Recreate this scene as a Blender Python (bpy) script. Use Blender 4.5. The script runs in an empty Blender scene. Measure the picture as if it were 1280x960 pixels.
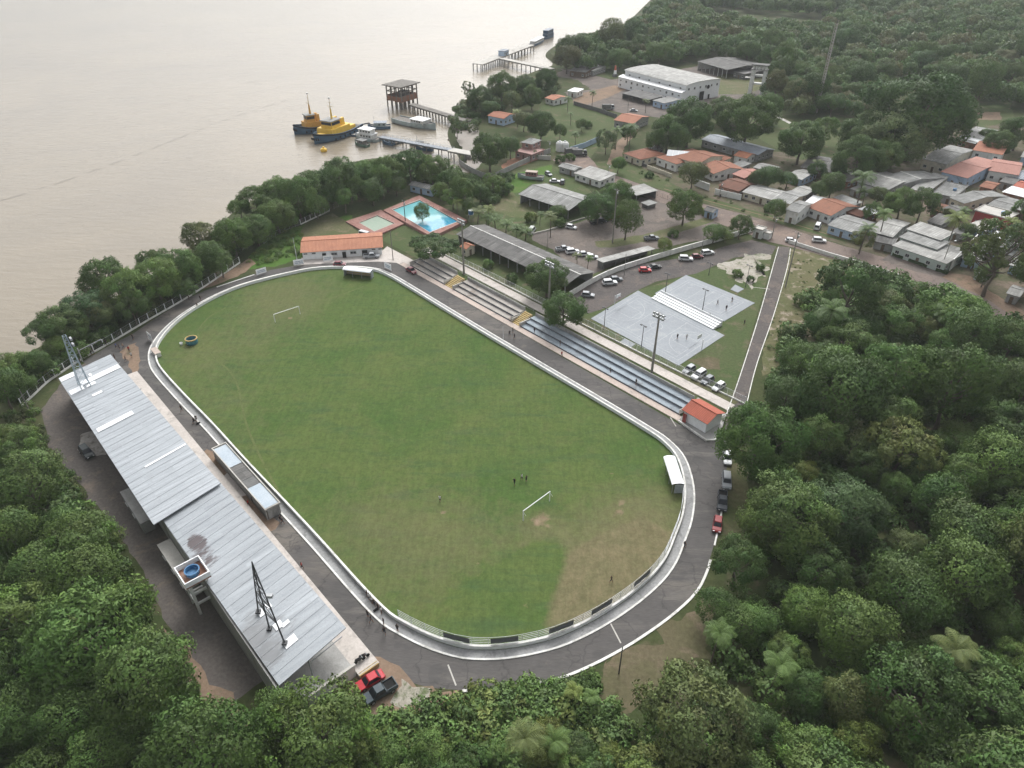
import bpy, bmesh, math, random
import numpy as np
from math import sin, cos, pi, radians, sqrt, atan2, hypot
from mathutils import Vector, Matrix
random.seed(7)
SC = bpy.context.scene
COL = SC.collection
F, TH, CH = 888.0, radians(34.6), 96.5           # focal length in photo pixels, camera pitch, camera height (m)
ST, CT = sin(TH), cos(TH)
def at(u, v, z=0.0):                             # photo pixel -> the point at height z it shows
    dx = (u-640)/F; dy = (v-480)/F
    t = (CH-z)/(ST+dy*CT)
    return Vector((dx*t, (CT-dy*ST)*t, z))
def pj(p):
    d = p[1]*CT-(p[2]-CH)*ST
    return 640+F*p[0]/d, 480-F*((p[2]-CH)*CT+p[1]*ST)/d
def hgt(ub, vb, vt, z0=0.0):                     # height of an upright thing from its base and top pixels
    p = at(ub, vb, z0); lo, hi = z0, 90
    for _ in range(40):
        m = (lo+hi)/2
        if pj((p.x, p.y, m))[1] > vt: lo = m
        else: hi = m
    return m-z0
AXA = radians(-48.2)
AA = Vector((cos(AXA), sin(AXA), 0)); NN = Vector((-sin(AXA), cos(AXA), 0))
def ab(a, b, z=0.0): return AA*a+NN*b+Vector((0, 0, z))
def toab(p): return p.x*AA.x+p.y*AA.y, p.x*NN.x+p.y*NN.y

# ------------------------------------------------------------------ meshes
class MB:
    def __init__(s): s.v = []; s.f = []; s.m = []
    def face(s, pts, mi=0):
        i = len(s.v); s.v += [tuple(p) for p in pts]; s.f.append(tuple(range(i, i+len(pts)))); s.m.append(mi); return s
    def add(s, vs, fs, mi=0):
        i = len(s.v); s.v += [tuple(p) for p in vs]
        for f in fs: s.f.append(tuple(i+k for k in f)); s.m.append(mi)
        return s
    def box(s, c, d, rz=0, mi=0):
        cx, cy, cz = c; hx, hy, hz = d[0]/2, d[1]/2, d[2]/2; ca, sa = cos(rz), sin(rz)
        vs = []
        for z in (-hz, hz):
            for x, y in ((-hx, -hy), (hx, -hy), (hx, hy), (-hx, hy)):
                vs.append((cx+x*ca-y*sa, cy+x*sa+y*ca, cz+z))
        return s.add(vs, [(3, 2, 1, 0), (4, 5, 6, 7), (0, 1, 5, 4), (1, 2, 6, 5), (2, 3, 7, 6), (3, 0, 4, 7)], mi)
    def prism(s, poly, z0, z1, mi=0, top=None):
        n = len(poly)
        a = sum(poly[i][0]*poly[(i+1) % n][1]-poly[(i+1) % n][0]*poly[i][1] for i in range(n))
        if a < 0: poly = poly[::-1]
        vs = [(p[0], p[1], z0) for p in poly]+[(p[0], p[1], z1) for p in poly]
        s.add(vs, [(i, (i+1) % n, n+(i+1) % n, n+i) for i in range(n)]+[tuple(range(n-1, -1, -1))], mi)
        s.face([(p[0], p[1], z1) for p in poly], mi if top is None else top); return s
    def tube(s, p0, p1, r0, r1=None, n=6, mi=0):
        p0, p1 = Vector(p0), Vector(p1); r1 = r0 if r1 is None else r1
        d = (p1-p0)
        if d.length < 1e-6: return s
        d.normalize(); x = d.orthogonal().normalized(); y = d.cross(x)
        vs = []
        for p, r in ((p0, r0), (p1, r1)):
            for k in range(n):
                t = 2*pi*k/n; vs.append(p+x*(r*cos(t))+y*(r*sin(t)))
        s.add(vs, [(k, (k+1) % n, n+(k+1) % n, n+k) for k in range(n)]+[tuple(range(n-1, -1, -1)), tuple(range(n, 2*n))], mi); return s
    def path(s, pts, r, n=5, mi=0):
        for a, b in zip(pts, pts[1:]): s.tube(a, b, r, None, n, mi)
        return s
    def loft(s, rings, mi=0, cap=True):
        n = len(rings[0]); vs = [p for r in rings for p in r]; fs = []
        for j in range(len(rings)-1):
            for k in range(n): fs.append((j*n+k, j*n+(k+1) % n, (j+1)*n+(k+1) % n, (j+1)*n+k))
        if cap: fs += [tuple(range(n-1, -1, -1)), tuple((len(rings)-1)*n+k for k in range(n))]
        return s.add(vs, fs, mi)
    def lathe(s, prof, c=(0, 0, 0), n=16, mi=0, cap=True):
        rings = [[(c[0]+r*cos(2*pi*k/n), c[1]+r*sin(2*pi*k/n), c[2]+z) for k in range(n)] for r, z in prof]
        return s.loft(rings, mi, cap)
    def mesh(s, name, mats, off=None, smooth=False):
        me = bpy.data.meshes.new(name)
        vs = s.v if off is None else [(v[0]-off[0], v[1]-off[1], v[2]-off[2]) for v in s.v]
        me.from_pydata(vs, [], s.f)
        mats = mats if isinstance(mats, (list, tuple)) else [mats]
        for m in mats: me.materials.append(m)
        if len(mats) > 1: me.polygons.foreach_set('material_index', s.m)
        if smooth: me.polygons.foreach_set('use_smooth', [True]*len(me.polygons))
        me.update(); return me
    def build(s, name, mats, parent=None, off=None, smooth=False):
        return link(name, s.mesh(name, mats, off, smooth), parent)
def link(name, me, parent=None, loc=None, rz=None):
    o = bpy.data.objects.new(name, me); COL.objects.link(o)
    if parent is not None: o.parent = parent
    if loc is not None: o.location = loc
    if rz is not None: o.rotation_euler.z = rz
    return o
def thing(name, label, cat, loc=(0, 0, 0), rz=0.0, group=None, sc=None):
    o = bpy.data.objects.new(name, None); COL.objects.link(o)
    o.location = loc; o.rotation_euler = (0, 0, rz); o.empty_display_size = .2
    if sc is not None: o.scale = sc if isinstance(sc, (tuple, list)) else (sc, sc, sc)
    return tag(o, label, cat, group)
def tag(o, label=None, cat=None, group=None, kind=None):
    if label: o['label'] = label
    if cat: o['category'] = cat
    if group: o['group'] = group
    if kind: o['kind'] = kind
    return o
def copy_thing(src, label, loc, rz=0.0, group=None, sc=None):
    r = src.copy(); COL.objects.link(r); r.location = loc; r.rotation_euler = (0, 0, rz); r['label'] = label
    if group: r['group'] = group
    if sc is not None: r.scale = sc if isinstance(sc, (tuple, list)) else (sc, sc, sc)
    for c0 in list(src.children):
        c = c0.copy(); COL.objects.link(c); c.parent = r
        for g0 in list(c0.children):
            g = g0.copy(); COL.objects.link(g); g.parent = c
    return r
# ------------------------------------------------------------------ curves in plan
def catmull(pts, n=6, closed=False):
    P = [Vector((p[0], p[1], 0)) for p in pts]; out = []; N = len(P)
    for i in range(N if closed else N-1):
        p0 = P[(i-1) % N] if closed or i > 0 else P[i]; p1 = P[i]; p2 = P[(i+1) % N]
        p3 = P[(i+2) % N] if closed or i+2 < N else P[(i+1) % N]
        for k in range(n):
            t = k/n
            out.append(0.5*((2*p1)+(p2-p0)*t+(2*p0-5*p1+4*p2-p3)*t*t+(3*p1-p0-3*p2+p3)*t**3))
    if not closed: out.append(P[-1])
    return out
def resample(pts, step, closed=False):
    P = list(pts)+([pts[0]] if closed else []); L = [0.0]
    for a, b in zip(P, P[1:]): L.append(L[-1]+(b-a).length)
    n = max(2, round(L[-1]/step)); out = []; k = 0
    for i in range(n if closed else n+1):
        d = L[-1]*i/n
        while k < len(P)-2 and L[k+1] < d: k += 1
        out.append(P[k].lerp(P[k+1], (d-L[k])/max(1e-9, L[k+1]-L[k])))
    return out
def offs(pts, d, closed=False):                  # offset to the left of the direction of travel
    N = len(pts); out = []
    for i in range(N):
        a = pts[(i-1) % N] if closed or i > 0 else pts[i]; b = pts[(i+1) % N] if closed or i < N-1 else pts[i]
        t = (b-a); t.z = 0; t.normalize()
        k = 1.0
        if 0 < i < N-1 or closed:
            t1 = (pts[i]-a).normalized(); t2 = (b-pts[i]).normalized()
            k = min(2.0, 1/max(.5, sqrt(max(0, (1+t1.dot(t2))/2))))
        out.append(pts[i]+Vector((-t.y, t.x, 0))*d*k)
    return out
def strip(mb, inner, outer, z0, z1, closed=False, mi=0, top=None):   # solid band between two plan lines
    N = len(inner); M = N if closed else N-1
    top = mi if top is None else top
    for i in range(M):
        j = (i+1) % N; a, b, c, d = inner[i], inner[j], outer[j], outer[i]
        mb.face([(a.x, a.y, z1), (b.x, b.y, z1), (c.x, c.y, z1), (d.x, d.y, z1)], top)
        if z1-z0 > .001:
            mb.face([(a.x, a.y, z0), (a.x, a.y, z1), (b.x, b.y, z1), (b.x, b.y, z0)][::-1], mi)
            mb.face([(d.x, d.y, z0), (d.x, d.y, z1), (c.x, c.y, z1), (c.x, c.y, z0)], mi)
    if not closed and z1-z0 > .001:
        for i in (0, N-1):
            a, d = inner[i], outer[i]
            mb.face([(a.x, a.y, z0), (d.x, d.y, z0), (d.x, d.y, z1), (a.x, a.y, z1)], mi)
    return mb
def inside(p, poly):
    x, y = p[0], p[1]; r = False; n = len(poly)
    for i in range(n):
        x1, y1 = poly[i][0], poly[i][1]; x2, y2 = poly[(i+1) % n][0], poly[(i+1) % n][1]
        if (y1 > y) != (y2 > y) and x < (x2-x1)*(y-y1)/(y2-y1)+x1: r = not r
    return r
def px(pts, z=0.0): return [at(u, v, z) for u, v in pts]
# ------------------------------------------------------------------ materials
def nt(name):
    m = bpy.data.materials.new(name); m.use_nodes = True; t = m.node_tree
    for n in list(t.nodes): t.nodes.remove(n)
    return m, t
def N(t, ty, ins=None, **kw):
    n = t.nodes.new(ty)
    for k, v in kw.items(): setattr(n, k, v)
    for k, v in (ins or {}).items():
        if hasattr(v, 'is_linked') or isinstance(v, bpy.types.NodeSocket): t.links.new(v, n.inputs[k])
        else: n.inputs[k].default_value = v
    return n
def rgba(c): return (c[0], c[1], c[2], 1.0)
def noise(t, vec, scale, detail=4, rough=.55, dist=0):
    return N(t, 'ShaderNodeTexNoise', {'Vector': vec, 'Scale': scale, 'Detail': detail, 'Roughness': rough, 'Distortion': dist}).outputs[0]
def ramp(t, fac, stops, mode='LINEAR'):
    n = t.nodes.new('ShaderNodeValToRGB'); t.links.new(fac, n.inputs[0]); e = n.color_ramp.elements; n.color_ramp.interpolation = mode
    while len(e) < len(stops): e.new(.5)
    for k, (p, c) in zip(e, stops): k.position = p; k.color = rgba(c) if not isinstance(c, (int, float)) else (c, c, c, 1)
    return n.outputs[0]
def mixc(t, fac, a, b, mode='MIX'):
    n = t.nodes.new('ShaderNodeMix'); n.data_type = 'RGBA'; n.blend_type = mode; n.clamp_factor = True
    for sock, v in ((n.inputs[0], fac), (n.inputs[6], a), (n.inputs[7], b)):
        if isinstance(v, bpy.types.NodeSocket): t.links.new(v, sock)
        elif isinstance(v, (int, float)): sock.default_value = v
        else: sock.default_value = rgba(v)
    return n.outputs[2]
def coords(t, kind='Object', scale=None, rot=0):
    v = N(t, 'ShaderNodeTexCoord').outputs[kind] if kind != 'World' else N(t, 'ShaderNodeNewGeometry').outputs['Position']
    if scale or rot:
        v = N(t, 'ShaderNodeMapping', {'Vector': v, 'Scale': scale or (1, 1, 1), 'Rotation': (0, 0, rot)}).outputs[0]
    return v
def fin(m, t, col, rough=.8, spec=.3, bump=None, bstr=.3, bdist=.05, metal=0.0, **ex):
    b = N(t, 'ShaderNodeBsdfPrincipled', {'Roughness': rough, 'Metallic': metal, 'Specular IOR Level': spec})
    if isinstance(col, bpy.types.NodeSocket): t.links.new(col, b.inputs['Base Color'])
    else: b.inputs['Base Color'].default_value = rgba(col)
    if bump is not None:
        bn = N(t, 'ShaderNodeBump', {'Height': bump, 'Strength': bstr, 'Distance': bdist}); t.links.new(bn.outputs[0], b.inputs['Normal'])
    for k, v in ex.items(): b.inputs[k].default_value = v
    o = N(t, 'ShaderNodeOutputMaterial'); t.links.new(b.outputs[0], o.inputs[0]); return m
def weathered(name, c1, c2, scale=.6, fine=6.0, rough=.85, kind='Object', contrast=(.35, .65), spec=.25, c3=None, bstr=.15, stretch=None):
    m, t = nt(name); v = coords(t, kind, stretch)
    a = noise(t, v, scale, 5, .6); b = noise(t, v, fine, 3, .6)
    c = mixc(t, ramp(t, a, [(contrast[0], 0.0), (contrast[1], 1.0)]), c1, c2)
    if c3: c = mixc(t, ramp(t, noise(t, v, scale*.37, 4, .65, .6), [(.55, 0.0), (.68, 1.0)]), c, c3)
    c = mixc(t, .5, c, ramp(t, b, [(.3, .35), (.7, .65)]), 'SOFT_LIGHT')
    return fin(m, t, c, rough, spec, b, bstr)
def plain(name, c, rough=.6, spec=.4, metal=0.0, var=.12, scale=2.0):
    m, t = nt(name); v = coords(t)
    f = noise(t, v, scale, 4, .6)
    c2 = tuple(max(0, x*(1-2.2*var)) for x in c)
    return fin(m, t, mixc(t, ramp(t, f, [(.38, 0.0), (.68, 1.0)]), c, c2), rough, spec, None, metal=metal)
def tinted(name, rough=.35, spec=.5, coat=0.0, var=.06):             # colour taken from the object's own colour
    m, t = nt(name); c = N(t, 'ShaderNodeObjectInfo').outputs['Color']
    f = noise(t, coords(t), 3.0, 4, .6)
    c = mixc(t, var*4, c, ramp(t, f, [(.3, .35), (.7, .62)]), 'SOFT_LIGHT')
    return fin(m, t, c, rough, spec, **({'Coat Weight': coat} if coat else {}))
def ribbed(name, c1, c2, per, axis='X', rough=.6, metal=0.0, stain=None, scale=.35, bstr=.5, spec=.35, dark=.75, sheets=None):  # corrugated / tiled sheet in the object's own axes
    m, t = nt(name); v = coords(t)
    a = noise(t, v, scale, 6, .65)
    c = mixc(t, ramp(t, a, [(.35, 0.0), (.66, 1.0)]), c1, c2)
    rv = N(t, 'ShaderNodeObjectInfo').outputs['Random']; c = mixc(t, .55, c, ramp(t, rv, [(0, .30), (1, .68)]), 'SOFT_LIGHT')
    if sheets:
        sn = N(t, 'ShaderNodeVectorMath', {0: v, 1: (sheets[0], sheets[1], 50)}, operation='SNAP').outputs[0]; wn = N(t, 'ShaderNodeTexWhiteNoise', {'Vector': sn}).outputs[0]; c = mixc(t, sheets[2], c, ramp(t, wn, [(0, .22), (.5, .5), (.86, .56), (1, .85)]), 'SOFT_LIGHT')
    vy = coords(t, 'Object', (3.0, .25, 1) if axis == 'X' else (.25, 3.0, 1)); c = mixc(t, .5, c, ramp(t, noise(t, vy, .8, 4, .7), [(.3, .30), (.7, .66)]), 'SOFT_LIGHT')
    if stain: c = mixc(t, ramp(t, noise(t, v, scale*2.3, 6, .7, .4), [(.56, 0.0), (.7, 1.0)]), c, stain)
    w = N(t, 'ShaderNodeTexWave', {'Vector': v, 'Scale': 2*pi/per/20*1.0, 'Distortion': .6, 'Detail': 1.0}, wave_type='BANDS', bands_direction=axis)
    cc = mixc(t, ramp(t, w.outputs[1], [(0.0, 1.0), (.35, 0.0)]), c, tuple(dark*(x+y)/2 for x, y in zip(c1, c2)))
    fn = noise(t, v, 5.0, 3, .6)
    cc = mixc(t, .45, cc, ramp(t, fn, [(.3, .35), (.7, .65)]), 'SOFT_LIGHT')
    return fin(m, t, cc, rough, spec, w.outputs[1], bstr, .05, metal)
M = {}
def setup_mats():
    M['white'] = weathered('white_paint', (.72, .72, .70), (.60, .60, .57), .5, 5, .7, c3=(.47, .46, .42))
    M['cleanwhite'] = plain('clean_white_paint', (.80, .81, .81), .45, .4, var=.05)
    M['cream'] = weathered('cream_paint', (.62, .57, .45), (.50, .46, .37), .5, 5, .8, c3=(.36, .34, .29))
    M['bluewall'] = weathered('blue_wall_paint', (.34, .45, .60), (.42, .52, .64), .5, 4, .7, c3=(.25, .32, .42))
    M['greenwall'] = weathered('pale_green_wall', (.47, .55, .50), (.40, .46, .43), .5, 4, .8)
    M['greywall'] = weathered('grey_render', (.33, .33, .32), (.24, .24, .23), .5, 4, .9, c3=(.17, .17, .16))
    M['pinkwall'] = weathered('pink_render', (.40, .24, .22), (.30, .20, .18), .6, 4, .9, c3=(.16, .14, .12))
    M['brick'] = weathered('clay_brick', (.28, .14, .09), (.22, .12, .085), .8, 5, .9, c3=(.20, .16, .13))
    M['redwall'] = weathered('red_wall_paint', (.36, .055, .05), (.30, .06, .055), .5, 4, .7)
    M['concrete'] = weathered('concrete', (.36, .355, .34), (.28, .275, .26), .4, 4, .9, c3=(.20, .195, .185))
    M['palecon'] = weathered('pale_concrete', (.50, .48, .44), (.42, .40, .365), .35, 4, .9, c3=(.33, .31, .28))
    M['darkcon'] = weathered('dark_concrete', (.16, .16, .155), (.11, .11, .105), .5, 4, .9)
    M['kerb'] = weathered('limewashed_kerb', (.74, .73, .70), (.58, .57, .53), .8, 4, .85, c3=(.40, .39, .36))
    M['tile'] = ribbed('clay_roof_tiles', (.30, .125, .072), (.225, .095, .058), .42, 'X', .85, stain=(.15, .085, .06), dark=.62)
    M['tileorange'] = ribbed('orange_roof_tiles', (.40, .172, .098), (.32, .135, .082), .42, 'X', .85, stain=(.28, .13, .08), dark=.7)
    M['tilered'] = ribbed('red_roof_tiles', (.42, .115, .07), (.35, .10, .062), .42, 'X', .8, dark=.7)
    M['tilesalmon'] = ribbed('salmon_roof_tiles', (.42, .205, .16), (.36, .175, .14), .42, 'X', .8, stain=(.33, .17, .13), dark=.75)
    M['tilebrown'] = ribbed('old_brown_roof_tiles', (.20, .085, .055), (.15, .075, .05), .42, 'X', .9, stain=(.09, .065, .05), dark=.6)
    M['fibro'] = ribbed('fibre_cement_sheets', (.285, .285, .272), (.215, .215, .205), .9, 'X', .9, stain=(.16, .16, .15), dark=.84, bstr=.25, sheets=(1.1, 2.4, .75))
    M['fibrodark'] = ribbed('dark_fibre_cement_sheets', (.165, .16, .152), (.12, .118, .112), .9, 'X', .9, stain=(.095, .092, .088), dark=.84, bstr=.25, sheets=(1.1, 2.4, .75))
    M['fibropale'] = ribbed('pale_fibre_cement_sheets', (.38, .375, .352), (.29, .285, .27), .9, 'X', .9, stain=(.23, .225, .21), dark=.84, bstr=.25, sheets=(1.1, 2.4, .75))
    M['fibroblue'] = ribbed('bluish_metal_sheets', (.27, .30, .34), (.21, .235, .27), .9, 'X', .7, stain=(.16, .165, .17), dark=.75)
    M['zincsheet'] = ribbed('white_metal_sheets', (.72, .73, .73), (.62, .63, .63), .9, 'X', .5, dark=.8)
    M['standroof'] = ribbed('grandstand_metal_sheets', (.345, .368, .388), (.30, .322, .34), .95, 'X', .45, .1, stain=(.30, .315, .33), scale=.13, dark=.96, bstr=.06, sheets=(.95, 5.2, .32))
    M['newsheet'] = plain('new_white_roof_sheets', (.83, .84, .85), .4, .4, var=.03)
    M['glass'] = fin(*nt('dark_glass'), (.022, .026, .032), .28, .35)
    M['hole'] = plain('dark_opening', (.025, .024, .022), .9, .1)
    M['frame'] = plain('pale_window_frame', (.55, .55, .53), .6)
    M['wood'] = weathered('weathered_wood', (.16, .115, .08), (.105, .08, .06), 1.2, 6, .9)
    M['greywood'] = weathered('grey_weathered_timber', (.21, .195, .175), (.145, .135, .12), 1.0, 6, .9, c3=(.09, .08, .07))
    M['reddoor'] = plain('red_door_paint', (.25, .035, .028), .6)
    M['steel'] = plain('galvanised_steel', (.42, .43, .44), .5, .4, .3)
    M['darksteel'] = plain('dark_painted_steel', (.07, .072, .075), .6, .3)
    M['whitesteel'] = plain('white_painted_steel', (.70, .71, .72), .5, .4)
    M['polecon'] = weathered('concrete_pole', (.25, .235, .21), (.19, .18, .16), .7, 5, .9)
    M['carpaint'] = tinted('car_paint', .42, .35, 0, .03)
    M['tyre'] = plain('tyre_rubber', (.02, .02, .021), .85, .2)
    M['rim'] = plain('wheel_rim', (.38, .38, .39), .35, .5, .6)
    M['lampglass'] = plain('headlight_glass', (.70, .71, .72), .15, .6)
    M['redlamp'] = plain('tail_light_plastic', (.35, .02, .02), .3, .5)
    M['paint'] = tinted('object_paint', .5, .4, 0, .08)
    M['yellow'] = weathered('yellow_paint', (.44, .32, .13), (.37, .28, .13), .7, 5, .8, c3=(.28, .23, .15))
    M['tugyellow'] = weathered('tug_yellow_paint', (.78, .50, .06), (.68, .43, .07), .6, 4, .5)
    M['tugblue'] = weathered('tug_blue_hull', (.045, .105, .175), (.04, .08, .13), .5, 4, .5)
    M['hullgrey'] = weathered('grey_boat_paint', (.36, .42, .42), (.28, .33, .33), .5, 4, .6, c3=(.19, .21, .2))
    M['rubber'] = plain('black_fender_rubber', (.018, .018, .018), .9, .2)
    M['teal'] = plain('teal_plastic', (.055, .19, .23), .4, .5)
    M['bluetank'] = plain('blue_tank_plastic', (.05, .17, .33), .4, .5)
    M['courtgrey'] = None
setup_mats()
# ================================================================== the setting: ground, river, surfaces
from mathutils import noise as mnoise
def groundmat(name, cs, scale, fine, rough=.95, spec=.1, cracks=0, stretch=None, rot=0, fstr=.6):
    m, t = nt(name); v = coords(t, 'World', stretch, rot)
    c = cs[0]
    if len(cs) > 1: c = mixc(t, ramp(t, noise(t, v, scale, 6, .65, .3), [(.36, 0.0), (.64, 1.0)]), cs[0], cs[1])
    if len(cs) > 2: c = mixc(t, ramp(t, noise(t, v, scale*2.7, 5, .7, .5), [(.54, 0.0), (.66, 1.0)]), c, cs[2])
    if len(cs) > 3: c = mixc(t, ramp(t, noise(t, v, scale*.45, 5, .7, .8), [(.56, 0.0), (.66, 1.0)]), c, cs[3])
    f = noise(t, v, fine, 4, .7)
    c = mixc(t, fstr, c, ramp(t, f, [(.28, .28), (.72, .72)]), 'SOFT_LIGHT')
    if cracks:
        w = coords(t, 'World'); w2 = N(t, 'ShaderNodeVectorMath', {0: w, 1: N(t, 'ShaderNodeVectorMath', {0: N(t, 'ShaderNodeTexNoise', {'Vector': w, 'Scale': .35, 'Detail': 4}).outputs[1], 'Scale': 5.0}, operation='SCALE').outputs[0]}, operation='ADD').outputs[0]
        vo = N(t, 'ShaderNodeTexVoronoi', {'Vector': w2, 'Scale': .11}, feature='DISTANCE_TO_EDGE').outputs['Distance']
        c = mixc(t, ramp(t, vo, [(0, cracks), (.022, 0.0)]), c, (.045, .043, .042)); c = mixc(t, ramp(t, noise(t, w, .13, 3, .5), [(.60, 0.0), (.63, .35)]), c, (.062, .060, .059)); c = mixc(t, ramp(t, noise(t, w, .10, 6, .75, 1.0), [(.60, 0.0), (.72, .6)]), c, (.165, .145, .125))
    return fin(m, t, c, rough, spec, f, .35, .06)
M['floor'] = groundmat('forest_floor_ground', [(.040, .058, .020), (.062, .068, .030), (.10, .085, .055)], .05, 1.1)
M['grass'] = groundmat('short_grass', [(.060, .088, .032), (.080, .094, .042), (.125, .108, .068)], .06, 1.6)
M['lush'] = groundmat('lush_grass', [(.060, .125, .022), (.080, .135, .032), (.10, .13, .04)], .09, 1.3)
M['dryground'] = groundmat('dry_grass_ground', [(.115, .096, .060), (.090, .088, .045), (.145, .115, .078), (.065, .08, .030)], .07, 1.4)
M['dryslope'] = groundmat('dry_slope_ground', [(.125, .112, .062), (.10, .105, .048), (.30, .25, .20), (.075, .09, .035)], .09, 1.2)
M['olive'] = groundmat('olive_grass_ground', [(.125, .118, .066), (.085, .105, .042), (.17, .145, .095)], .07, 1.4)
M['village'] = groundmat('village_yard_ground', [(.135, .108, .082), (.085, .088, .048), (.055, .075, .03), (.18, .14, .11)], .11, 1.0)
M['dirt'] = groundmat('bare_dirt', [(.235, .165, .115), (.185, .135, .10), (.13, .115, .075)], .12, 1.5)
M['reddirt'] = groundmat('red_dirt', [(.30, .155, .10), (.24, .135, .09), (.16, .12, .08)], .12, 1.5)
M['sand'] = groundmat('pale_sand', [(.38, .355, .31), (.29, .265, .22), (.10, .12, .055), (.085, .11, .045)], .22, 1.5)
M['track'] = groundmat('track_asphalt', [(.102, .095, .090), (.080, .076, .073), (.135, .125, .114), (.15, .135, .118)], .045, 2.2, .9, .2, rot=-AXA, stretch=(.35, 1.6, 1), fstr=.45, cracks=.55)
M['yard'] = groundmat('worn_yard_asphalt', [(.120, .105, .094), (.092, .083, .077), (.155, .128, .106), (.17, .13, .10)], .07, 1.8, .95, .1)
M['park'] = groundmat('car_park_surface', [(.165, .140, .122), (.125, .110, .100), (.205, .168, .142)], .06, 1.8, cracks=.4)
M['road'] = groundmat('worn_road_surface', [(.205, .160, .135), (.165, .135, .12), (.25, .19, .155)], .05, 1.8, cracks=.4)
M['lane'] = groundmat('lane_asphalt', [(.118, .103, .096), (.098, .090, .086), (.15, .125, .11)], .06, 2.0, cracks=.5)
M['palepave'] = groundmat('pale_paving', [(.53, .485, .445), (.45, .41, .375), (.36, .33, .30)], .12, 2.2)
M['pinkpave'] = groundmat('pink_paving', [(.50, .42, .365), (.43, .36, .315), (.34, .30, .27)], .12, 2.2)
M['rubble'] = groundmat('rubble_ground', [(.36, .34, .31), (.24, .22, .20), (.15, .13, .11)], .35, 1.2)
M['gutter'] = groundmat('drain_concrete', [(.33, .33, .325), (.27, .27, .265), (.21, .21, .205)], .15, 2.2)

def sheet(name, poly, mat, z, kind='structure', lab=None, cat=None, rag=0.0, step=2.0, grp=None):
    P = [Vector((p[0], p[1], 0)) for p in poly]
    if rag > 0:
        P = resample(P, step, True)
        P = [p+Vector((mnoise.noise(p*.35), mnoise.noise(p*.35+Vector((40, 7, 0))), 0))*rag*1.6 for p in P]
    c = sum(P, Vector())/len(P)
    a = sum(P[i].x*P[i-1].y-P[i-1].x*P[i].y for i in range(len(P)))
    if a > 0: P = P[::-1]
    mb = MB(); mb.face([(p.x-c.x, p.y-c.y, 0) for p in P])
    o = mb.build(name, mat); o.location = (c.x, c.y, z); return tag(o, lab, cat, grp, kind)

# shoreline, as photo pixels on the ground plane, left to far right
SHORE_PX = [(-520, 700), (-250, 570), (-100, 500), (0, 458), (45, 436), (100, 405), (150, 372), (200, 337), (240, 308), (280, 282), (296, 262), (330, 244),
            (380, 221), (430, 205), (480, 197), (530, 203), (566, 212), (584, 203), (583, 190), (573, 176), (568, 160), (574, 145), (580, 131), (600, 116), (640, 103),
            (666, 90), (690, 82), (697, 74), (688, 66), (694, 57), (716, 47), (750, 38), (783, 28), (798, 16), (810, 4), (826, -10), (850, -24)]
shore = catmull(px(SHORE_PX), 5)
ground_poly = shore+[Vector((700, 2400, 0)), Vector((3200, 2400, 0)), Vector((3200, -500, 0)), Vector((-700, -500, 0))]
sheet('ground', ground_poly, M['floor'], 0.0)
mb = MB(); outer = offs(shore, 7.0)
for i in range(len(shore)-1):
    a, b = shore[i], shore[i+1]; c, d = outer[i+1], outer[i]
    mb.face([(a.x, a.y, 0), (b.x, b.y, 0), (c.x, c.y, -5), (d.x, d.y, -5)])
tag(mb.build('riverbank', M['floor']), kind='structure')

# the muddy river
def water_mat():
    m, t = nt('muddy_river_water'); v = coords(t, 'World')
    big = noise(t, v, .012, 4, .6, .5)
    col = mixc(t, ramp(t, big, [(.35, 0.0), (.65, 1.0)]), (.245, .208, .152), (.21, .18, .136))
    vr = coords(t, 'World', (.35, 1.0, 1), radians(28))
    w1 = noise(t, vr, .55, 4, .62, .4); w2 = noise(t, vr, .11, 3, .5, .3)
    h = N(t, 'ShaderNodeMath', {0: w1, 1: w2}, operation='ADD').outputs[0]
    b = N(t, 'ShaderNodeBump', {'Height': h, 'Strength': .36, 'Distance': .6})
    p = N(t, 'ShaderNodeBsdfPrincipled', {'Base Color': col, 'Roughness': .13, 'IOR': 1.33, 'Specular IOR Level': .5, 'Normal': b.outputs[0]})
    o = N(t, 'ShaderNodeOutputMaterial'); t.links.new(p.outputs[0], o.inputs[0]); return m
WZ = -2.5
mb = MB(); mb.face([(-3200, -500, 0), (3200, -500, 0), (3200, 2500, 0), (-3200, 2500, 0)])
o = mb.build('river_water', water_mat()); o.location.z = WZ; tag(o, kind='structure')

# running-track oval: centre line of its wall band in stadium axes (along, across)
OV = [(-164, 31.9), (-150, 32.0), (-136, 32.4), (-120, 32.5), (-104, 32.8), (-90, 33.0), (-76, 33.0), (-68.6, 33.3), (-65.3, 34.0), (-59.7, 36.0), (-55.2, 38.5), (-52.6, 40.9),
      (-50.4, 43.6), (-48.1, 47.4), (-46.2, 51.6), (-44.9, 56.5), (-44.1, 61.5), (-43.7, 67.1), (-43.9, 73.0), (-44.9, 77.8), (-46.8, 82.6), (-49.5, 88.6), (-54.0, 95.2), (-60.3, 101.0),
      (-66, 103.3), (-72, 103.8), (-88, 104.0), (-104, 104.0), (-122, 104.0), (-142, 104.2), (-160, 104.5), (-174, 104.4), (-181.2, 102.3), (-188.8, 95.4), (-193.2, 88.5),
      (-195.0, 81.6), (-196.2, 75.0), (-196.8, 68.1), (-196.1, 62.0), (-194.2, 55.7), (-191.5, 49.7), (-187.9, 44.1), (-183.2, 39.0), (-177.6, 34.9), (-171, 32.6)]
oval = resample(catmull([ab(a, b) for a, b in OV], 6, True), 1.6, True)
sgn = 1 if sum(oval[i-1].x*oval[i].y-oval[i].x*oval[i-1].y for i in range(len(oval))) > 0 else -1   # + : left is inside
def ovo(d): return offs(oval, d*sgn, True)         # d>0 is towards the pitch

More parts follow.
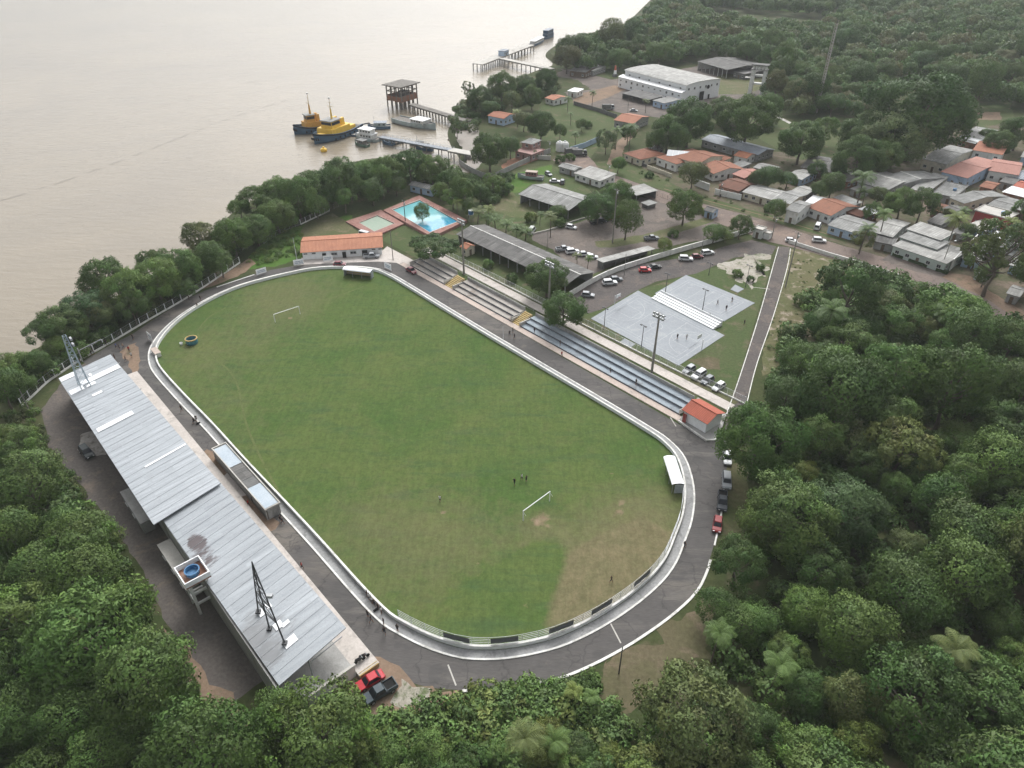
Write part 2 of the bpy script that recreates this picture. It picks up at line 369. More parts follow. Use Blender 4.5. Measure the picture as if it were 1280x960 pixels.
TRACK_PX = [(103, 452), (140, 430), (165, 418), (191, 400), (209, 389), (234, 373), (256, 363.5), (271, 358), (312, 344), (340, 337), (376, 331), (430, 328.5), (472, 327), (495, 328.5),
            (519, 338), (540, 352), (570, 370), (850, 531), (905, 548), (911, 560), (908, 590), (905, 612), (903, 640), (893, 680), (882, 715), (868, 742), (838, 770), (800, 797), (770, 815), (735, 833),
            (700, 847), (660, 856), (620, 861), (580, 863), (540, 860), (500, 850), (470, 834), (452, 822), (432, 800), (330, 690), (230, 575), (130, 470)]
sheet('running_track', px(TRACK_PX), M['track'], .008)
def pitch_mat():
    m, t = nt('pitch_turf'); v = coords(t, 'World')
    a = N(t, 'ShaderNodeAttribute', attribute_name='dry').outputs['Fac']
    s = N(t, 'ShaderNodeAttribute', attribute_name='soil').outputs['Fac']
    n1 = noise(t, v, .055, 6, .62, .6); n2 = noise(t, v, .35, 5, .7, .3); n3 = noise(t, coords(t, 'World', (.25, 1.3, 1), -AXA+.25), .33, 5, .65, .4); n4 = noise(t, v, 2.2, 4, .75)
    g = mixc(t, ramp(t, n1, [(.33, 0.0), (.67, 1.0)]), (.056, .099, .025), (.090, .117, .036))
    g = mixc(t, ramp(t, n3, [(.50, 0.0), (.70, .75)]), g, (.052, .090, .034))
    d = mixc(t, ramp(t, n2, [(.35, 0.0), (.65, 1.0)]), (.165, .140, .078), (.118, .112, .056))
    k = N(t, 'ShaderNodeMath', {0: a, 1: N(t, 'ShaderNodeMath', {0: n2, 1: .5}, operation='SUBTRACT').outputs[0]}, operation='ADD').outputs[0]
    c = mixc(t, ramp(t, k, [(.12, 0.0), (.85, 1.0)]), g, d)
    k2 = N(t, 'ShaderNodeMath', {0: s, 1: N(t, 'ShaderNodeMath', {0: n2, 1: .5}, operation='SUBTRACT').outputs[0]}, operation='ADD').outputs[0]
    c = mixc(t, ramp(t, k2, [(.35, 0.0), (.75, 1.0)]), c, (.27, .19, .135))
    n5 = noise(t, v, .9, 5, .75, .5); c = mixc(t, .42, c, ramp(t, n5, [(.32, .27), (.68, .70)]), 'SOFT_LIGHT'); n6 = noise(t, coords(t, 'World', (2.2, .35, 1), -AXA+.9), .5, 4, .7, .8); c = mixc(t, .3, c, ramp(t, n6, [(.35, .33), (.65, .64)]), 'SOFT_LIGHT')
    c = mixc(t, .32, c, ramp(t, n4, [(.28, .27), (.72, .72)]), 'SOFT_LIGHT')
    return fin(m, t, c, .95, .1, n4, .3, .05)
def soft_in(p, poly, r):
    k = 0
    for i in range(9): k += inside((p[0]+r*cos(i*2.4)*sqrt(i/9), p[1]+r*sin(i*2.4)*sqrt(i/9)), poly)
    return k/9
def pitch():
    inner = [(p.x, p.y) for p in ovo(0.55)]
    Z = [(px([(690, 668), (709, 691), (676, 800), (760, 790), (850, 720), (880, 640), (850, 612), (800, 606), (740, 628)]), 8, .56),
         (px([(709, 691), (678, 788), (740, 778), (800, 735), (845, 668), (800, 650)]), 1.2, .50),
         (px([(380, 650), (470, 610), (600, 630), (690, 660), (590, 735), (510, 770), (450, 730)]), 9, .34),
         (px([(300, 360), (360, 345), (420, 350), (400, 385), (370, 410), (330, 440), (300, 430)]), 9, .36),
         (px([(200, 440), (260, 400), (300, 430), (330, 560), (290, 560)]), 9, .22),
         (px([(640, 650), (700, 640), (720, 690), (660, 690)]), 3, .25)]
    GREEN = px([(560, 745), (690, 668), (709, 691), (676, 790), (600, 800)])
    S = [((672, 652), 2.2), ((682, 648), 1.8), ((684, 657), 1.8), ((774, 640), 1.6), ((777, 628), 1.4), ((768, 600), .8), ((765, 592), .7), ((363, 398), 1.4), ((770, 646), .9), ((700, 640), 1.0),
         ((598, 706), .8), ((602, 720), .9), ((658, 756), 1.0), ((636, 758), .6), ((555, 640), 1.0), ((808, 565), 1.0)]
    S = [(at(u, v), r) for (u, v), r in S]
    a0, a1, b0, b1, st = -200, -40, 28, 108, 1.0
    na, nb = int((a1-a0)/st)+1, int((b1-b0)/st)+1
    idx = {}; vs = []; dry = []; soil = []
    def vid(i, j):
        if (i, j) not in idx:
            p = ab(a0+i*st, b0+j*st); idx[(i, j)] = len(vs); vs.append(p)
            d = .10
            for poly, r, w in Z: d += w*soft_in(p, poly, r)
            d -= .45*soft_in(p, GREEN, 1.5)
            dry.append(max(0, min(1, d))); soil.append(max([0]+[.66*max(0, 1-(p-q).length/(1.5*r)) for q, r in S]))
        return idx[(i, j)]
    fs = []
    for i in range(na-1):
        for j in range(nb-1):
            c = ab(a0+(i+.5)*st, b0+(j+.5)*st)
            if inside((c.x, c.y), inner): fs.append((vid(i, j), vid(i+1, j), vid(i+1, j+1), vid(i, j+1)))
    me = bpy.data.meshes.new('pitch'); me.from_pydata([tuple(v) for v in vs], [], fs); me.materials.append(pitch_mat())
    for nme, dat in (('dry', dry), ('soil', soil)):
        me.attributes.new(nme, 'FLOAT', 'POINT').data.foreach_set('value', dat)
    o = link('pitch_lawn', me); o.location.z = .03; tag(o, kind='structure')
pitch()
def ribbon(name, pts, w, mat, z, kind='structure', lab=None, cat=None):
    P = resample(catmull(pts, 5), 1.5); mb = MB(); strip(mb, offs(P, w/2), offs(P, -w/2), 0, 0)
    o = mb.build(name, mat); o.location.z = z; return tag(o, lab, cat, None, kind)
M['wornturf'] = groundmat('worn_turf_line', [(.110, .125, .050), (.085, .108, .038), (.07, .10, .03)], .35, 2.0)
ribbon('path', px([(247, 417), (258, 436), (272, 451), (287, 464), (297, 482), (302, 505), (308, 530), (320, 560), (335, 590), (352, 622)]), .45, M['wornturf'], .042)
ribbon('path', px([(390, 382), (420, 371), (455, 358)]), .45, M['wornturf'], .042)
ribbon('path', px([(247, 413), (262, 396), (282, 385)]), .45, M['wornturf'], .042)

# drain strip between wall and track, and the oval's outer kerb
mb = MB(); strip(mb, ovo(.75), ovo(-.85), -.2, .045, True); tag(mb.build('drain_pavement', M['gutter']), kind='structure')
mb = MB(); strip(mb, ovo(-.72), ovo(-1.05), -.2, .14, True); tag(mb.build('kerb', M['kerb']), kind='structure')
# ---- surfaces around, each its own sheet
P = lambda n, pts, m, z, **k: sheet(n, px(pts), M[m], z, **k)
P('yard_pavement', [(52, 512), (78, 478), (112, 448), (140, 470), (240, 580), (330, 690), (430, 800), (445, 850), (395, 870), (345, 838), (318, 858), (290, 880), (262, 870), (235, 830), (205, 770), (180, 715), (150, 668), (105, 612), (62, 560)], 'yard', .004, rag=.5)
P('dirt_ground', [(408, 868), (452, 822), (478, 822), (505, 840), (522, 858), (548, 860), (575, 866), (560, 885), (500, 893), (440, 892)], 'dirt', .016, rag=.8)
P('sand_ground', [(500, 848), (520, 858), (535, 864), (530, 878), (500, 884), (486, 880), (494, 866)], 'sand', .024, rag=.8, step=1.2)
P('gravel_ground', [(96, 560), (106, 540), (122, 536), (136, 556), (132, 570), (112, 566)], 'rubble', .012, rag=.9, step=1.0)
P('dirt_ground', [(205, 790), (232, 808), (262, 852), (300, 880), (322, 905), (300, 915), (250, 872), (215, 830)], 'dirt', .012, rag=.8)
P('dirt_ground', [(150, 440), (170, 426), (176, 452), (172, 470), (160, 455)], 'dirt', .014, rag=.6, step=1.2)
P('dry_ground', [(700, 870), (745, 832), (800, 800), (850, 765), (870, 745), (905, 760), (890, 800), (850, 850), (790, 880), (740, 880)], 'dryground', .005, rag=2.2, step=1.0)
P('dry_ground', [(900, 590), (935, 570), (935, 660), (905, 670)], 'dryground', .004, rag=.6)
P('far_road', [(905, 545), (908, 521), (926, 468), (950, 392), (967, 330), (973, 308), (987, 309), (983, 335), (966, 395), (945, 455), (930, 512), (914, 556)], 'lane', .020)
P('slope_grass', [(985, 312), (1000, 310), (1060, 330), (1130, 350), (1080, 420), (950, 470), (960, 420)], 'dryslope', .005, rag=1.5)
P('slope_grass', [(300, 338), (312, 320), (345, 290), (380, 280), (440, 268), (440, 300), (380, 322), (340, 334)], 'lush', .006, rag=.8)
P('dirt_ground', [(250, 362), (300, 330), (312, 322), (320, 330), (300, 344), (270, 357)], 'dirt', .012, rag=.5)
P('olive_ground', [(375, 292), (380, 280), (414, 266), (432, 275), (450, 292), (440, 305), (380, 305)], 'olive', .010, rag=.5)
P('hut_pavement', [(376, 331), (377, 322), (478, 313), (484, 308), (531, 333), (519, 338), (495, 328.5), (472, 327), (430, 328.5)], 'palepave', .030)
# land behind the right stand, as (along, across) bands
def band(n, a0, a1, b0, b1, m, z0, z1):
    mb = MB(); mb.prism([ab(a0, b0), ab(a1, b0), ab(a1, b1), ab(a0, b1)], z0, z1); return tag(mb.build(n, M[m]), kind='structure')
P('club_grass', [(477, 300), (520, 268), (600, 300), (690, 352), (735, 345), (760, 330), (745, 400), (700, 400), (600, 352), (520, 322)], 'grass', .008)
band('walk_pavement', -178, -68.5, 111.0, 112.9, 'pinkpave', -.1, .16)
band('verge_grass', -178, -66, 118.6, 121.9, 'grass', -.1, .05)
band('walk_path', -182, -63.8, 122.6, 125.6, 'palepave', -.1, .10)
band('verge_grass', -180, -64, 125.8, 127.6, 'olive', -.1, .04)
P('club_pavement', [(735, 392), (700, 372), (760, 345), (800, 330), (870, 320), (905, 308), (940, 300), (970, 308), (965, 318), (918, 322), (870, 342), (820, 352), (790, 366), (760, 384)], 'lane', .016)
P('courts_grass', [(735, 397), (790, 365), (870, 340), (965, 318), (960, 345), (925, 466), (909, 510), (893, 498), (800, 446), (760, 420)], 'grass', .012)
P('sand_ground', [(893, 333), (905, 325), (935, 320), (960, 318), (955, 340), (940, 360), (930, 350), (912, 340)], 'sand', .020, rag=2.0, step=.9)
P('dry_ground', [(862, 450), (880, 446), (902, 448), (900, 462), (880, 462)], 'dryground', .018, rag=.9, step=1.5)
# club car park, road and village ground
P('car_park', [(664, 292), (690, 288), (742, 272), (790, 262), (800, 246), (830, 250), (880, 270), (905, 285), (880, 300), (850, 305), (800, 316), (760, 335), (735, 345), (712, 332), (690, 312), (665, 300)], 'park', .022, rag=.4)
P('verge_grass', [(742, 302), (770, 299), (810, 292), (870, 275), (890, 272), (893, 277), (850, 290), (812, 301), (770, 309), (748, 310)], 'olive', .030, rag=.4, step=1.5)
P('road', [(690, 200), (700, 193), (730, 190), (742, 202), (752, 215), (775, 221), (800, 230), (850, 245), (880, 255), (930, 268), (980, 283), (1040, 303), (1100, 320), (1160, 338), (1230, 372), (1290, 410), (1290, 430), (1220, 392),
           (1145, 352), (1100, 340), (1040, 323), (1000, 312), (965, 303), (935, 292), (880, 273), (840, 258), (790, 240), (745, 228), (715, 212)], 'road', .026, rag=.3)
P('dirt_ground', [(1145, 346), (1180, 340), (1215, 345), (1250, 372), (1290, 395), (1290, 440), (1230, 405)], 'dirt', .020, rag=.8)
P('village_ground', [(790, 190), (1000, 190), (1110, 200), (1230, 150), (1300, 150), (1300, 400), (1230, 370), (1150, 335), (1050, 305), (930, 268), (850, 243), (790, 225)], 'village', .010, rag=.6)
P('verge_grass', [(735, 205), (760, 200), (800, 208), (860, 240), (930, 260), (985, 275), (1060, 298), (1058, 303), (980, 281), (900, 258), (830, 238), (770, 220)], 'grass', .018, rag=.5)
P('yard_grass', [(590, 255), (600, 230), (650, 212), (690, 205), (705, 215), (740, 240), (750, 270), (690, 288), (664, 292), (620, 285)], 'grass', .010, rag=.6)
P('olive_ground', [(605, 258), (622, 243), (640, 240), (668, 262), (670, 272), (640, 272)], 'olive', .016, rag=.6)
P('lush_grass', [(596, 245), (615, 232), (650, 215), (690, 206), (690, 215), (650, 240), (620, 246)], 'lush', .014, rag=.6)
P('red_dirt_ground', [(625, 208), (640, 198), (668, 193), (676, 198), (650, 208), (630, 214)], 'reddirt', .016, rag=.6)
P('meadow_grass', [(640, 170), (690, 120), (740, 130), (780, 150), (760, 170), (735, 200), (690, 190)], 'grass', .008, rag=.6)
P('depot_ground', [(700, 86), (760, 100), (800, 95), (900, 78), (960, 82), (962, 118), (900, 130), (850, 150), (780, 142), (720, 128), (705, 115), (740, 112)], 'park', .010, rag=.6)
P('dirt_ground', [(715, 128), (722, 118), (770, 106), (790, 108), (760, 122), (730, 132)], 'dirt', .016, rag=.6)
P('olive_ground', [(885, 102), (905, 92), (955, 95), (970, 106), (930, 118), (895, 118)], 'olive', .016, rag=.6)
P('lane', [(688, 94), (710, 86), (770, 101), (788, 104), (778, 108), (740, 103)], 'park', .020, rag=.4)
P('dirt_path', [(758, 205), (768, 180), (795, 158), (800, 160), (780, 185), (775, 208)], 'dirt', .020, rag=.4)
P('meadow_grass', [(690, 80), (740, 78), (790, 78), (780, 98), (760, 98)], 'grass', .014, rag=.5)
P('meadow_grass', [(930, 160), (960, 120), (1050, 120), (1110, 150), (1090, 190), (1000, 200), (960, 180)], 'grass', .012, rag=.8)
P('meadow_grass', [(1190, 150), (1200, 132), (1260, 125), (1270, 150), (1230, 160)], 'grass', .012, rag=.8)
P('dirt_ground', [(1205, 150), (1212, 141), (1250, 140), (1252, 150)], 'dirt', .020, rag=.5)
P('far_meadow_grass', [(885, -6), (900, -12), (1040, -12), (1050, 6), (1010, 16), (950, 12), (900, 5)], 'lush', .05)
for nm, q in (('lawn_pavement', [(958, 131), (962, 127), (978, 130), (974, 133)]), ('lawn_pavement', [(962, 142), (965, 141), (989, 153), (987, 155)])):
    P(nm, q, 'palecon', .03)
# white kerbs along the lanes
def kerb(pts, w=.2, h=.13):
    L = resample(catmull(px(pts), 4), 2.0); mb = MB(); strip(mb, offs(L, w/2), offs(L, -w/2), -.1, h)
    tag(mb.build('kerb', M['kerb']), kind='structure')
kerb([(907, 521), (926, 467), (950, 391), (967, 330), (973, 309)])
kerb([(929, 520), (933, 506), (946, 455), (967, 394), (984, 335), (988, 311)])
kerb([(888, 700), (884, 714), (870, 741), (838, 771), (800, 798), (770, 816), (735, 834), (700, 848), (660, 857), (620, 862), (578, 864)], .42)
kerb([(905, 606), (902, 640), (893, 682)], .3)
kerb([(271, 359), (312, 345.5), (318, 343.5)], .3)
ribbon('path', px([(1058, 300), (985, 278), (930, 263), (880, 250), (830, 236)]), .5, M['dirt'], .034)
for a, b in (((560.0, 831), (570, 857)), ((763, 779), (776, 804)), ((936.5, 358.5), (962.5, 361.5)), ((838, 522), (845, 533))):     # pale joints across the track
    ribbon('road_marking', [at(*a), at(*a).lerp(at(*b), .5), at(*b)], .22, M['palecon'], .030)

M['mud'] = groundmat('river_mud', [(.15, .12, .09), (.115, .095, .07), (.075, .08, .045)], .12, 1.3, .6, .4)
P('mud_ground', [(560, 212), (584, 203), (582, 190), (572, 178), (567, 160), (575, 143), (596, 150), (600, 170), (606, 190), (600, 208), (585, 216)], 'mud', .012, rag=.6)
M['seam'] = plain('ripple_seam_water', (.15, .13, .105), .5, .3)  # ripple seam: darker water tone laid on as thin added ribbons
for k, q in enumerate(([(0, 251), (60, 233), (130, 209), (200, 182), (260, 158), (320, 137), (385, 118)], [(100, 160), (200, 133), (330, 98), (400, 75)])):
    L = resample(catmull(px(q, WZ), 5), 2.5); mb = MB(); r_ = random.Random(k); j = 0
    while j < len(L)-6:
        n = r_.randrange(2, 6); sg = [p+Vector((0, mnoise.noise(p*.15)*2.5, 0)) for p in L[j:j+n]]; w = .28 if k == 0 else .18; strip(mb, offs(sg, w), offs(sg, -w), 0, 0); j += n+(r_.randrange(0, 3) if k == 0 else r_.randrange(1, 7))
    o = mb.build('current_line', M['seam']); o.location.z = WZ+.03; tag(o, kind='stuff')
# ================================================================== buildings: one generic builder
CAM = Vector((0, 0, CH))
def _win_meshes():
    f = MB(); w, h, d = 1.25, 1.05, .10
    for c, s in (((0, 0, h/2), (w+.16, d, .10)), ((0, 0, -h/2), (w+.16, d, .10)), ((-w/2, 0, 0), (.10, d, h-.1)), ((w/2, 0, 0), (.10, d, h-.1)), ((0, 0, 0), (.06, d, h-.1))): f.box(c, s)
    p = MB().box((0, .01, 0), (w-.10, .05, h-.10)); s = MB().box((0, -.07, -h/2-.1), (w+.3, .24, .08))
    return f.mesh('window', M['frame']), p.mesh('pane', M['glass']), s.mesh('sill', M['frame'])
WIN, PANE, SILL = _win_meshes()
def _door_mesh(mt):
    return MB().box((0, 0, 1.02), (.95, .10, 2.04)).mesh('door', mt)
DOORS = {k: _door_mesh(M[k]) for k in ('wood', 'reddoor', 'hole', 'frame')}
HANDLE = MB().box((.36, -.08, 1.0), (.12, .06, .06)).mesh('handle', M['steel'])
def put_window(parent, x, y, z, rz, s=(1, 1)):
    o = link('window', WIN, parent, (x, y, z), rz); o.scale = (s[0], 1, s[1]); link('pane', PANE, o); link('sill', SILL, o); return o
def put_door(parent, x, y, z, rz, k='wood', s=(1, 1)):
    o = link('door', DOORS[k], parent, (x, y, z), rz); o.scale = (s[0], 1, s[1]); link('handle', HANDLE, o); return o
def gable_sheet(mb, L, W, ez, rise, th=.10, over=0):
    x0, x1 = -L/2-over, L/2+over; y = W/2
    for s in (-1, 1):
        a = [(x0, s*y, ez), (x1, s*y, ez), (x1, 0, ez+rise), (x0, 0, ez+rise)]
        if s > 0: a = a[::-1]
        b = [(p[0], p[1], p[2]-th) for p in a][::-1]
        mb.face(a); mb.face(b)
        for i in range(4):
            p, q = a[i], a[(i+1) % 4]
            if abs(p[1]) < 1e-6 and abs(q[1]) < 1e-6: continue
            mb.face([p, (p[0], p[1], p[2]-th), (q[0], q[1], q[2]-th), q])
    return mb
def house(label, pts, ez=2.8, kind='gable', rise=1.1, roof='tile', wall='white', cat='house', name='house', W=None, over=.45, door='wood', wins=True, ndoor=1, group=None,
          z0=0.0, tall=False, hipx=None, openfront=False, ridgecap=None, wz=None, chimney=False, tank=None, fascia=None):
    P = [at(u, v, ez) for u, v in pts]
    e = P[1]-P[0]
    if len(P) == 4: e = e+(P[2]-P[3])
    ang = atan2(e.y, e.x); ex = Vector((cos(ang), sin(ang), 0)); ey = Vector((-sin(ang), cos(ang), 0))
    L = e.length/(2 if len(P) == 4 else 1)
    if W is None:
        W = sum(((P[3]-P[0]).dot(ey), (P[2]-P[1]).dot(ey)))/2 if len(P) == 4 else (P[2]-P[1]).dot(ey)
        c = sum(P, Vector())/len(P) if len(P) == 4 else (P[0]+P[2])/2
    else: c = (P[0]+P[1])/2+ey*(W/2)
    flip = W < 0; W = abs(W)
    T = thing(name, label, cat, (c.x, c.y, z0), ang, group)
    o = min(over, W*.12, L*.12); l, w = L-2*o, W-2*o
    wm = MB(); zt = ez-.12
    wk = M[wall]
    def topz(y):                                   # underside of the roof above local y
        if kind == 'gable' or kind == 'barrel': return None
        if kind == 'shed': return zt+rise*(y+W/2)/W
        if kind == 'shedf': return zt+rise*(W/2-y)/W
        return zt
    zw = zt-z0
    if openfront:                                   # posts and a back wall only
        t = .16
        wm.box((0, w/2-t/2, zw/2), (l, t, zw)); wm.box((-l/2+t/2, 0, zw/2), (t, w-2*t-.01, zw))
        nb = max(2, int(l/4))
        for i in range(nb+1): wm.box((-l/2+.3+i*(l-.6)/nb, -w/2+.15, zw/2), (.22, .22, zw))
    elif kind in ('gable', 'hip', 'barrel', 'flat'):
        wm.prism([(-l/2, -w/2), (l/2, -w/2), (l/2, w/2), (-l/2, w/2)], 0, zw if kind != 'flat' else zw+.1)
        if kind == 'gable':
            g = rise*(w/W)
            for s in (-1, 1):
                x = s*l/2; xi = x-s*.15
                a = [(x, -w/2, zw+.001), (x, w/2, zw+.001), (x, 0, zw+g+rise*(1-w/W)-.02)]; b = [(xi, p[1], p[2]) for p in a]
                wm.face(a if s > 0 else a[::-1]); wm.face(b[::-1] if s > 0 else b)
        if kind == 'barrel':
            for s in (-1, 1):
                x = s*l/2; pts2 = [(x, w/2*cos(pi*k/8), zw+.001+rise*sin(pi*k/8)*.97) for k in range(9)]
                wm.face(pts2 if s > 0 else pts2[::-1]); wm.face([(x-s*.15, p[1], p[2]) for p in (pts2[::-1] if s > 0 else pts2)])
    else:
        za, zb = topz(-w/2)-z0, topz(w/2)-z0
        vs = [(-l/2, -w/2, 0), (l/2, -w/2, 0), (l/2, w/2, 0), (-l/2, w/2, 0), (-l/2, -w/2, za), (l/2, -w/2, za), (l/2, w/2, zb), (-l/2, w/2, zb)]
        wm.add(vs, [(3, 2, 1, 0), (4, 5, 6, 7), (0, 1, 5, 4), (1, 2, 6, 5), (2, 3, 7, 6), (3, 0, 4, 7)])
    wo = wm.build('wall', wk, T)
    rm = MB(); e0 = ez-z0
    if kind == 'gable': gable_sheet(rm, L, W, e0, rise)
    elif kind == 'hip':
        h = hipx if hipx is not None else min(W*.5, L*.4)
        A = [(-L/2, -W/2, e0), (L/2, -W/2, e0), (L/2, W/2, e0), (-L/2, W/2, e0)]; R = [(-L/2+h, 0, e0+rise), (L/2-h, 0, e0+rise)]
        rm.face([A[0], A[1], R[1], R[0]]); rm.face([A[2], A[3], R[0], R[1]]); rm.face([A[1], A[2], R[1]]); rm.face([A[3], A[0], R[0]])
        rm.add([(p[0], p[1], p[2]-.12) for p in A]+A, [(3, 2, 1, 0), (0, 1, 5, 4), (1, 2, 6, 5), (2, 3, 7, 6), (3, 0, 4, 7)])
    elif kind in ('shed', 'shedf'):
        za, zb = (e0, e0+rise) if kind == 'shed' else (e0+rise, e0)
        vs = [(-L/2, -W/2, za-.1), (L/2, -W/2, za-.1), (L/2, W/2, zb-.1), (-L/2, W/2, zb-.1), (-L/2, -W/2, za), (L/2, -W/2, za), (L/2, W/2, zb), (-L/2, W/2, zb)]
        rm.add(vs, [(3, 2, 1, 0), (4, 5, 6, 7), (0, 1, 5, 4), (1, 2, 6, 5), (2, 3, 7, 6), (3, 0, 4, 7)])
    elif kind == 'barrel':
        n = 10; ring = []
        for x in (-L/2, L/2):
            ring.append([(x, -W/2*cos(pi*k/n), e0+rise*sin(pi*k/n)) for k in range(n+1)]+[(x, W/2*cos(pi*k/n)*.985, e0-.1+(rise-.05)*sin(pi*k/n)) for k in range(n+1)])
        rm.loft(ring)
    elif kind == 'flat':
        rm.box((0, 0, e0+.06), (L, W, .14))
        for s in (-1, 1):
            rm.box((0, s*(W/2-.1), e0+.25), (L, .2, .24)); rm.box((s*(L/2-.1), 0, e0+.25), (.2, W-.41, .24))
    ro = rm.build('roof', M[roof], T)
    if kind in ('gable', 'hip'):
        hl = L if kind == 'gable' else L-2*(hipx if hipx is not None else min(W*.5, L*.4))
        if hl > 1: MB().box((0, 0, e0+rise+.02), (hl, .34, .12)).build('ridge_cap', M[ridgecap or roof], ro)
    # openings on the walls that face the camera
    if wins and not openfront:
        q = T.location; toc = Vector((CAM.x-q.x, CAM.y-q.y, 0)); did = False
        zc = wz if wz is not None else min(1.65, zw*.55)
        sides = [(0, -1, l, -w/2, 0), (0, 1, l, w/2, pi), (1, 0, w, l/2, pi/2), (-1, 0, w, -l/2, -pi/2)]
        def facing(s): return (ex*s[0]+ey*s[1]).dot(toc.normalized())
        for s in sorted(sides, key=lambda s: -facing(s)):
            if facing(s) < .12 or s[2] < 2.0: continue
            n = max(1, min(6, int(s[2]/2.9)))
            for i in range(n):
                k = (i+.5)/n*s[2]-s[2]/2
                x, y = (k, s[3]) if s[0] == 0 else (s[3], k)
                if not did and ndoor and i == n//2:
                    put_door(T, x, y, 0, s[4], door); did = True
                else: put_window(T, x, y, zc, s[4], (min(1, s[2]/n/1.7), 1))
                if tall: put_window(T, x, y, zc+2.9, s[4], (min(1, s[2]/n/1.7), 1))
    if fascia: MB().box((0, -W/2-.03, e0-.05), (L, .05, .3)).build('fascia', M[fascia], T)
    if tank:
        b = MB(); b.lathe([(.05, 0), (.62, 0), (.70, .7), (.72, .75), (.3, .95), (.05, 1.0)], (l*.2, 0, e0+rise*.6 if kind != 'flat' else e0+.13), 14); b.build('water_tank', M[tank], T, smooth=False)
    return T

# ================================================================== the stadium
def wall_thing(label, cat, line, h, w, mat, name='wall', cap=None, group=None, posts=None, z0=-.2, closed=False, base=0):
    c = line[len(line)//2].copy(); c.z = 0
    T = thing(name, label, cat, c, 0, group)
    mb = MB(); strip(mb, offs(line, w/2, closed), offs(line, -w/2, closed), z0, h, closed); mb.build('wall_body', M[mat], T, off=c)
    if cap:
        mb = MB(); strip(mb, offs(line, w/2+.06, closed), offs(line, -w/2-.06, closed), h+.003, h+.09, closed); mb.build('coping', M[cap], T, off=c)
    if posts:
        for p in resample(line, posts, closed)[:95]:
            MB().box((p.x-c.x, p.y-c.y, (h+.2)/2), (.3, .3, h+.2)).build('post', M[mat], T)
    return T
wall_thing('low white wall running all round the oval football pitch', 'wall', ovo(.95), .78, .24, 'cleanwhite', 'perimeter_wall', cap='kerb', closed=True)

def mesh_fence(label, line, h, step=2.5, post='whitesteel', mesh='steel', wire=.35, base=None, name='fence', cat='fence', group=None, pw=.09, rails=2, wirer=.012, lean=0):
    c = line[len(line)//2].copy(); c.z = 0
    T = thing(name, label, cat, c, 0, group)
    Ls = resample(line, step)[:99]
    for p in Ls: MB().box((p.x-c.x, p.y-c.y, h/2), (pw, pw, h)).build('post', M[post], T)
    mb = MB()
    for a, b in zip(Ls, Ls[1:]):
        a2, b2 = a-c, b-c; d = (b2-a2).normalized(); n = Vector((-d.y, d.x, 0))
        for k in range(rails):
            z = h-.04-(h-.25)*k/max(1, rails-1)
            mb.tube((a2.x, a2.y, z), (b2.x, b2.y, z), .028, None, 4)
        if wire:
            m = max(2, int((b2-a2).length/wire))
            for i in range(1, m):
                q = a2.lerp(b2, i/m); mb.face([(q.x-d.x*wirer, q.y-d.y*wirer, .15), (q.x+d.x*wirer, q.y+d.y*wirer, .15), (q.x+d.x*wirer, q.y+d.y*wirer, h-.05), (q.x-d.x*wirer, q.y-d.y*wirer, h-.05)])
            for i in range(1, int(h/wire)):
                z = i*wire; mb.face([(a2.x, a2.y, z-wirer), (b2.x, b2.y, z-wirer), (b2.x, b2.y, z+wirer), (a2.x, a2.y, z+wirer)])
    mb.build('mesh_panel', M[mesh], T)
    if base:
        mb = MB(); strip(mb, offs(line, .12), offs(line, -.12), -.2, base); mb.build('base_wall', M['kerb'], T, off=c)
    return T
# rail fence inside the wall at the near end, with dark banners hung on it
def near_arc(u0, u1, d):
    L = ovo(d); a, b = at(*u0), at(*u1)
    i = min(range(len(L)), key=lambda k: (L[k]-a).length); j = min(range(len(L)), key=lambda k: (L[k]-b).length)
    n = len(L); f = [L[(i+k) % n] for k in range((j-i) % n+1)]; g = [L[(j+k) % n] for k in range((i-j) % n+1)]
    return f if len(f) < len(g) else g[::-1]
rail = near_arc((500, 778), (866, 612), 1.35)
RF = mesh_fence('grey metal rail fence curving behind the near end wall', rail, 2.3, 2.6, 'steel', 'steel', None, rails=6, name='rail_fence', pw=.07)
BAN = [((566, 806), 'dark grey banner on the rail fence, furthest left of the near curve'), ((634, 808), 'dark grey banner on the rail fence at the bottom of the near curve'),
       ((699, 794), 'dark grey banner on the rail fence right of the bottom of the curve'), ((757, 769), 'dark grey banner on the rail fence by the pale joint across the track'),
       ((806, 733), 'narrow dark grey banner furthest right and highest along the rail fence')]
for q, lab in BAN:
    p = at(*q); i = min(range(1, len(rail)-1), key=lambda k: (rail[k]-p).length); d = (rail[i+1]-rail[i-1]).normalized()
    T = thing('banner', lab, 'banner', rail[i]-Vector((-d.y, d.x, 0))*(-.10 if False else .10)*1, atan2(d.y, d.x), 'dark banners on the rail fence')
    mb = MB(); n = 8; w = 4.3
    for k in range(n):
        x0, x1 = -w/2+w*k/n, -w/2+w*(k+1)/n
        mb.face([(x0, .03*sin(k*1.7), 1.0), (x1, .03*sin(k*1.7+1.7), 1.0), (x1, .02*sin(k*2+2), 2.25), (x0, .02*sin(k*2), 2.25)])
    mb.build('cloth', M['darkcloth'] if 'darkcloth' in M else M.setdefault('darkcloth', plain('dark_banner_cloth', (.12, .125, .132), .8)), T)
    for x in (-w/2, w/2): MB().tube((x, 0, .95), (x, 0, 2.32), .03, None, 4).build('pole', M['steel'], T)

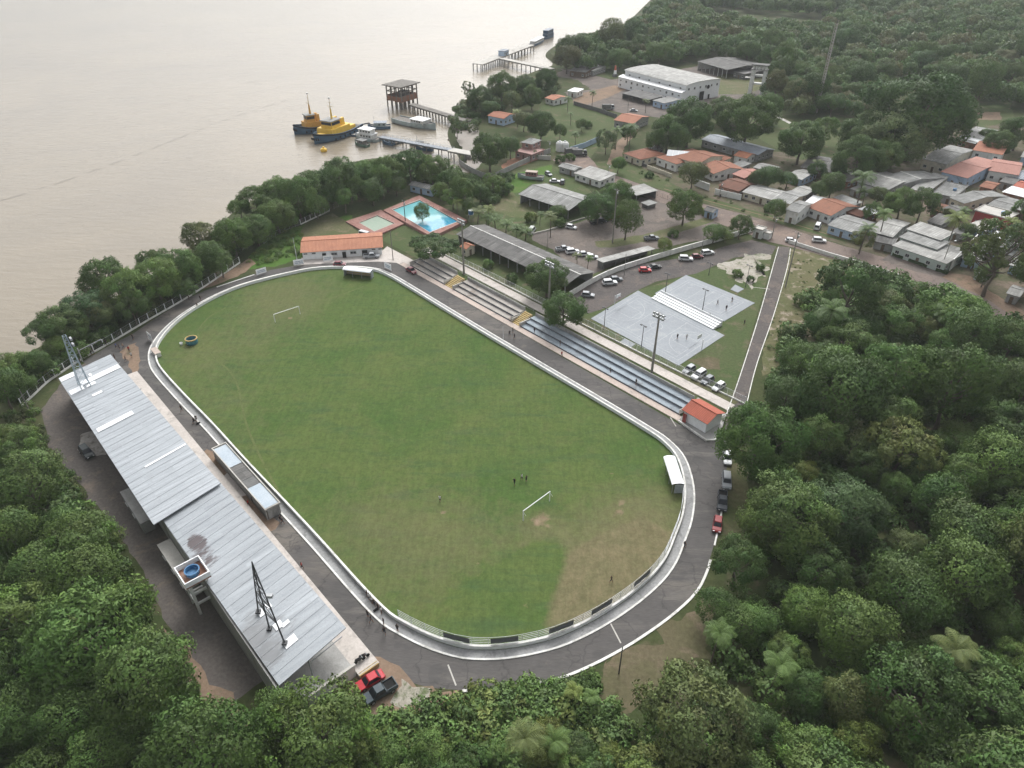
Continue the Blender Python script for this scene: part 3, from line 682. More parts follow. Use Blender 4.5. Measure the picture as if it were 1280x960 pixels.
# goals
def goal(l, r, lab):
    a, b = at(*l), at(*r); d = (b-a).normalized(); c = (a+b)/2
    T = thing('goal', lab, 'goal', c, atan2(d.y, d.x), 'goals on the pitch')
    for s in (-1, 1): MB().tube((s*3.66, 0, 0), (s*3.66, 0, 2.44), .09, None, 8).build('post', M['cleanwhite'], T)
    MB().tube((-3.75, 0, 2.49), (3.75, 0, 2.49), .09, None, 8).build('crossbar', M['cleanwhite'], T)
    for s in (-1, 1): MB().tube((s*3.66, 0, 2.3), (s*3.66, .7 if l[0] < 500 else -.7, 1.7), .03, None, 5).build('net_stay', M['whitesteel'], T)
goal((344.2, 403), (375.2, 392.7), 'white goal frame at the far end of the pitch')
goal((653.9, 650.8), (686.9, 626.3), 'white goal frame at the near end beside the bare earth')

# grandstand (stadium axes: x along the stand, y across, towards the pitch)
def stand():
    T = thing('grandstand', 'long covered grandstand with a pale grey metal sheet roof', 'grandstand', ab(-118, 20), AXA)
    O = Vector((-118, 20))
    def loc(u, v, z):
        a, b = toab(at(u, v, z)); return Vector((a-O.x, b-O.y, z))
    # stepped seating
    mb = MB(); x0, x1 = -168.6+118, -62.6+118; nst = 9
    for i in range(nst):
        y1 = 4.6-i*1.15; zt = .95+i*.36
        mb.box(((x0+x1)/2, y1-.575, zt/2), (x1-x0, 1.15, zt))
    mb.build('seating_tiers', M['concrete'], T)
    MB().box(((x0+x1)/2+.5, 6.35, .35), (x1-x0+1, 3.46, .7)).build('front_platform', M['palepave'], T)
    mb = MB(); mb.box((x1+.12, -.7, 1.3), (.22, 10.4, 2.6)); mb.build('end_wall', M['white'], T); MB().box((x0-.12, -.5, 2.1), (.22, 11, 4.2)).build('end_wall', M['concrete'], T)
    MB().box(((x0+x1)/2, -6.2, 2.9), (x1-x0-.6, .25, 5.8)).build('back_wall', M['concrete'], T)
    MB().box((x1+.12, -.7, 2.66), (.42, 10.8, .1)).build('coping', M['palecon'], T)
    mb = MB(); mb.tube((x1+.6, 8.0, .72), (x1+.6, 4.8, .72), .06, None, 4); mb.box((x1+1.0, 6.3, .36), (.22, 3.3, .74)); mb.build('platform_edge', M['yellow'], T)
    for i in range(9):
        x = -63+118-2-i*14.2
        m2 = MB(); m2.tube((x, -.9, 2.6), (x, -.9, 6.35), .14, None, 6); m2.tube((x, -.9, 5.6), (x, 4.6, 6.7), .09, None, 5); m2.build('column', M['steel'], T)
    # roof sections
    def section(c, rib, lip):
        fa, fb, rb, ra = c       # front far, front near, rear near, rear far
        n, m = 150, 30; vs = []; gr = []
        def pt(s, t, dz=0):
            p = ra.lerp(rb, s); q = fa.lerp(fb, s); r = p.lerp(q, t); return Vector((r.x, r.y, r.z+dz))
        for i in range(n+1):
            for j in range(m+1): vs.append(pt(i/n, j/m))
        fs = [(i*(m+1)+j, (i+1)*(m+1)+j, (i+1)*(m+1)+j+1, i*(m+1)+j+1) for i in range(n) for j in range(m)]
        mb = MB(); mb.add(vs, fs)
        k = len(mb.v); mb.v += [(v[0], v[1], v[2]-.14) for v in vs]; mb.f += [tuple(k+q for q in f[::-1]) for f in fs]; mb.m += [0]*len(fs)
        for e0, e1 in (((0, 0), (1, 0)), ((1, 0), (1, 1)), ((1, 1), (0, 1)), ((0, 1), (0, 0))):
            a, b = pt(*e0), pt(*e1); mb.face([a, (a.x, a.y, a.z-.14), (b.x, b.y, b.z-.14), b])
        nr = int((fb-fa).length/1.9)
        for i in range(nr+1):
            a, b = pt(i/nr, .002, .03), pt(i/nr, .998, .03); mb.tube(a, b, .022, None, 4)
        me = mb.mesh('roof', M['standroof']); o = link('roof', me, T); return o, pt
    far = [loc(138, 443, 7.5), loc(275.5, 604, 7.5), loc(192, 656, 6.7), loc(73, 473, 6.7)]
    near = [loc(271, 598, 7.0), loc(432.5, 784.5, 7.0), loc(349, 857, 6.2), loc(200, 645, 6.2)]
    r1, p1 = section(far, 1.0, .1); r2, p2 = section(near, 1.0, .1)
    def st(c, u, v, z):
        p = loc(u, v, z); fa, fb, rb, ra = c
        s = (p-ra).dot(fb-fa)/(fb-fa).length_squared
        q0, q1 = ra.lerp(rb, s), fa.lerp(fb, s); t = (p-q0).dot(q1-q0)/(q1-q0).length_squared
        s = (p-q0.lerp(q1, t)).dot(fb-fa)/(fb-fa).length_squared+s
        return s, t
    def panel(c, pt, a, b, w, parent):
        s0, t0 = st(c, *a, 7.0); s1, t1 = st(c, *b, 7.0); L = (c[1]-c[0]).length; h = w/2/L; t0, t1 = max(.01, min(t0, t1)), min(.985, max(t0, t1)); s = (s0+s1)/2
        s = max(h+.004, min(1-h-.004, s))
        mb = MB(); q = [pt(s-h, t0, .10), pt(s+h, t0, .10), pt(s+h, t1, .10), pt(s-h, t1, .10)]; lo = [(v.x, v.y, v.z-.05) for v in q]
        mb.add([tuple(v) for v in q]+lo, [(0, 1, 2, 3), (7, 6, 5, 4), (0, 4, 5, 1), (1, 5, 6, 2), (2, 6, 7, 3), (3, 7, 4, 0)])
        mb.build('new_sheet', M['newsheet'], parent)
    for a, b, w in (((74, 473), (92, 464), 1.9), ((87, 491), (104, 483), 2.0), ((104, 483), (149, 456), 1.9), ((112, 470), (115, 468), 1.2), ((108, 483), (120, 478), 1.2), ((116, 495), (128, 489), .9), ((122, 539), (166, 515), 1.5), ((183, 586), (233, 555), .5)):
        panel(far, p1, a, b, w, r1)
    for a, b, w in (((323, 766), (330, 760), 1.3), ((333, 757), (338, 752), 1.2), ((343, 783), (352, 775), 1.3), ((355, 805), (370, 793), 1.4), ((352, 780), (362, 774), .7)):
        panel(near, p2, a, b, w, r2)
    # stains: blotches kept as a wear attribute of the near roof sheet
    me = r2.data; co = [v.co for v in me.vertices]; rust, grime = [0.0]*len(co), [0.0]*len(co)
    wp = [p2(*st(near, u, v, 6.6)) for u, v in ((246, 677), (252, 690), (262, 700), (318, 792), (334, 815), (345, 788), (318, 770))]
    for i, c in enumerate(co):
        for k, (rx, ry, wt) in enumerate(((2.0, 1.3, 1.3), (1.7, 1.7, .8), (1.2, 2.0, .7), (3.0, 3.2, .9), (2.5, 2.5, .9), (2.4, 3.0, .7), (1.8, 1.8, .6))):
            q = sqrt(((c.x-wp[k].x)/rx)**2+((c.y-wp[k].y)/ry)**2); w = max(0, 1-(q/1.5)**2)*wt
            if k < 3: rust[i] = max(rust[i], w)
            else: grime[i] = max(grime[i], w)
    me.attributes.new('rust', 'FLOAT', 'POINT').data.foreach_set('value', rust); me.attributes.new('grime', 'FLOAT', 'POINT').data.foreach_set('value', grime)
    m = M['standroof'].copy(); t = m.node_tree; b = [x for x in t.nodes if x.type == 'BSDF_PRINCIPLED'][0]; c = b.inputs['Base Color'].links[0].from_socket
    v = coords(t, 'Object', (1.6, .55, 1)); nz = noise(t, v, 1.1, 5, .7, .4)
    for nm, colr, lo in (('rust', (.075, .055, .055), 1.30), ('grime', (.22, .225, .23), 1.25)):
        k = N(t, 'ShaderNodeMath', {0: N(t, 'ShaderNodeAttribute', attribute_name=nm).outputs['Fac'], 1: N(t, 'ShaderNodeMath', {0: nz, 1: 1.7}, operation='MULTIPLY').outputs[0]}, operation='ADD').outputs[0]
        gate = N(t, 'ShaderNodeMath', {0: N(t, 'ShaderNodeAttribute', attribute_name=nm).outputs['Fac'], 1: 6.0}, operation='MULTIPLY', use_clamp=True).outputs[0]
        f = N(t, 'ShaderNodeMath', {0: N(t, 'ShaderNodeMapRange', {0: k, 1: lo, 2: lo+.35, 3: 0.0, 4: .9}).outputs[0], 1: gate}, operation='MULTIPLY').outputs[0]; c = mixc(t, f, c, colr)
    t.links.new(c, b.inputs['Base Color']); me.materials.clear(); me.materials.append(m)
    return T
stand()
# low annexes behind the grandstand
def obox(label, cat, name, a0, a1, b0, b1, h, mat, roofm='darkcon', door=False):
    T = thing(name, label, cat, ab((a0+a1)/2, (b0+b1)/2), AXA); l, w = a1-a0, b1-b0
    MB().box((0, 0, h/2), (l, w, h)).build('wall', M[mat], T); MB().box((0, 0, h+.08), (l+.3, w+.3, .15)).build('roof', M[roofm], T)
    for i in range(max(1, int(l/4))):
        put_window(T, -l/2+2+i*4, -w/2, min(1.6, h*.6), 0)
    return T
obox('low grey concrete annex along the rear of the grandstand beside the tank tower', 'annex', 'annex', -106, -93, 11.4, 13.4, 2.3, 'concrete', 'palecon')
obox('small weathered concrete annex with flat roof behind the grandstand near the parked SUV', 'annex', 'annex', -124, -113, 10.9, 12.9, 2.6, 'greywall', 'concrete')

def tank_tower():
    c = at(239.5, 712, 8.4); c.z = 0
    T = thing('water_tower', 'concrete frame water tower with blue tank behind the grandstand', 'water tower', c, AXA)
    L, W = 3.6, 3.1
    for x in (-1, 1):
        for y in (-1, 1): MB().box((x*(L/2-.3), y*(W/2-.3), 3.6), (.42, .42, 7.2)).build('leg', M['white'], T)
    for z in (2.4, 4.8):
        mb = MB()
        for y in (-1, 1): mb.box((0, y*(W/2-.3), z), (L-1.05, .3, .4))
        for x in (-1, 1): mb.box((x*(L/2-.3), 0, z), (.3, W-1.05, .4))
        mb.build('cross_beam', M['white'], T)
    MB().box((0, 0, 7.3), (L+.9, W+.9, .25)).build('deck', M['brick'], T)
    mb = MB()
    for y in (-1, 1): mb.box((0, y*(W/2+.36), 7.93), (L+.9, .18, .99))
    for x in (-1, 1): mb.box((x*(L/2+.36), 0, 7.93), (.18, W+.53, .99))
    mb.build('parapet', M['cleanwhite'], T)
    MB().lathe([(.0, .06), (1.0, .06), (1.12, .9), (1.2, .92), (1.2, 1.0), (1.02, 1.0), (.95, .3), (0, .28)], (0, 0, 7.4), 20).build('tank', M['bluetank'], T)
    return T
tank_tower()

def tripod_tower():
    feet = [at(323, 765, 6.75), at(345, 795, 6.6), at(356, 804, 6.7), at(337, 786, 6.5)]
    c = at(341, 788, 6.6); base = Vector((c.x, c.y, 0))
    h = 17.0
    for k in range(80):
        if pj((c.x, c.y, 6.6+k*.2))[1] < 703: h = 6.6+k*.2; break
    T = thing('floodlight_tower', 'rusty tripod floodlight tower rising from the near roof section', 'floodlight tower', base, 0, 'lattice towers on the grandstand roof')
    ap = Vector((0, 0, h)); F3 = [f-base for f in (feet[0], feet[2], feet[3])]
    for f in F3: MB().tube(f, ap, .13, .08, 6).build('leg', M['darksteel'], T)
    mb = MB()
    for k in (.25, .45, .65, .82):
        q = [f.lerp(ap, k) for f in F3]
        for i in range(3): mb.tube(q[i], q[(i+1) % 3], .07, None, 5)
        q2 = [f.lerp(ap, k+.17) for f in F3]
        for i in range(3): mb.tube(q[i], q2[(i+1) % 3], .05, None, 4)
    mb.build('bracing', M['darksteel'], T)
    q = F3[1].lerp(ap, .58); mb = MB().box(q+Vector((.4, .2, 0)), (.9, .5, .5)); mb.build('floodlight', M['steel'], T)
    for f in F3: MB().box(f+Vector((0, 0, .1)), (.7, .7, .3)).build('foot_plate', M['darksteel'], T)
tripod_tower()
def lattice_tower():
    c = at(106, 482, 6.9); base = Vector((c.x, c.y, 0)); h = 20
    for k in range(120):
        if pj((c.x, c.y, 6.9+k*.2))[1] < 420: h = 6.9+k*.2; break
    T = thing('floodlight_tower', 'pale blue lattice floodlight tower rising from the far roof section', 'floodlight tower', base, AXA, 'lattice towers on the grandstand roof')
    def cor(z, i):
        w = 1.25-.85*(z-6.5)/(h-6.5); return Vector((w*(1, -1, -1, 1)[i], w*(1, 1, -1, -1)[i]*.8, z))
    for i in range(4): MB().tube(cor(6.5, i), cor(h, i), .10, .07, 5).build('leg', M['palesteel'] if 'palesteel' in M else M.setdefault('palesteel', plain('pale_blue_steel', (.36, .43, .48), .5)), T)
    mb = MB(); n = 9
    for k in range(n):
        z0, z1 = 6.5+(h-6.5)*k/n, 6.5+(h-6.5)*(k+1)/n
        for i in range(4):
            mb.tube(cor(z1, i), cor(z1, (i+1) % 4), .05, None, 4); mb.tube(cor(z0, i), cor(z1, (i+1) % 4), .045, None, 4)
    mb.build('bracing', M['palesteel'], T)
    for z in (h-1, h-2.4): MB().box((.2, .9, z), (1.1, .4, .5)).build('floodlight', M['steel'], T)
    for i in range(4): MB().box(cor(6.62, i), (.6, .6, .25)).build('foot_plate', M['darksteel'], T)
lattice_tower()

def booth():
    P = [at(u, v, 2.6) for u, v in ((262.5, 560), (283, 553.5), (350.5, 628), (333, 640))]
    c = sum(P, Vector())/4; c.z = 0; e = (P[2]-P[1]); ang = atan2(e.y, e.x)
    L = e.length+.3; W = 3.1
    T = thing('team_bench_shelter', 'long flat roofed concrete team bench shelter between grandstand and pitch wall', 'team shelter', c, ang)
    MB().box((0, 0, 2.45), (L, W, .18)).build('roof_slab', M['concrete'], T)
    mb = MB()
    for s in (-1, 1): mb.box((0, s*(W/2-.1), 2.66), (L, .2, .24)); mb.box((s*(L/2-.12), 0, 2.66), (.24, W-.41, .24))
    mb.build('roof_rim', M['palecon'], T)
    for x0, x1, m in ((-.48, -.16, 'fibroblue'), (-.155, .055, 'fibrodark'), (.06, .17, 'darkcon'), (.175, .48, 'fibroblue')):
        MB().box(((x0+x1)/2*L, 0, 2.575), ((x1-x0)*L-.1, W-.5, .06)).build('roof_panel', M[m] if m != 'fibroblue' else M['benchroof'] if 'benchroof' in M else M.setdefault('benchroof', weathered('pale_blue_roof_coat', (.36, .42, .47), (.42, .47, .51), .5, 4, .6)), T)
    for x in (-.157, -.05, .057, .172): MB().box((x*L, 0, 2.60), (.16, W-.45, .1)).build('roof_rib', M['darkcon'], T)
    MB().box((0, -W/2+.15, 1.18), (L-.3, .15, 2.36)).build('back_wall', M['concrete'], T)
    for s in (-1, 1): MB().box((s*(L/2-.2), .05, 1.18), (.16, W-.65, 2.36)).build('end_wall', M['concrete'], T)
    for k in range(5): MB().box((-L/2+.5+k*(L-1)/4, W/2-.3, 1.18), (.16, .16, 2.36)).build('post', M['steel'], T)
    MB().box((0, -.5, .45), (L-.9, .5, .08)).build('bench', M['wood'], T)
booth()
P('shelter_pavement', [(250, 568), (262, 560), (333, 640), (352, 655), (335, 668), (310, 650), (270, 602)], 'dirt', .013, rag=.3)
P('shelter_pavement', [(272, 603), (287, 588), (314, 617), (298, 622)], 'palepave', .022)

def dugout(lab, pts, face, bench, z=2.35):
    P_ = [at(u, v, z) for u, v in pts]; e = (P_[1]-P_[0]); ang = atan2(e.y, e.x); ey = Vector((-sin(ang), cos(ang), 0))
    L = e.length; c = (P_[0]+P_[1])/2+ey*(1.1*face); c.z = 0
    T = thing('dugout', lab, 'dugout', c, ang, 'white roofed dugouts at the pitch ends')
    n = 8; rings = []
    for x in (-L/2, L/2):
        up = [(x, -1.25*cos(pi*k/n), z-.05+.42*sin(pi*k/n)) for k in range(n+1)]
        rings.append(up+[(p[0], p[1]*.98, p[2]-.06) for p in up[::-1]])
    MB().loft(rings).build('roof', M['newsheet'], T)
    MB().box((0, face*1.1, 1.1), (L-.2, .06, 2.2)).build('back_panel', M['panel'] if 'panel' in M else M.setdefault('panel', plain('pale_panel', (.40, .43, .45), .5)), T)
    for s in (-1, 1): MB().box((s*(L/2-.12), face*.25, 1.1), (.05, 1.65, 2.2)).build('side_panel', M['panel'], T)
    for k in range(4): MB().tube((-L/2+.15+k*(L-.3)/3, -face*1.0, 0), (-L/2+.15+k*(L-.3)/3, -face*1.0, z), .05, None, 6).build('post', M['steel'], T)
    mb = MB(); mb.box((0, face*.6, .5), (L-.6, .5, .08)); mb.box((0, face*.92, .95), (L-.6, .06, .55)); mb.build('bench', M[bench], T)
dugout('white curved roof dugout with a yellow bench at the far end', ((428, 337), (463, 341)), 1, 'yellow')
dugout('white curved roof dugout on the near right curve beside the track', ((830, 571), (841, 606)), 1, 'steel')

# right-hand terrace
def bleacher(lab, a0, a1, tread, n=3):
    T = thing('bleacher', lab, 'bleacher', ab((a0+a1)/2, 113.0), AXA, 'bleacher sections along the right straight'); L = a1-a0; dep, rs = 1.78, .55
    for i in range(n):
        y0 = i*dep; z = .5+i*rs
        MB().box((0, y0+dep/2, z/2), (L, dep, z)).build('tier', M[tread], T)
        MB().box((0, y0-.03, z-.22), (L-.02, .05, .36)).build('riser_band', M['riser'] if 'riser' in M else M.setdefault('riser', weathered('dark_riser_face', (.10, .11, .13), (.15, .155, .165), .5, 3, .8)), T)  # darker band across the front of each tier
    mb = MB().box((0, n*dep+.12, (.5+n*rs)/2+.2), (L, .2, .9+n*rs)); mb.build('back_wall', M['concrete'], T)
    for s in (-1, 1): MB().box((s*(L/2+.09), n*dep/2+.2, .7), (.16, n*dep+.3, 1.4)).build('side_wall', M['palecon'], T)
M['bluecon'] = weathered('blue_grey_concrete', (.31, .355, .39), (.25, .285, .315), .35, 3, .85, c3=(.19, .205, .22))
M['bluepale'] = weathered('pale_blue_edge', (.38, .43, .465), (.31, .35, .385), .5, 3, .8, c3=(.24, .26, .28))
M['drycon'] = weathered('stained_pale_concrete', (.40, .37, .335), (.31, .285, .26), .35, 3, .9, c3=(.20, .165, .14))
bleacher('short stained bleacher section beside the parked dark red car', -174.5, -157.2, 'drycon')
bleacher('middle stained bleacher section between the two yellow ramps', -152.3, -127.0, 'drycon')
bleacher('long blue grey bleacher section ending at the red roofed hut', -122.8, -70.2, 'bluecon')
def ramp_steps(lab, a0, a1):
    T = thing('stairway', lab, 'stairway', ab((a0+a1)/2, 113), AXA, 'yellow stairways between bleachers'); L = a1-a0
    for i in range(9): MB().box((0, .25+i*.55, (.25+i*.19)/2), (L-.5, .55, .25+i*.19)).build('step', M['yellow'], T)
    for s in (-1, 1): MB().box((s*(L/2-.12), 2.6, .6), (.2, 5.2, 1.2)).build('side_wall', M['palecon'], T)
ramp_steps('yellow stairway between the two stained bleacher sections', -156.9, -152.7)
ramp_steps('yellow stairway between stained and blue grey bleachers', -126.6, -123.2)
mesh_fence('white mesh fence behind the bleachers along the club and courts', [ab(-176, 126.0), ab(-150, 126.3), ab(-120, 126.4), ab(-90, 126.8), ab(-62.5, 127.6)], 2.1, 2.4, 'whitesteel', 'whitesteel', .3, .35, wirer=.014)
mesh_fence('short green railing between the bleachers and the paved walk', [ab(-174, 121.7), ab(-127, 121.7)], 1.0, 2.5, 'steel', 'steel', .5, name='railing', cat='railing')
# little red roofed hut at the end of the terrace
T = house('small white hut with bright red and orange tiled roof beside the track', [(853.5, 512), (885.5, 532), (906, 515), (873.5, 498)], 3.2, 'gable', 1.25, 'tilered', 'cleanwhite', 'hut', 'hut', over=.5, wins=False, z0=.35)
for k in (-2.4, .6): put_door(T, k, -(T.children[0].dimensions.y/2), 0, 0, 'reddoor', (1, 1.1))
pl = px([(848, 527), (883, 551.5), (893, 551), (899, 546), (908, 519), (872, 498)])
mb = MB(); c = sum(pl, Vector())/6; mb.prism([(p.x, p.y) for p in pl], -.1, .34); o = mb.build('hut_pavement', M['concrete']); tag(o, kind='structure')
mb = MB(); L = [pl[0], pl[1], pl[2], pl[3]]; strip(mb, offs(L, .15), offs(L, -.15), -.1, .40); tag(mb.build('kerb', M['kerb']), kind='structure')

# changing rooms at the far end
rid = at(377, 301.5, 3.95); fr = at(375, 316, 2.75)
e = at(479, 309, 2.75)-fr; ey = Vector((-e.y, e.x, 0)).normalized(); wch = abs((rid-fr).dot(ey))*2
T = house('long white changing block with weathered orange tile roof at the far end', [(375, 316), (479, 309)], 2.75, 'gable', 1.2, 'tileorange', 'cleanwhite', 'changing block', 'changing_block', W=wch, over=.6, wins=False)
l = T.children[0].dimensions.x; w = T.children[0].dimensions.y
for k, (x, kind, s) in enumerate(((-.44, 'w', (.9, .35)), (-.34, 'w', (.9, .35)), (-.22, 'h', (1.3, 1)), (-.10, 'W', (1.5, .75)), (.02, 'h', (1.2, 1)), (.13, 'W', (1.5, .8)), (.27, 'h', (1.8, 1.05)), (.38, 'w', (.9, .35)), (.46, 'w', (.9, .35)))):
    if kind == 'h': put_door(T, x*l, -w/2, 0, 0, 'hole', s)
    else: put_window(T, x*l, -w/2, 2.25 if kind == 'w' else 1.6, 0, s)

# sponsor boards standing by the track
M['boardink'] = plain('faded_blue_print', (.22, .30, .38), .6)
def board(lab, l, r, h=1.5, lines=2):
    a, b = at(*l), at(*r); d = b-a; c = (a+b)/2; L = d.length
    T = thing('advertising_board', lab, 'board', c, atan2(d.y, d.x), 'white boards standing around the track')
    MB().box((0, 0, .3+h/2), (L, .06, h)).build('panel', M['cleanwhite'], T)
    for s in (-1, 1): MB().tube((s*L*.42, .05, 0), (s*L*.42, .05, .3+h), .035, None, 5).build('leg', M['steel'], T)
    mb = MB(); r_ = random.Random(int(l[0]))
    for k in range(lines):
        x = -L*.36
        while x < L*.34:
            w = r_.uniform(.08, .3); mb.box((x+w/2, -.036, .3+h*(.62-.28*k)), (w, .012, h*.16)); x += w+.09
    mb.build('print', M['boardink'], T)
board('white advertising board on the left bend beside the track edge', (186.5, 425), (191.5, 429), 2.3, 1)
board('white advertising board on the far left bend near the bare soil', (321, 345), (333.5, 341), 1.7)
board('pale advertising board left of the changing block beside the flagless pole', (367.5, 333), (380, 331), 1.8)
board('pale advertising board directly before the changing block windows', (404.5, 328), (416.5, 326.5), 1.9)
board('white advertising board on the far right bend near the dark red car', (481, 335.5), (489.5, 339.5), 2.0)
# teal pool-like tub on the grass and its bucket
T = thing('water_tub', 'round teal tub with orange rim standing on the far left grass', 'tub', at(240.5, 429))
MB().lathe([(0, .03), (1.35, .03), (1.5, .5), (1.42, 1.35), (1.3, 1.35), (1.2, .4), (0, .35)], (0, 0, 0), 20).build('tub_body', M['teal'], T)
MB().lathe([(1.30, 1.352), (1.56, 1.33), (1.58, 1.55), (1.32, 1.58), (1.30, 1.352)], (0, 0, 0), 20, 0, False).build('rim', M['yellow'], T)
T = thing('bucket', 'small white bucket on the grass beside the teal tub', 'bucket', at(227, 431))
MB().lathe([(0, 0), (.32, 0), (.42, .62), (.38, .62), (.30, .1), (0, .1)], (0, 0, 0), 12).build('bucket_body', M['cleanwhite'], T)
mb = MB(); mb.path([(.4*cos(k*pi/6), 0, .6+.35*sin(k*pi/6)) for k in range(7)], .02, 4); mb.build('handle', M['steel'], T)
T = thing('concrete_gate_pier', 'pale stained gateway block set into the pitch wall on the left bend', 'gate pier', at(196, 443), AXA)
MB().box((0, 0, .55), (3.4, 1.3, 1.1)).build('block', M['kerb'], T); MB().box((0, 0, 1.15), (3.6, 1.5, .1)).build('coping', M['pinkpave'], T)

# shore fence: white kerb wall with posts
SF = catmull(px([(28, 508), (45, 492), (60, 478), (76, 467), (100, 451), (140, 428), (185, 401), (240, 369), (300, 329)]), 3)
mesh_fence('white post and mesh fence along the river bank left of the track', SF, 2.2, 3.0, 'cleanwhite', 'steel', .5, .45, pw=.16)
mesh_fence('white post fence above the lawn behind the changing block', px([(376, 281), (395, 272), (412, 264)]), 2.0, 2.4, 'cleanwhite', 'steel', .5, .4, pw=.15)
mesh_fence('old grey mesh fence in the bushes between lawn and shore', px([(330, 305), (345, 295), (360, 287), (376, 281)]), 1.8, 2.5, 'steel', 'steel', .5)
mesh_fence('dark mesh fence at the edge of the woods behind the pool lawn', px([(412, 264), (440, 250), (470, 240), (505, 236)]), 2.0, 2.6, 'polecon', 'darksteel', .6)

# courts
def court(name, pts, tabs, lines):
    Q = px(pts); c = sum(Q, Vector())/4
    mb = MB(); mb.prism([(p.x, p.y) for p in Q], -.1, .10)
    for t in tabs: mb.prism([(p.x, p.y) for p in px(t)], -.1, .096)
    tag(mb.build(name, M['courtgrey']), kind='structure')
    def bl(s, t): return Q[0].lerp(Q[1], s).lerp(Q[3].lerp(Q[2], s), t)
    L = (Q[1]-Q[0]).length; W = (Q[3]-Q[0]).length
    mb = MB()
    def seg(a, b, w=.10):
        a, b = bl(*a), bl(*b); d = (b-a).normalized(); n = Vector((-d.y, d.x, 0))*(w/2)
        mb.face([(p.x, p.y, .106) for p in (a-n, b-n, b+n, a+n)][::1])
    def rect(s0, t0, s1, t1):
        for a, b in (((s0, t0), (s1, t0)), ((s1, t0), (s1, t1)), ((s1, t1), (s0, t1)), ((s0, t1), (s0, t0))): seg(a, b)
    def arc(s, t, r, a0, a1):
        q = [(s+r*cos(radians(a0+(a1-a0)*k/18))/L, t+r*sin(radians(a0+(a1-a0)*k/18))/W) for k in range(19)]
        for a, b in zip(q, q[1:]): seg(a, b)
    lines(seg, rect, arc, L, W)
    tag(mb.build('court_markings', M['courtline']), kind='structure')
M['courtgrey'] = groundmat('court_paint', [(.275, .295, .312), (.245, .262, .28), (.31, .325, .335)], .12, 1.8, .8, .3, fstr=.3)
M['courtline'] = plain('white_court_line', (.42, .44, .455), .7)
def lines1(seg, rect, arc, L, W):
    rect(.05, .09, .95, .91); rect(.09, .14, .91, .86); seg((.5, .09), (.5, .91)); arc(.5, .5, 1.8, 0, 360); arc(.09, .5, 6.7, -88, 88); arc(.91, .5, 6.7, 92, 268)
    rect(.09, .39, .26, .61); rect(.74, .39, .91, .61); seg((.34, .14), (.34, .86)); seg((.66, .14), (.66, .86)); arc(.26, .5, 1.8, -90, 90); arc(.74, .5, 1.8, 90, 270)
court('court_one_pavement', [(738.5, 398.5), (848, 457.5), (905.5, 419.5), (797.5, 363.5)], [[(774.5, 428), (788, 435), (794, 430.5), (781, 423)]], lines1)
def lines2(seg, rect, arc, L, W):
    rect(.10, .12, .90, .88); seg((.5, .12), (.5, .88)); seg((.37, .12), (.37, .88)); seg((.63, .12), (.63, .88)); rect(.14, .2, .86, .8)
court('court_two_pavement', [(818.5, 367), (905, 402), (943.5, 379), (857.5, 344)], [[(913, 362), (922, 366), (930, 361.5), (919, 356)]], lines2)
def mini_stand():
    P_ = px([(814, 373.5), (891, 412.5), (902, 405), (822, 367.5)]); e = P_[1]-P_[0]; ang = atan2(e.y, e.x); c = (P_[0]+P_[1])/2
    T = thing('small_stand', 'white stepped spectator stand between the two courts', 'bleacher', c, ang); L = e.length
    for i in range(4): MB().box((0, .45+i*.9, .2+i*.13), (L, .9, .4+i*.26)).build('tier', M['cleanwhite'], T)
    MB().box((0, 3.72, .85), (L, .14, 1.7)).build('back_wall', M['cleanwhite'], T)
mini_stand()
def hoop(u, v, rz, lab):
    T = thing('basketball_hoop', lab, 'basketball hoop', at(u, v), rz, 'basketball hoops on the larger court')
    mb = MB(); mb.tube((0, 0, 0), (0, 0, 3.0), .09); mb.tube((0, 0, 2.9), (1.1, 0, 3.3), .07); mb.build('pole', M['whitesteel'], T)
    MB().box((1.2, 0, 3.4), (.06, 1.8, 1.05)).build('backboard', M['cleanwhite'], T)
    mb = MB(); mb.path([(1.55+.24*cos(k*pi/5), .24*sin(k*pi/5), 3.05) for k in range(11)], .025, 4); mb.build('ring', M['reddoor'], T)
hoop(768, 381, AXA, 'white basketball hoop at the car park end of the larger court')
hoop(877, 437, AXA+pi, 'white basketball hoop at the lane end of the larger court')
# ================================================================== club, depot and village buildings
H_ = house
# --- club
H_('long dark grey club shed roof running beside the paved walk', [(578, 297), (709, 357), (742, 340), (598, 276.5)], 3.6, 'gable', 1.3, 'fibrodark', 'greywall', 'shed', 'club_shed', ridgecap='kerb', openfront=True)
H_('grey gabled open hall beside the lawn and the beached boat', [(649, 242.5), (714, 264.5), (743, 247), (682, 229.5)], 3.6, 'gable', 1.6, 'fibro', 'greywall', 'hall', 'club_hall', openfront=True)
T = H_('small orange tiled kiosk half under the long club shed', [(577, 309), (585, 313), (593, 306), (584, 302.5)], 2.8, 'gable', .8, 'tileorange', 'cream', 'kiosk', 'kiosk')
H_('small grey roofed store at the village road bend beside white store', [(699, 208), (721, 214.5), (727, 208.5), (707, 203.5)], 2.6, 'gable', .7, 'fibro', 'greywall', 'store', 'store')
H_('white store with pale grey sheet roof at the car park corner', [(721, 217), (753, 228), (768, 218), (734, 208.5)], 2.8, 'shed', .7, 'fibropale', 'white', 'store', 'store')
H_('pale metal carport roof beside the village road behind the big tree', [(786, 240), (801, 246.5), (817.5, 237), (797, 226)], 2.9, 'shed', .3, 'fibropale', 'darkcon', 'carport', 'carport', openfront=True)
H_('long pale car shelter roof inside the club fence', [(754, 329), (819, 312), (810, 307), (744.5, 324)], 2.5, 'shedf', .25, 'fibropale', 'darkcon', 'carport', 'car_shelter', openfront=True)
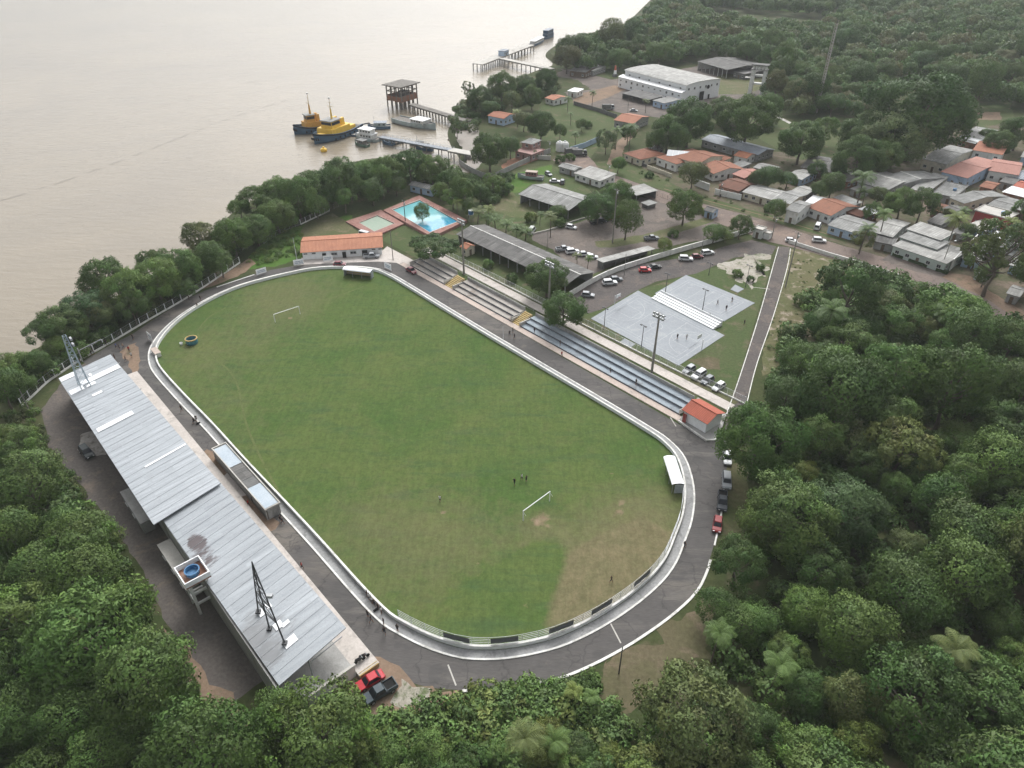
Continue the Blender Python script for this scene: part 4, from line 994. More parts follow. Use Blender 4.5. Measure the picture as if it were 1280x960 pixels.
H_('grey gatehouse with pitched roof at the car park entrance', [(879.5, 263), (893, 266), (899, 261.5), (887, 257.5)], 2.7, 'gable', .8, 'fibrodark', 'bluewall', 'gatehouse', 'gatehouse')
H_('low grey slab shelter in the car park beside the pale carport', [(803, 254), (812, 258), (820, 253), (810, 249)], 1.6, 'shed', .15, 'fibro', 'darkcon', 'shelter', 'low_shelter', wins=False, ndoor=0)
T = H_('white gate building beside the lane entrance', [(942.5, 286), (954, 289), (958, 285), (947, 281.8)], 3.0, 'flat', 0, 'palecon', 'white', 'gatehouse', 'gate_building', over=.1)
T = H_('small white annex block beside the gate building', [(955, 291), (963, 293.5), (966, 290), (958, 288)], 2.0, 'flat', 0, 'palecon', 'white', 'annex', 'gate_annex', over=.1, wins=False, ndoor=0)
wall_thing('white wall running from the gate building along the club lane', 'wall', catmull(px([(942, 289), (900, 301), (860, 312), (810, 327), (770, 340), (740, 354), (722, 365), (712, 371)]), 3), 1.6, .25, 'kerb', 'boundary_wall', cap='kerb')
wall_thing('low white wall with posts between the lane mouth and the road', 'wall', catmull(px([(986, 304), (1005, 310), (1030, 318), (1060, 327), (1095, 338), (1125, 348)]), 3), 1.1, .25, 'kerb', 'boundary_wall', cap='kerb', posts=4.0)
wall_thing('curved grey concrete wall between the boat lawn and red dirt', 'wall', catmull(px([(575, 206), (590, 216), (612, 224), (632, 216), (655, 205), (678, 195), (688, 191)]), 3), 2.2, .2, 'concrete', 'boundary_wall')
wall_thing('long dark wall between the depot yard and the meadow', 'wall', px([(717, 131), (745, 139), (771, 148)]), 2.0, .2, 'darkcon', 'boundary_wall')
wall_thing('pale kerb wall along the lower edge of the car park lawn', 'wall', catmull(px([(666, 293), (690, 287), (715, 278), (742, 270), (765, 263)]), 3), .5, .3, 'palecon', 'low_wall')
mesh_fence('green mesh fence between car park and village road', px([(815, 243), (840, 252), (866, 262)]), 1.8, 2.5, 'darksteel', 'darksteel', .4)
mesh_fence('dark fence on the white wall near the gate building trees', px([(898, 300), (920, 294), (941, 288)]), 2.4, 2.5, 'darksteel', 'steel', .5)
# pool
def pool(lab, deckpx, waterpx, deckm, watcol, h, deep=None):
    D = px(deckpx, h); Wp = px(waterpx, h); c = sum(D, Vector())/4; c.z = 0
    T = thing('swimming_pool', lab, 'swimming pool', c)
    mb = MB(); n = 4
    for i in range(n):
        j = (i+1) % n; a, b, d, e = D[i]-c, D[j]-c, Wp[j]-c, Wp[i]-c
        mb.face([(a.x, a.y, h), (b.x, b.y, h), (d.x, d.y, h), (e.x, e.y, h)]); mb.face([(a.x, a.y, -.1), (b.x, b.y, -.1), (b.x, b.y, h), (a.x, a.y, h)])
        mb.face([(e.x, e.y, h), (d.x, d.y, h), (d.x, d.y, h-1.6), (e.x, e.y, h-1.6)])
    mb.build('deck', M[deckm], T)
    mb = MB(); q = [p.lerp((Wp[0]+Wp[2])/2, -.03)-c for p in Wp]; q2 = [p-c for p in Wp]
    for i in range(4):
        j = (i+1) % 4; mb.face([(q[i].x, q[i].y, h+.03), (q[j].x, q[j].y, h+.03), (q2[j].x, q2[j].y, h+.03), (q2[i].x, q2[i].y, h+.03)])
    mb.build('coping', M['palepave'], T)
    m, t = nt('pool_water'); v = coords(t, 'World'); nn = noise(t, v, .8, 4, .6)
    cc = watcol[0]
    if deep:      # the deep end is painted a stronger blue
        g = N(t, 'ShaderNodeTexCoord').outputs['Object']; d = (Wp[1]-Wp[0]).normalized() if deep == 1 else (Wp[2]-Wp[1]).normalized()
        dt = N(t, 'ShaderNodeVectorMath', {0: g, 1: (d.x, d.y, 0)}, operation='DOT_PRODUCT').outputs['Value']
        lo = d.dot((Wp[0]+Wp[3])/2-c) if deep == 1 else d.dot((Wp[0]+Wp[1])/2-c); hi = d.dot((Wp[1]+Wp[2])/2-c) if deep == 1 else d.dot((Wp[2]+Wp[3])/2-c)
        k = N(t, 'ShaderNodeMapRange', {0: dt, 1: lo, 2: hi}).outputs[0]
        cc = ramp(t, k, [(.0, (.16, .42, .44)), (.50, (.24, .50, .52)), (.66, (.20, .47, .52)), (.74, (.05, .30, .44)), (1, (.03, .25, .42))])
    cc = mixc(t, ramp(t, nn, [(.45, 0.0), (.7, .5)]), cc, watcol[1])
    fin(m, t, cc, .08, .5, nn, .1)
    mb = MB(); mb.face([(p.x-c.x, p.y-c.y, h-.25) for p in Wp]); mb.build('water', m, T); return T
M['pinktile'] = groundmat('pink_deck_tiles', [(.29, .155, .13), (.33, .20, .175), (.21, .11, .09)], .3, 1.5)
pool('large turquoise swimming pool with red tiled deck', [(479, 262.5), (524, 244), (584, 275), (540, 296)], [(491, 262), (524.5, 250), (572.5, 276.5), (537, 290)], 'pinktile', [(.1, .4, .45), (.16, .46, .50)], 1.0, 2)
pool('small shallow pool with murky pale green water and pink deck', [(432, 276.5), (476, 262), (505, 279.5), (467, 296)], [(449, 278), (471.5, 269), (493, 279), (468, 289)], 'pinktile', [(.36, .44, .36), (.44, .47, .40)], .5)
H_('faded blue shack in the trees behind the pool', [(513, 232), (543, 238), (546, 233), (517, 226)], 2.8, 'gable', .7, 'fibro', 'bluewall', 'shack', 'shack')
T = thing('water_tank_stand', 'blue water tank with white lid on a stand beside the pool corner', 'water tank', at(589, 276))
for x in (-.7, .7):
    for y in (-.7, .7): MB().box((x, y, 1.2), (.16, .16, 2.4)).build('leg', M['concrete'], T)
MB().box((0, 0, 2.45), (2, 2, .12)).build('platform', M['concrete'], T)
b = MB().lathe([(0, 2.52), (.85, 2.52), (.95, 3.9), (.0, 3.95)], (0, 0, 0), 14).build('tank', M['bluetank'], T); MB().lathe([(.97, 3.9), (.9, 4.05), (.3, 4.2), (0, 4.2)], (0, 0, 0), 14).build('lid', M['cleanwhite'], T)
# --- depot (white warehouse) and its yard
T = H_('large white warehouse with low curved grey roof', [(788, 89.5), (865.7, 109.5), (895, 97.5), (815, 79.5)], 9.2, 'barrel', 1.2, 'fibropale', 'cleanwhite', 'warehouse', 'warehouse', over=.6, tall=False, wz=7.0, ndoor=0)
wl = T.children[0].dimensions
q = T.location; rz = T.rotation_euler.z
L = wl.x; Wd = wl.y
mb = MB(); mb.box((0, -Wd/2-1.8, 3.0), (L+.6, 3.4, 6.0)); mb.build('side_aisle', M['cleanwhite'], T)
mb = MB(); mb.face([(-L/2-.6, -Wd/2-3.9, 6.05), (L/2+.6, -Wd/2-3.9, 6.05), (L/2+.6, -Wd/2-.03, 6.9), (-L/2-.6, -Wd/2-.03, 6.9)]); mb.face([(-L/2-.6, -Wd/2-3.9, 6.02), (-L/2-.6, -Wd/2-.03, 6.87), (L/2+.6, -Wd/2-.03, 6.87), (L/2+.6, -Wd/2-3.9, 6.02)]); mb.build('aisle_roof', M['zincsheet'], T)
for i in range(11):
    put_window(T, -L/2+1.8+i*(L-3.4)/10, -Wd/2-3.5, 4.2, 0, (1.0, 1.1 if i in (1, 2, 3, 4, 8, 9) else .5))
for i in range(6): put_window(T, -L/2+1.6+i*(L-3.4)/5, -Wd/2-3.5, 1.6, 0, (1.0, 1.0))
put_door(T, L/2, -1.0, 0, pi/2, 'hole', (3.6, 2.3)); put_door(T, L/2, 5.0, 0, pi/2, 'hole', (1.4, 1.2))
MB().lathe([(0, 0), (1.1, 0), (1.1, .1), (0, .1)], (0, 0, 0), 14).build('round_window', M['hole'], T).matrix_local = Matrix.Translation((L/2, 3.6, 6.6)) @ Matrix.Rotation(pi/2, 4, 'Y')
H_('dark lean-to porch roof along the front of the white warehouse', [(781, 117.5), (817, 126.5), (824, 119.5), (791, 111.5)], 3.0, 'shed', .5, 'fibrodark', 'darkcon', 'porch', 'porch', openfront=True)
H_('small grey roofed block before the warehouse front corner', [(822, 127), (838, 131), (845, 123), (829, 119)], 3.2, 'shed', .3, 'fibro', 'bluewall', 'annex', 'annex_block')
H_('open dark roofed depot shed with white posts behind the warehouse', [(886, 82.5), (924, 90), (944, 80), (905, 66.5)], 5.2, 'gable', 1.5, 'fibrodark', 'white', 'shed', 'depot_shed', openfront=True)
H_('low dark roofed shed between the open depot shed and white tower', [(927, 92), (942, 95), (950, 86), (934, 82)], 3.4, 'shed', .6, 'fibrodark', 'darkcon', 'shed', 'depot_shed')
H_('small dark wooden shed on the quay by the jetty road', [(716.5, 89), (738, 91), (742, 83.5), (722, 81)], 3.6, 'gable', .9, 'fibrodark', 'wood', 'shed', 'quay_shed')
H_('pale roofed container office beside the dark quay shed', [(733, 87.5), (748, 89.5), (752, 82.5), (738, 80.5)], 3.2, 'shed', .4, 'fibropale', 'greywall', 'office', 'container_office')
H_('tiny flat roofed white hut alone on the meadow', [(711.5, 114), (724, 115.5), (727.5, 111.5), (715, 109.5)], 3.2, 'shed', .3, 'zincsheet', 'white', 'hut', 'hut')
H_('small orange and white hut at the edge of shore trees', [(687.5, 124), (699, 127), (704, 119.5), (692, 116.5)], 3.0, 'gable', .9, 'tileorange', 'white', 'hut', 'hut')
H_('small pale blue hut with orange tiled roof beside the old pier', [(614.5, 145.5), (634.5, 149.5), (641.5, 142), (620, 138)], 3.6, 'gable', 1.1, 'tileorange', 'bluewall', 'hut', 'hut')
H_('derelict pink house with grey hipped roof on red dirt', [(654, 178.5), (668, 181), (675, 174.5), (660, 171.5)], 5.6, 'hip', 1.2, 'fibro', 'pinkwall', 'house', 'derelict_house', tall=True)
H_('low derelict pink annex beside the taller pink house', [(646, 190), (668, 195), (678, 187), (656, 182)], 2.9, 'flat', 0, 'pinkwall', 'pinkwall', 'annex', 'derelict_annex')
H_('orange roofed house with grey side wall above the palms', [(771, 151), (796, 155), (809, 145.5), (783, 140.5)], 3.6, 'gable', 1.5, 'tileorange', 'greywall', 'house')
def white_tower():
    c = at(944.5, 117, 0); T = thing('water_tower', 'tall white concrete water tower behind the warehouse', 'water tower', c, -.45)
    hh = hgt(944.5, 117, 80)
    for x in (-1, 1): MB().box((x*3.4, 0, (hh-3)/2), (1.9, 4.2, hh-3)).build('leg', M['white'], T)
    for z in (hh*.35, hh*.62): MB().box((0, 0, z), (4.85, 2.8, .8)).build('cross_beam', M['white'], T)
    mb = MB(); mb.box((0, 0, hh-2.9), (9.2, 5.2, .5)); mb.build('deck', M['concrete'], T)
    for x in (-3.4, -1.7, 0, 1.7, 3.4): MB().box((x, 0, hh-1.6), (.8, 4.2, 2.2)).build('fin', M['white'], T)
    MB().box((0, 0, hh-.3), (9.6, 5.8, .5)).build('top_slab', M['darkcon'], T)
    MB().box((-5.9, 0, hh*.52), (3, 1.6, .4)).build('side_arm', M['white'], T); MB().box((5.9, 0, hh*.56), (3, 1.6, .4)).build('side_arm', M['white'], T)
white_tower()
def nav_buoy():
    T = thing('navigation_buoy', 'upright red and white navigation buoy standing on the depot lawn', 'buoy', at(768.5, 96))
    MB().lathe([(0, 0), (1.5, .1), (1.7, 1.2), (1.2, 1.8), (0, 1.8)], (0, 0, 0), 14).build('float', M['darkcon'], T)
    MB().lathe([(1.0, 1.8), (.8, 4.0), (0, 4.0)], (0, 0, 0), 12).build('body', M['cleanwhite'], T)
    MB().lathe([(.7, 4.0), (.45, 6.6), (0, 6.7)], (0, 0, 0), 12).build('top_mark', M['orangered'] if 'orangered' in M else M.setdefault('orangered', plain('orange_red_paint', (.50, .12, .06), .6)), T)
nav_buoy()
# --- village, first row to the right of the car park
H_('brown hipped roof cottage furthest left in the village row', [(786, 194.5), (809, 202), (824, 190), (802, 181.5)], 3.0, 'hip', 1.4, 'tile', 'cream', 'house')
H_('small grey roofed lean-to beside the brown hipped cottage', [(812, 186), (822, 189), (828, 183.5), (818, 180.5)], 2.8, 'shed', .3, 'fibro', 'greywall', 'annex', 'lean_to')
H_('large orange tiled house with grey solar panel patch', [(828, 199), (853, 208), (884, 191.5), (857, 182.5)], 3.4, 'hip', 2.0, 'tile', 'white', 'house')
H_('orange gabled house rising behind the solar panel roof', [(856, 200), (880, 207.5), (898, 193), (872, 185.5)], 4.4, 'gable', 1.6, 'tile', 'cream', 'house')
H_('wide orange tiled house with white end wall beside bushy tree', [(880, 211), (899, 221.5), (925, 208), (905, 199)], 3.2, 'gable', 1.6, 'tile', 'white', 'house')
T = thing('solar_panel', 'grey panel array lying on the large orange roof', 'solar panel', at(848, 192, 4.9), radians(-18)); M['solar'] = plain('grey_panel_array', (.20, .215, .235), .3)
o = MB().box((0, 0, 0), (9.5, 4.2, .10)).build('panel', M['solar'], T); T.rotation_euler.x = radians(20)
mb = MB()
for k in range(5): mb.box((-4.7+k*2.35, 0, .07), (.1, 4.2, .05))
mb.build('frame', M['steel'], T)
H_('long grey blue roofed building behind the orange houses', [(882, 175.5), (952, 195.5), (965, 185.5), (892, 167)], 3.2, 'gable', 1.3, 'fibroblue', 'greywall', 'building', 'long_building')
H_('small orange roofed house in the yard beside long grey building', [(919, 195), (936, 198.5), (944, 192.5), (927, 188)], 3.0, 'gable', 1.0, 'tileorange', 'white', 'house')
H_('patchy white and grey roofed shack behind the salmon roof', [(941, 209), (963, 214.5), (977, 209), (954, 203.5)], 2.8, 'gable', .6, 'fibropale', 'greywall', 'shack', 'shack')
H_('salmon tiled roof house squeezed between brown roof and trees', [(922, 219.5), (938, 226), (949, 213), (934, 208.5)], 3.0, 'gable', 1.0, 'tilesalmon', 'brick', 'house')
H_('old brown tiled house behind the plain white street wall', [(903, 233), (928, 241), (943, 228.5), (915, 221)], 3.0, 'gable', 1.2, 'tilebrown', 'brick', 'house')
H_('cream house with pale split sheet roof beside the white wall', [(931, 241), (970, 251), (982.5, 239.5), (943.5, 229)], 2.8, 'gable', .9, 'fibropale', 'cream', 'house')
H_('cream house with darker grey roof and dark doors next along', [(971, 250), (990, 256.5), (1008, 242), (984, 237)], 2.9, 'gable', 1.0, 'fibro', 'cream', 'house')
H_('grey sheet roofed house set back between dark roofs and palms', [(990, 240), (1009, 245), (1022, 237), (1003, 231)], 2.8, 'gable', .7, 'fibropale', 'greywall', 'house')
H_('narrow two storey white house with open side brick wall', [(984, 262.5), (1001, 266.5), (1014, 254), (997, 249.5)], 4.6, 'gable', .9, 'fibro', 'white', 'house', tall=False)
H_('white sheet roof strip between narrow white house and patched roof', [(1006, 253), (1022, 257), (1034, 249), (1016, 245)], 3.0, 'shed', .4, 'zincsheet', 'brick', 'shed', 'lean_to')
H_('white house with patched orange and brown tile roof on the street', [(1015, 261), (1044, 272), (1070, 256.5), (1039, 246)], 3.3, 'gable', 1.7, 'tile', 'white', 'house', hipx=4)
H_('grey sheet strip roof behind the patched orange tile roof', [(1040, 246.5), (1069, 257.5), (1077, 253.5), (1053, 244)], 3.4, 'shed', .4, 'fibro', 'greywall', 'annex', 'annex_block')
H_('pale blue painted house with grey sheet roof on the street', [(1036, 281), (1075, 294), (1091, 276.5), (1056, 268)], 3.0, 'gable', .8, 'fibro', 'bluewall', 'house')
H_('bright white roofed shed behind the pale blue house', [(1071, 263), (1090, 270), (1098, 264.5), (1080, 258)], 3.0, 'shed', .3, 'zincsheet', 'brick', 'shed', 'shed')
H_('brown roofed lean-to between patched tile roof and white shed', [(1058, 265), (1078, 272), (1086, 267), (1066, 260)], 2.8, 'shed', .3, 'tilebrown', 'brick', 'shed', 'lean_to')
H_('grey roofed house right of the street palm', [(1090, 289.5), (1120, 298), (1135, 277.5), (1105, 270.5)], 3.0, 'gable', 1.0, 'fibropale', 'greywall', 'house')
H_('rough grey porch block below the house right of the palm', [(1089, 302), (1116, 307.5), (1124, 299), (1098, 294)], 2.4, 'flat', 0, 'fibrodark', 'greywall', 'annex', 'porch_block')
T = H_('pale roofed hall with sliding tiers and green hedges in front, top tier', [(1135, 287), (1179, 301.5), (1190, 292), (1147, 278)], 5.0, 'shed', .6, 'fibropale', 'greenwall', 'hall', 'tiered_hall', wins=False, ndoor=0)
H_('middle sheet roof tier of the pale roofed hall', [(1127, 297), (1175, 313.5), (1184, 303), (1135, 288)], 4.2, 'shed', .5, 'fibro', 'greenwall', 'hall', 'tiered_hall', wins=False, ndoor=0)
H_('lowest and widest sheet roof tier of the pale roofed hall', [(1119, 307), (1187, 332), (1207, 313), (1138, 293)], 3.4, 'shed', .5, 'fibropale', 'greenwall', 'hall', 'tiered_hall')
wall_thing('tall white end wall beside the tiered hall', 'wall', px([(1186.5, 338.5), (1217, 306.5)]), 3.9, .3, 'white', 'boundary_wall')
H_('flat grey slab house right of the tall white end wall', [(1217, 313), (1240, 317), (1254, 300), (1231, 296)], 3.0, 'shed', .3, 'fibro', 'bluewall', 'house')
H_('pale blue wall house under the grey slab roofs by big tree', [(1199, 321.5), (1222, 327), (1236, 318), (1209, 313)], 2.9, 'shed', .4, 'fibropale', 'bluewall', 'house')
H_('bright white roof panel shed beside the flat grey slab house', [(1238, 295), (1261, 300.5), (1266, 294), (1246, 289)], 3.2, 'shed', .2, 'zincsheet', 'brick', 'shed', 'shed')
H_('long beige slab roofed building with a red painted wall', [(1217, 263), (1262, 275), (1273, 267.5), (1231, 256)], 5.4, 'flat', 0, 'palecon', 'redwall', 'building', 'red_wall_building', tank='bluetank')
H_('tan roofed lean-to below the red painted wall', [(1216, 283), (1234, 291.5), (1247, 281), (1218, 273)], 2.8, 'shed', .3, 'palecon', 'bluewall', 'annex', 'lean_to')
H_('dark roofed shack behind the tiered hall and palm', [(1193, 290.5), (1204, 294.5), (1217, 284), (1204, 280)], 2.8, 'gable', .5, 'fibrodark', 'greywall', 'shack', 'shack')
H_('dark grey gable in the middle of the right hand block', [(1180, 264.5), (1197, 270), (1206, 260), (1191, 254)], 3.0, 'gable', .8, 'fibrodark', 'greywall', 'house')
H_('dark low shed roof below the middle dark gable', [(1160, 277), (1178, 282), (1190, 272), (1172, 267)], 2.6, 'shed', .4, 'fibrodark', 'greywall', 'shed', 'shed')
H_('large grey gable roof house above the red painted wall', [(1197, 252), (1216, 258), (1250, 242.5), (1230, 233.5)], 3.4, 'gable', 1.3, 'fibro', 'cream', 'house')
H_('patchy rusted sheet roofs right of the large grey gable', [(1232, 262), (1262, 268), (1280, 252), (1252, 243)], 3.2, 'gable', .8, 'fibro', 'brick', 'house')
H_('long pale roof strip at the right edge above rusted roofs', [(1255, 240), (1285, 248), (1292, 240), (1262, 233)], 3.4, 'shed', .4, 'zincsheet', 'brick', 'shed', 'shed')
H_('big L shaped patchwork grey roof, its left white ridged half', [(1083, 229), (1117, 242), (1139, 222), (1096, 212)], 3.2, 'gable', 1.3, 'fibropale', 'greywall', 'house', ridgecap='kerb')
H_('big patchwork grey roof, its higher right half', [(1112, 232), (1136, 240), (1163, 217), (1136, 206)], 3.4, 'gable', 1.4, 'fibro', 'greywall', 'house', ridgecap='kerb')
H_('plain beige sheet roof shed beside the patchwork grey roofs', [(1140, 235.5), (1159, 242), (1187, 220), (1164, 217)], 3.0, 'shed', .3, 'fibropale', 'cream', 'shed', 'shed')
H_('flat stained grey slab between beige shed and large gable', [(1164, 241.5), (1193, 248), (1211, 233), (1184, 227.5)], 3.0, 'flat', 0, 'fibro', 'greywall', 'house', tank='bluetank')
H_('grey gabled house with arched white veranda below the woods', [(1156, 199.5), (1188, 206), (1215, 187), (1184, 180)], 4.4, 'gable', 1.4, 'fibro', 'cream', 'house')
H_('two storey house with salmon roof and grey blue shutter front', [(1188, 216), (1222, 227.5), (1242, 199), (1209, 194)], 4.4, 'gable', .7, 'tilesalmon', 'bluewall', 'house')
H_('salmon red roofed white house with three front openings', [(1233, 211.5), (1266, 219), (1286, 203.5), (1243, 199)], 4.2, 'gable', 1.2, 'tilesalmon', 'white', 'house')
H_('white fronted building with tall dark openings and orange roof', [(1216, 187), (1253, 194), (1261, 183), (1223, 178)], 5.0, 'shed', .6, 'tileorange', 'white', 'building', 'white_front_building', wz=3.2)
H_('brick house with jumbled grey roofs at the wood edge', [(1200, 175), (1230, 180), (1243, 162), (1216, 157)], 3.6, 'gable', 1.0, 'fibro', 'brick', 'house')
H_('white roofed shack in front of the jumbled grey roofs', [(1203, 176), (1222, 180), (1230, 174), (1210, 169.5)], 3.4, 'gable', .7, 'zincsheet', 'brick', 'shack', 'shack')
H_('dark sheet roof building at the right edge beside salmon roof', [(1268, 222), (1296, 228), (1300, 214), (1282, 210)], 3.2, 'gable', .8, 'fibroblue', 'bluewall', 'house')
H_('red roofed house cut by the right edge of the village', [(1266, 233), (1292, 240), (1298, 230), (1276, 226)], 3.0, 'gable', .9, 'tilered', 'brick', 'house')
H_('light blue house at the right edge under the village trees', [(1276, 196), (1298, 200), (1302, 190), (1281, 187)], 3.4, 'gable', .9, 'fibropale', 'bluewall', 'house')
H_('wide dark timber roof between the lawn trees and palm yard', [(998, 208.5), (1038, 215.5), (1057, 200.5), (1020, 194)], 3.2, 'gable', 1.3, 'fibrodark', 'wood', 'house', 'timber_house')
H_('light grey roofed shack among the palms behind the street houses', [(989, 221), (1008, 226.5), (1018, 214.5), (998, 209.5)], 2.8, 'gable', .8, 'fibropale', 'bluewall', 'shack', 'shack')
H_('grey roofed house with white ridge trim behind the tall palm', [(1044, 222), (1066, 230), (1080, 219), (1051, 209.5)], 3.0, 'gable', 1.0, 'fibrodark', 'brick', 'house', ridgecap='kerb')
H_('small grey roof at the right edge beside the leaning tree', [(1258, 366), (1275, 372), (1284, 360), (1266, 356)], 2.8, 'gable', .7, 'fibropale', 'greywall', 'shack', 'shack')
H_('low white hut under the big tree at the street end', [(1220, 340), (1234, 345), (1241, 338), (1228, 333)], 2.6, 'shed', .3, 'fibropale', 'greenwall', 'hut', 'hut')
H_('rusty lean-to squeezed between leafy trees and the stained slab', [(1165, 262), (1180, 266), (1188, 258), (1172, 254)], 2.7, 'shed', .3, 'tilebrown', 'brick', 'shed', 'lean_to')
H_('grey sheet shack behind the patched orange roof and yard tree', [(1030, 227), (1046, 232), (1055, 223.5), (1040, 219)], 2.8, 'gable', .6, 'fibro', 'brick', 'shack', 'shack')
H_('low dark roofed shack beneath the tall dark village palm', [(1066, 237), (1081, 242), (1089, 234), (1074, 229.5)], 2.6, 'shed', .3, 'fibrodark', 'greywall', 'shack', 'shack')
H_('grey slab house half hidden behind the airy street tree', [(1244, 314), (1266, 320), (1279, 307), (1257, 301)], 3.0, 'shed', .3, 'fibro', 'cream', 'house')
H_('pale roofed house at the right edge below the white panel shed', [(1262, 331), (1284, 337), (1294, 325), (1272, 319)], 3.0, 'gable', .8, 'fibropale', 'bluewall', 'house')
H_('small clay roofed outhouse above the rusted roofs on the right', [(1225, 233), (1242, 237), (1250, 229), (1233, 225.5)], 2.8, 'gable', .6, 'tile', 'brick', 'outhouse', 'outhouse')
H_('dark sheet shed between salmon roofs and the pale strip', [(1250, 227), (1268, 231), (1277, 223), (1259, 219)], 2.8, 'shed', .3, 'fibrodark', 'greywall', 'shed', 'shed')
H_('small grey outhouse behind the wide orange house', [(917, 206), (930, 210), (937, 204), (924, 200.5)], 2.6, 'shed', .3, 'fibro', 'greywall', 'outhouse', 'outhouse')
H_('orange roofed lean-to at the back of the orange gabled house', [(893, 199), (906, 203), (912, 197), (899, 193.5)], 2.9, 'shed', .4, 'tile', 'cream', 'annex', 'lean_to')
H_('tan sheet roof house at the right edge under village trees', [(1272, 262), (1290, 267), (1298, 258), (1280, 253)], 3.0, 'gable', .7, 'fibropale', 'brick', 'house')
# street walls, hedges, small kit
wall_thing('plain white street wall before the old brown house', 'wall', px([(893, 243), (926, 250.5)]), 2.3, .2, 'white', 'boundary_wall')
wall_thing('white gate wall with dark garage opening before the orange house', 'wall', px([(868, 231.5), (886, 238.5)]), 2.7, .3, 'white', 'boundary_wall')
wall_thing('cream low wall with pillars before the solar panel house', 'wall', px([(809, 211), (823, 216), (839, 222)]), 1.6, .25, 'cream', 'boundary_wall', posts=4)
wall_thing('grey stone wall before the brown hipped cottage', 'wall', px([(783, 201), (808, 209)]), 1.2, .25, 'darkcon', 'boundary_wall')
wall_thing('pale blue and white wall along the dirt yard with tanks', 'wall', px([(712, 190.5), (730, 185), (748, 177)]), 2.4, .2, 'bluewall', 'boundary_wall')
wall_thing('low grey wall with posts at the mouth of the red dirt yard', 'wall', px([(672, 199), (688, 200)]), 1.8, .3, 'palecon', 'boundary_wall', posts=2)
M['hedge'] = weathered('clipped_hedge', (.028, .05, .018), (.045, .075, .025), 2.2, 9, .95)
def hedge(lab, a, b, h=1.1, w=1.4):
    p, q = at(*a), at(*b); d = q-p; L = d.length; T = thing('hedge', lab, 'hedge', (p+q)/2, atan2(d.y, d.x)); r = random.Random(int(a[0]))
    mb = MB(); mb.box((0, 0, h*.45), (L, w*.9, h*.9))
    for k in range(int(L*60)):
        x, y, z = r.uniform(-L/2, L/2), r.uniform(-w/2, w/2), h*r.uniform(.3, 1.05); s = .16
        a1, a2 = r.uniform(0, 6), r.uniform(-.6, .6); mb.face([(x+s*cos(a1+t), y+s*sin(a1+t), z+s*a2*cos(t)) for t in (0, 1.57, 3.14, 4.71)])
    mb.build('hedge_body', M['hedge'], T)
hedge('clipped hedge block at the left front of the tiered hall', (1116, 319), (1134, 325))
hedge('long clipped hedge block at the middle front of the tiered hall', (1136, 326), (1159, 334))
hedge('clipped hedge block at the right front of the tiered hall', (1170, 338), (1184, 342.5))
P('village_pavement', [(1103, 325), (1113, 317), (1186, 342), (1178, 346), (1145, 340)], 'park', .034)
# ================================================================== river things: boats, piers, buoys
def hull_rings(L, B, D, zb, sheer=.6, n=13, fine=.75, stern=.75):
    R = []
    for i in range(n):
        s = i/(n-1); x = -L/2+L*s
        w = B/2*(stern+(1-stern)*min(1, s/.3)) if s < .3 else B/2*(1-max(0, (s-fine*.6)/(1-fine*.6))**2.2)
        w = max(.04, w); zt = zb+D+sheer*(max(0, s-.45)/.55)**2+sheer*.25*(max(0, .3-s)/.3)**2
        k = .72 if s < .9 else .5
        R.append((x, w, zt, k))
    return R
def hull(T, L, B, D, zb, mat, deckmat, sheer=.6, fine=.75, stern=.75, rail=.45, name='hull', fender=None):
    R = hull_rings(L, B, D, zb, sheer, fine=fine, stern=stern); mb = MB()
    rings = []
    for x, w, zt, k in R: rings.append([(x, -w, zt+rail), (x, -w*.98, zt*.4+zb*.6), (x, -w*k, zb), (x, w*k, zb), (x, w*.98, zt*.4+zb*.6), (x, w, zt+rail), (x, w*.93, zt+rail), (x, w*.93, zt), (x, -w*.93, zt), (x, -w*.93, zt+rail)])
    mb.loft(rings); mb.build(name, M[mat], T)
    mb = MB()
    for (x, w, z, _), (x2, w2, z2, _) in zip(R, R[1:]): mb.face([(x, -w*.92, z+.02), (x2, -w2*.92, z2+.02), (x2, w2*.92, z2+.02), (x, w*.92, z+.02)])
    mb.build('deck', M[deckmat], T)
    if fender:
        mb = MB()
        for s in (-1, 1): mb.path([(x, s*(w+.05), zt+rail*.4) for x, w, zt, _ in R], .24, 6)
        mb.build('fender', M['rubber'], T)
    return R
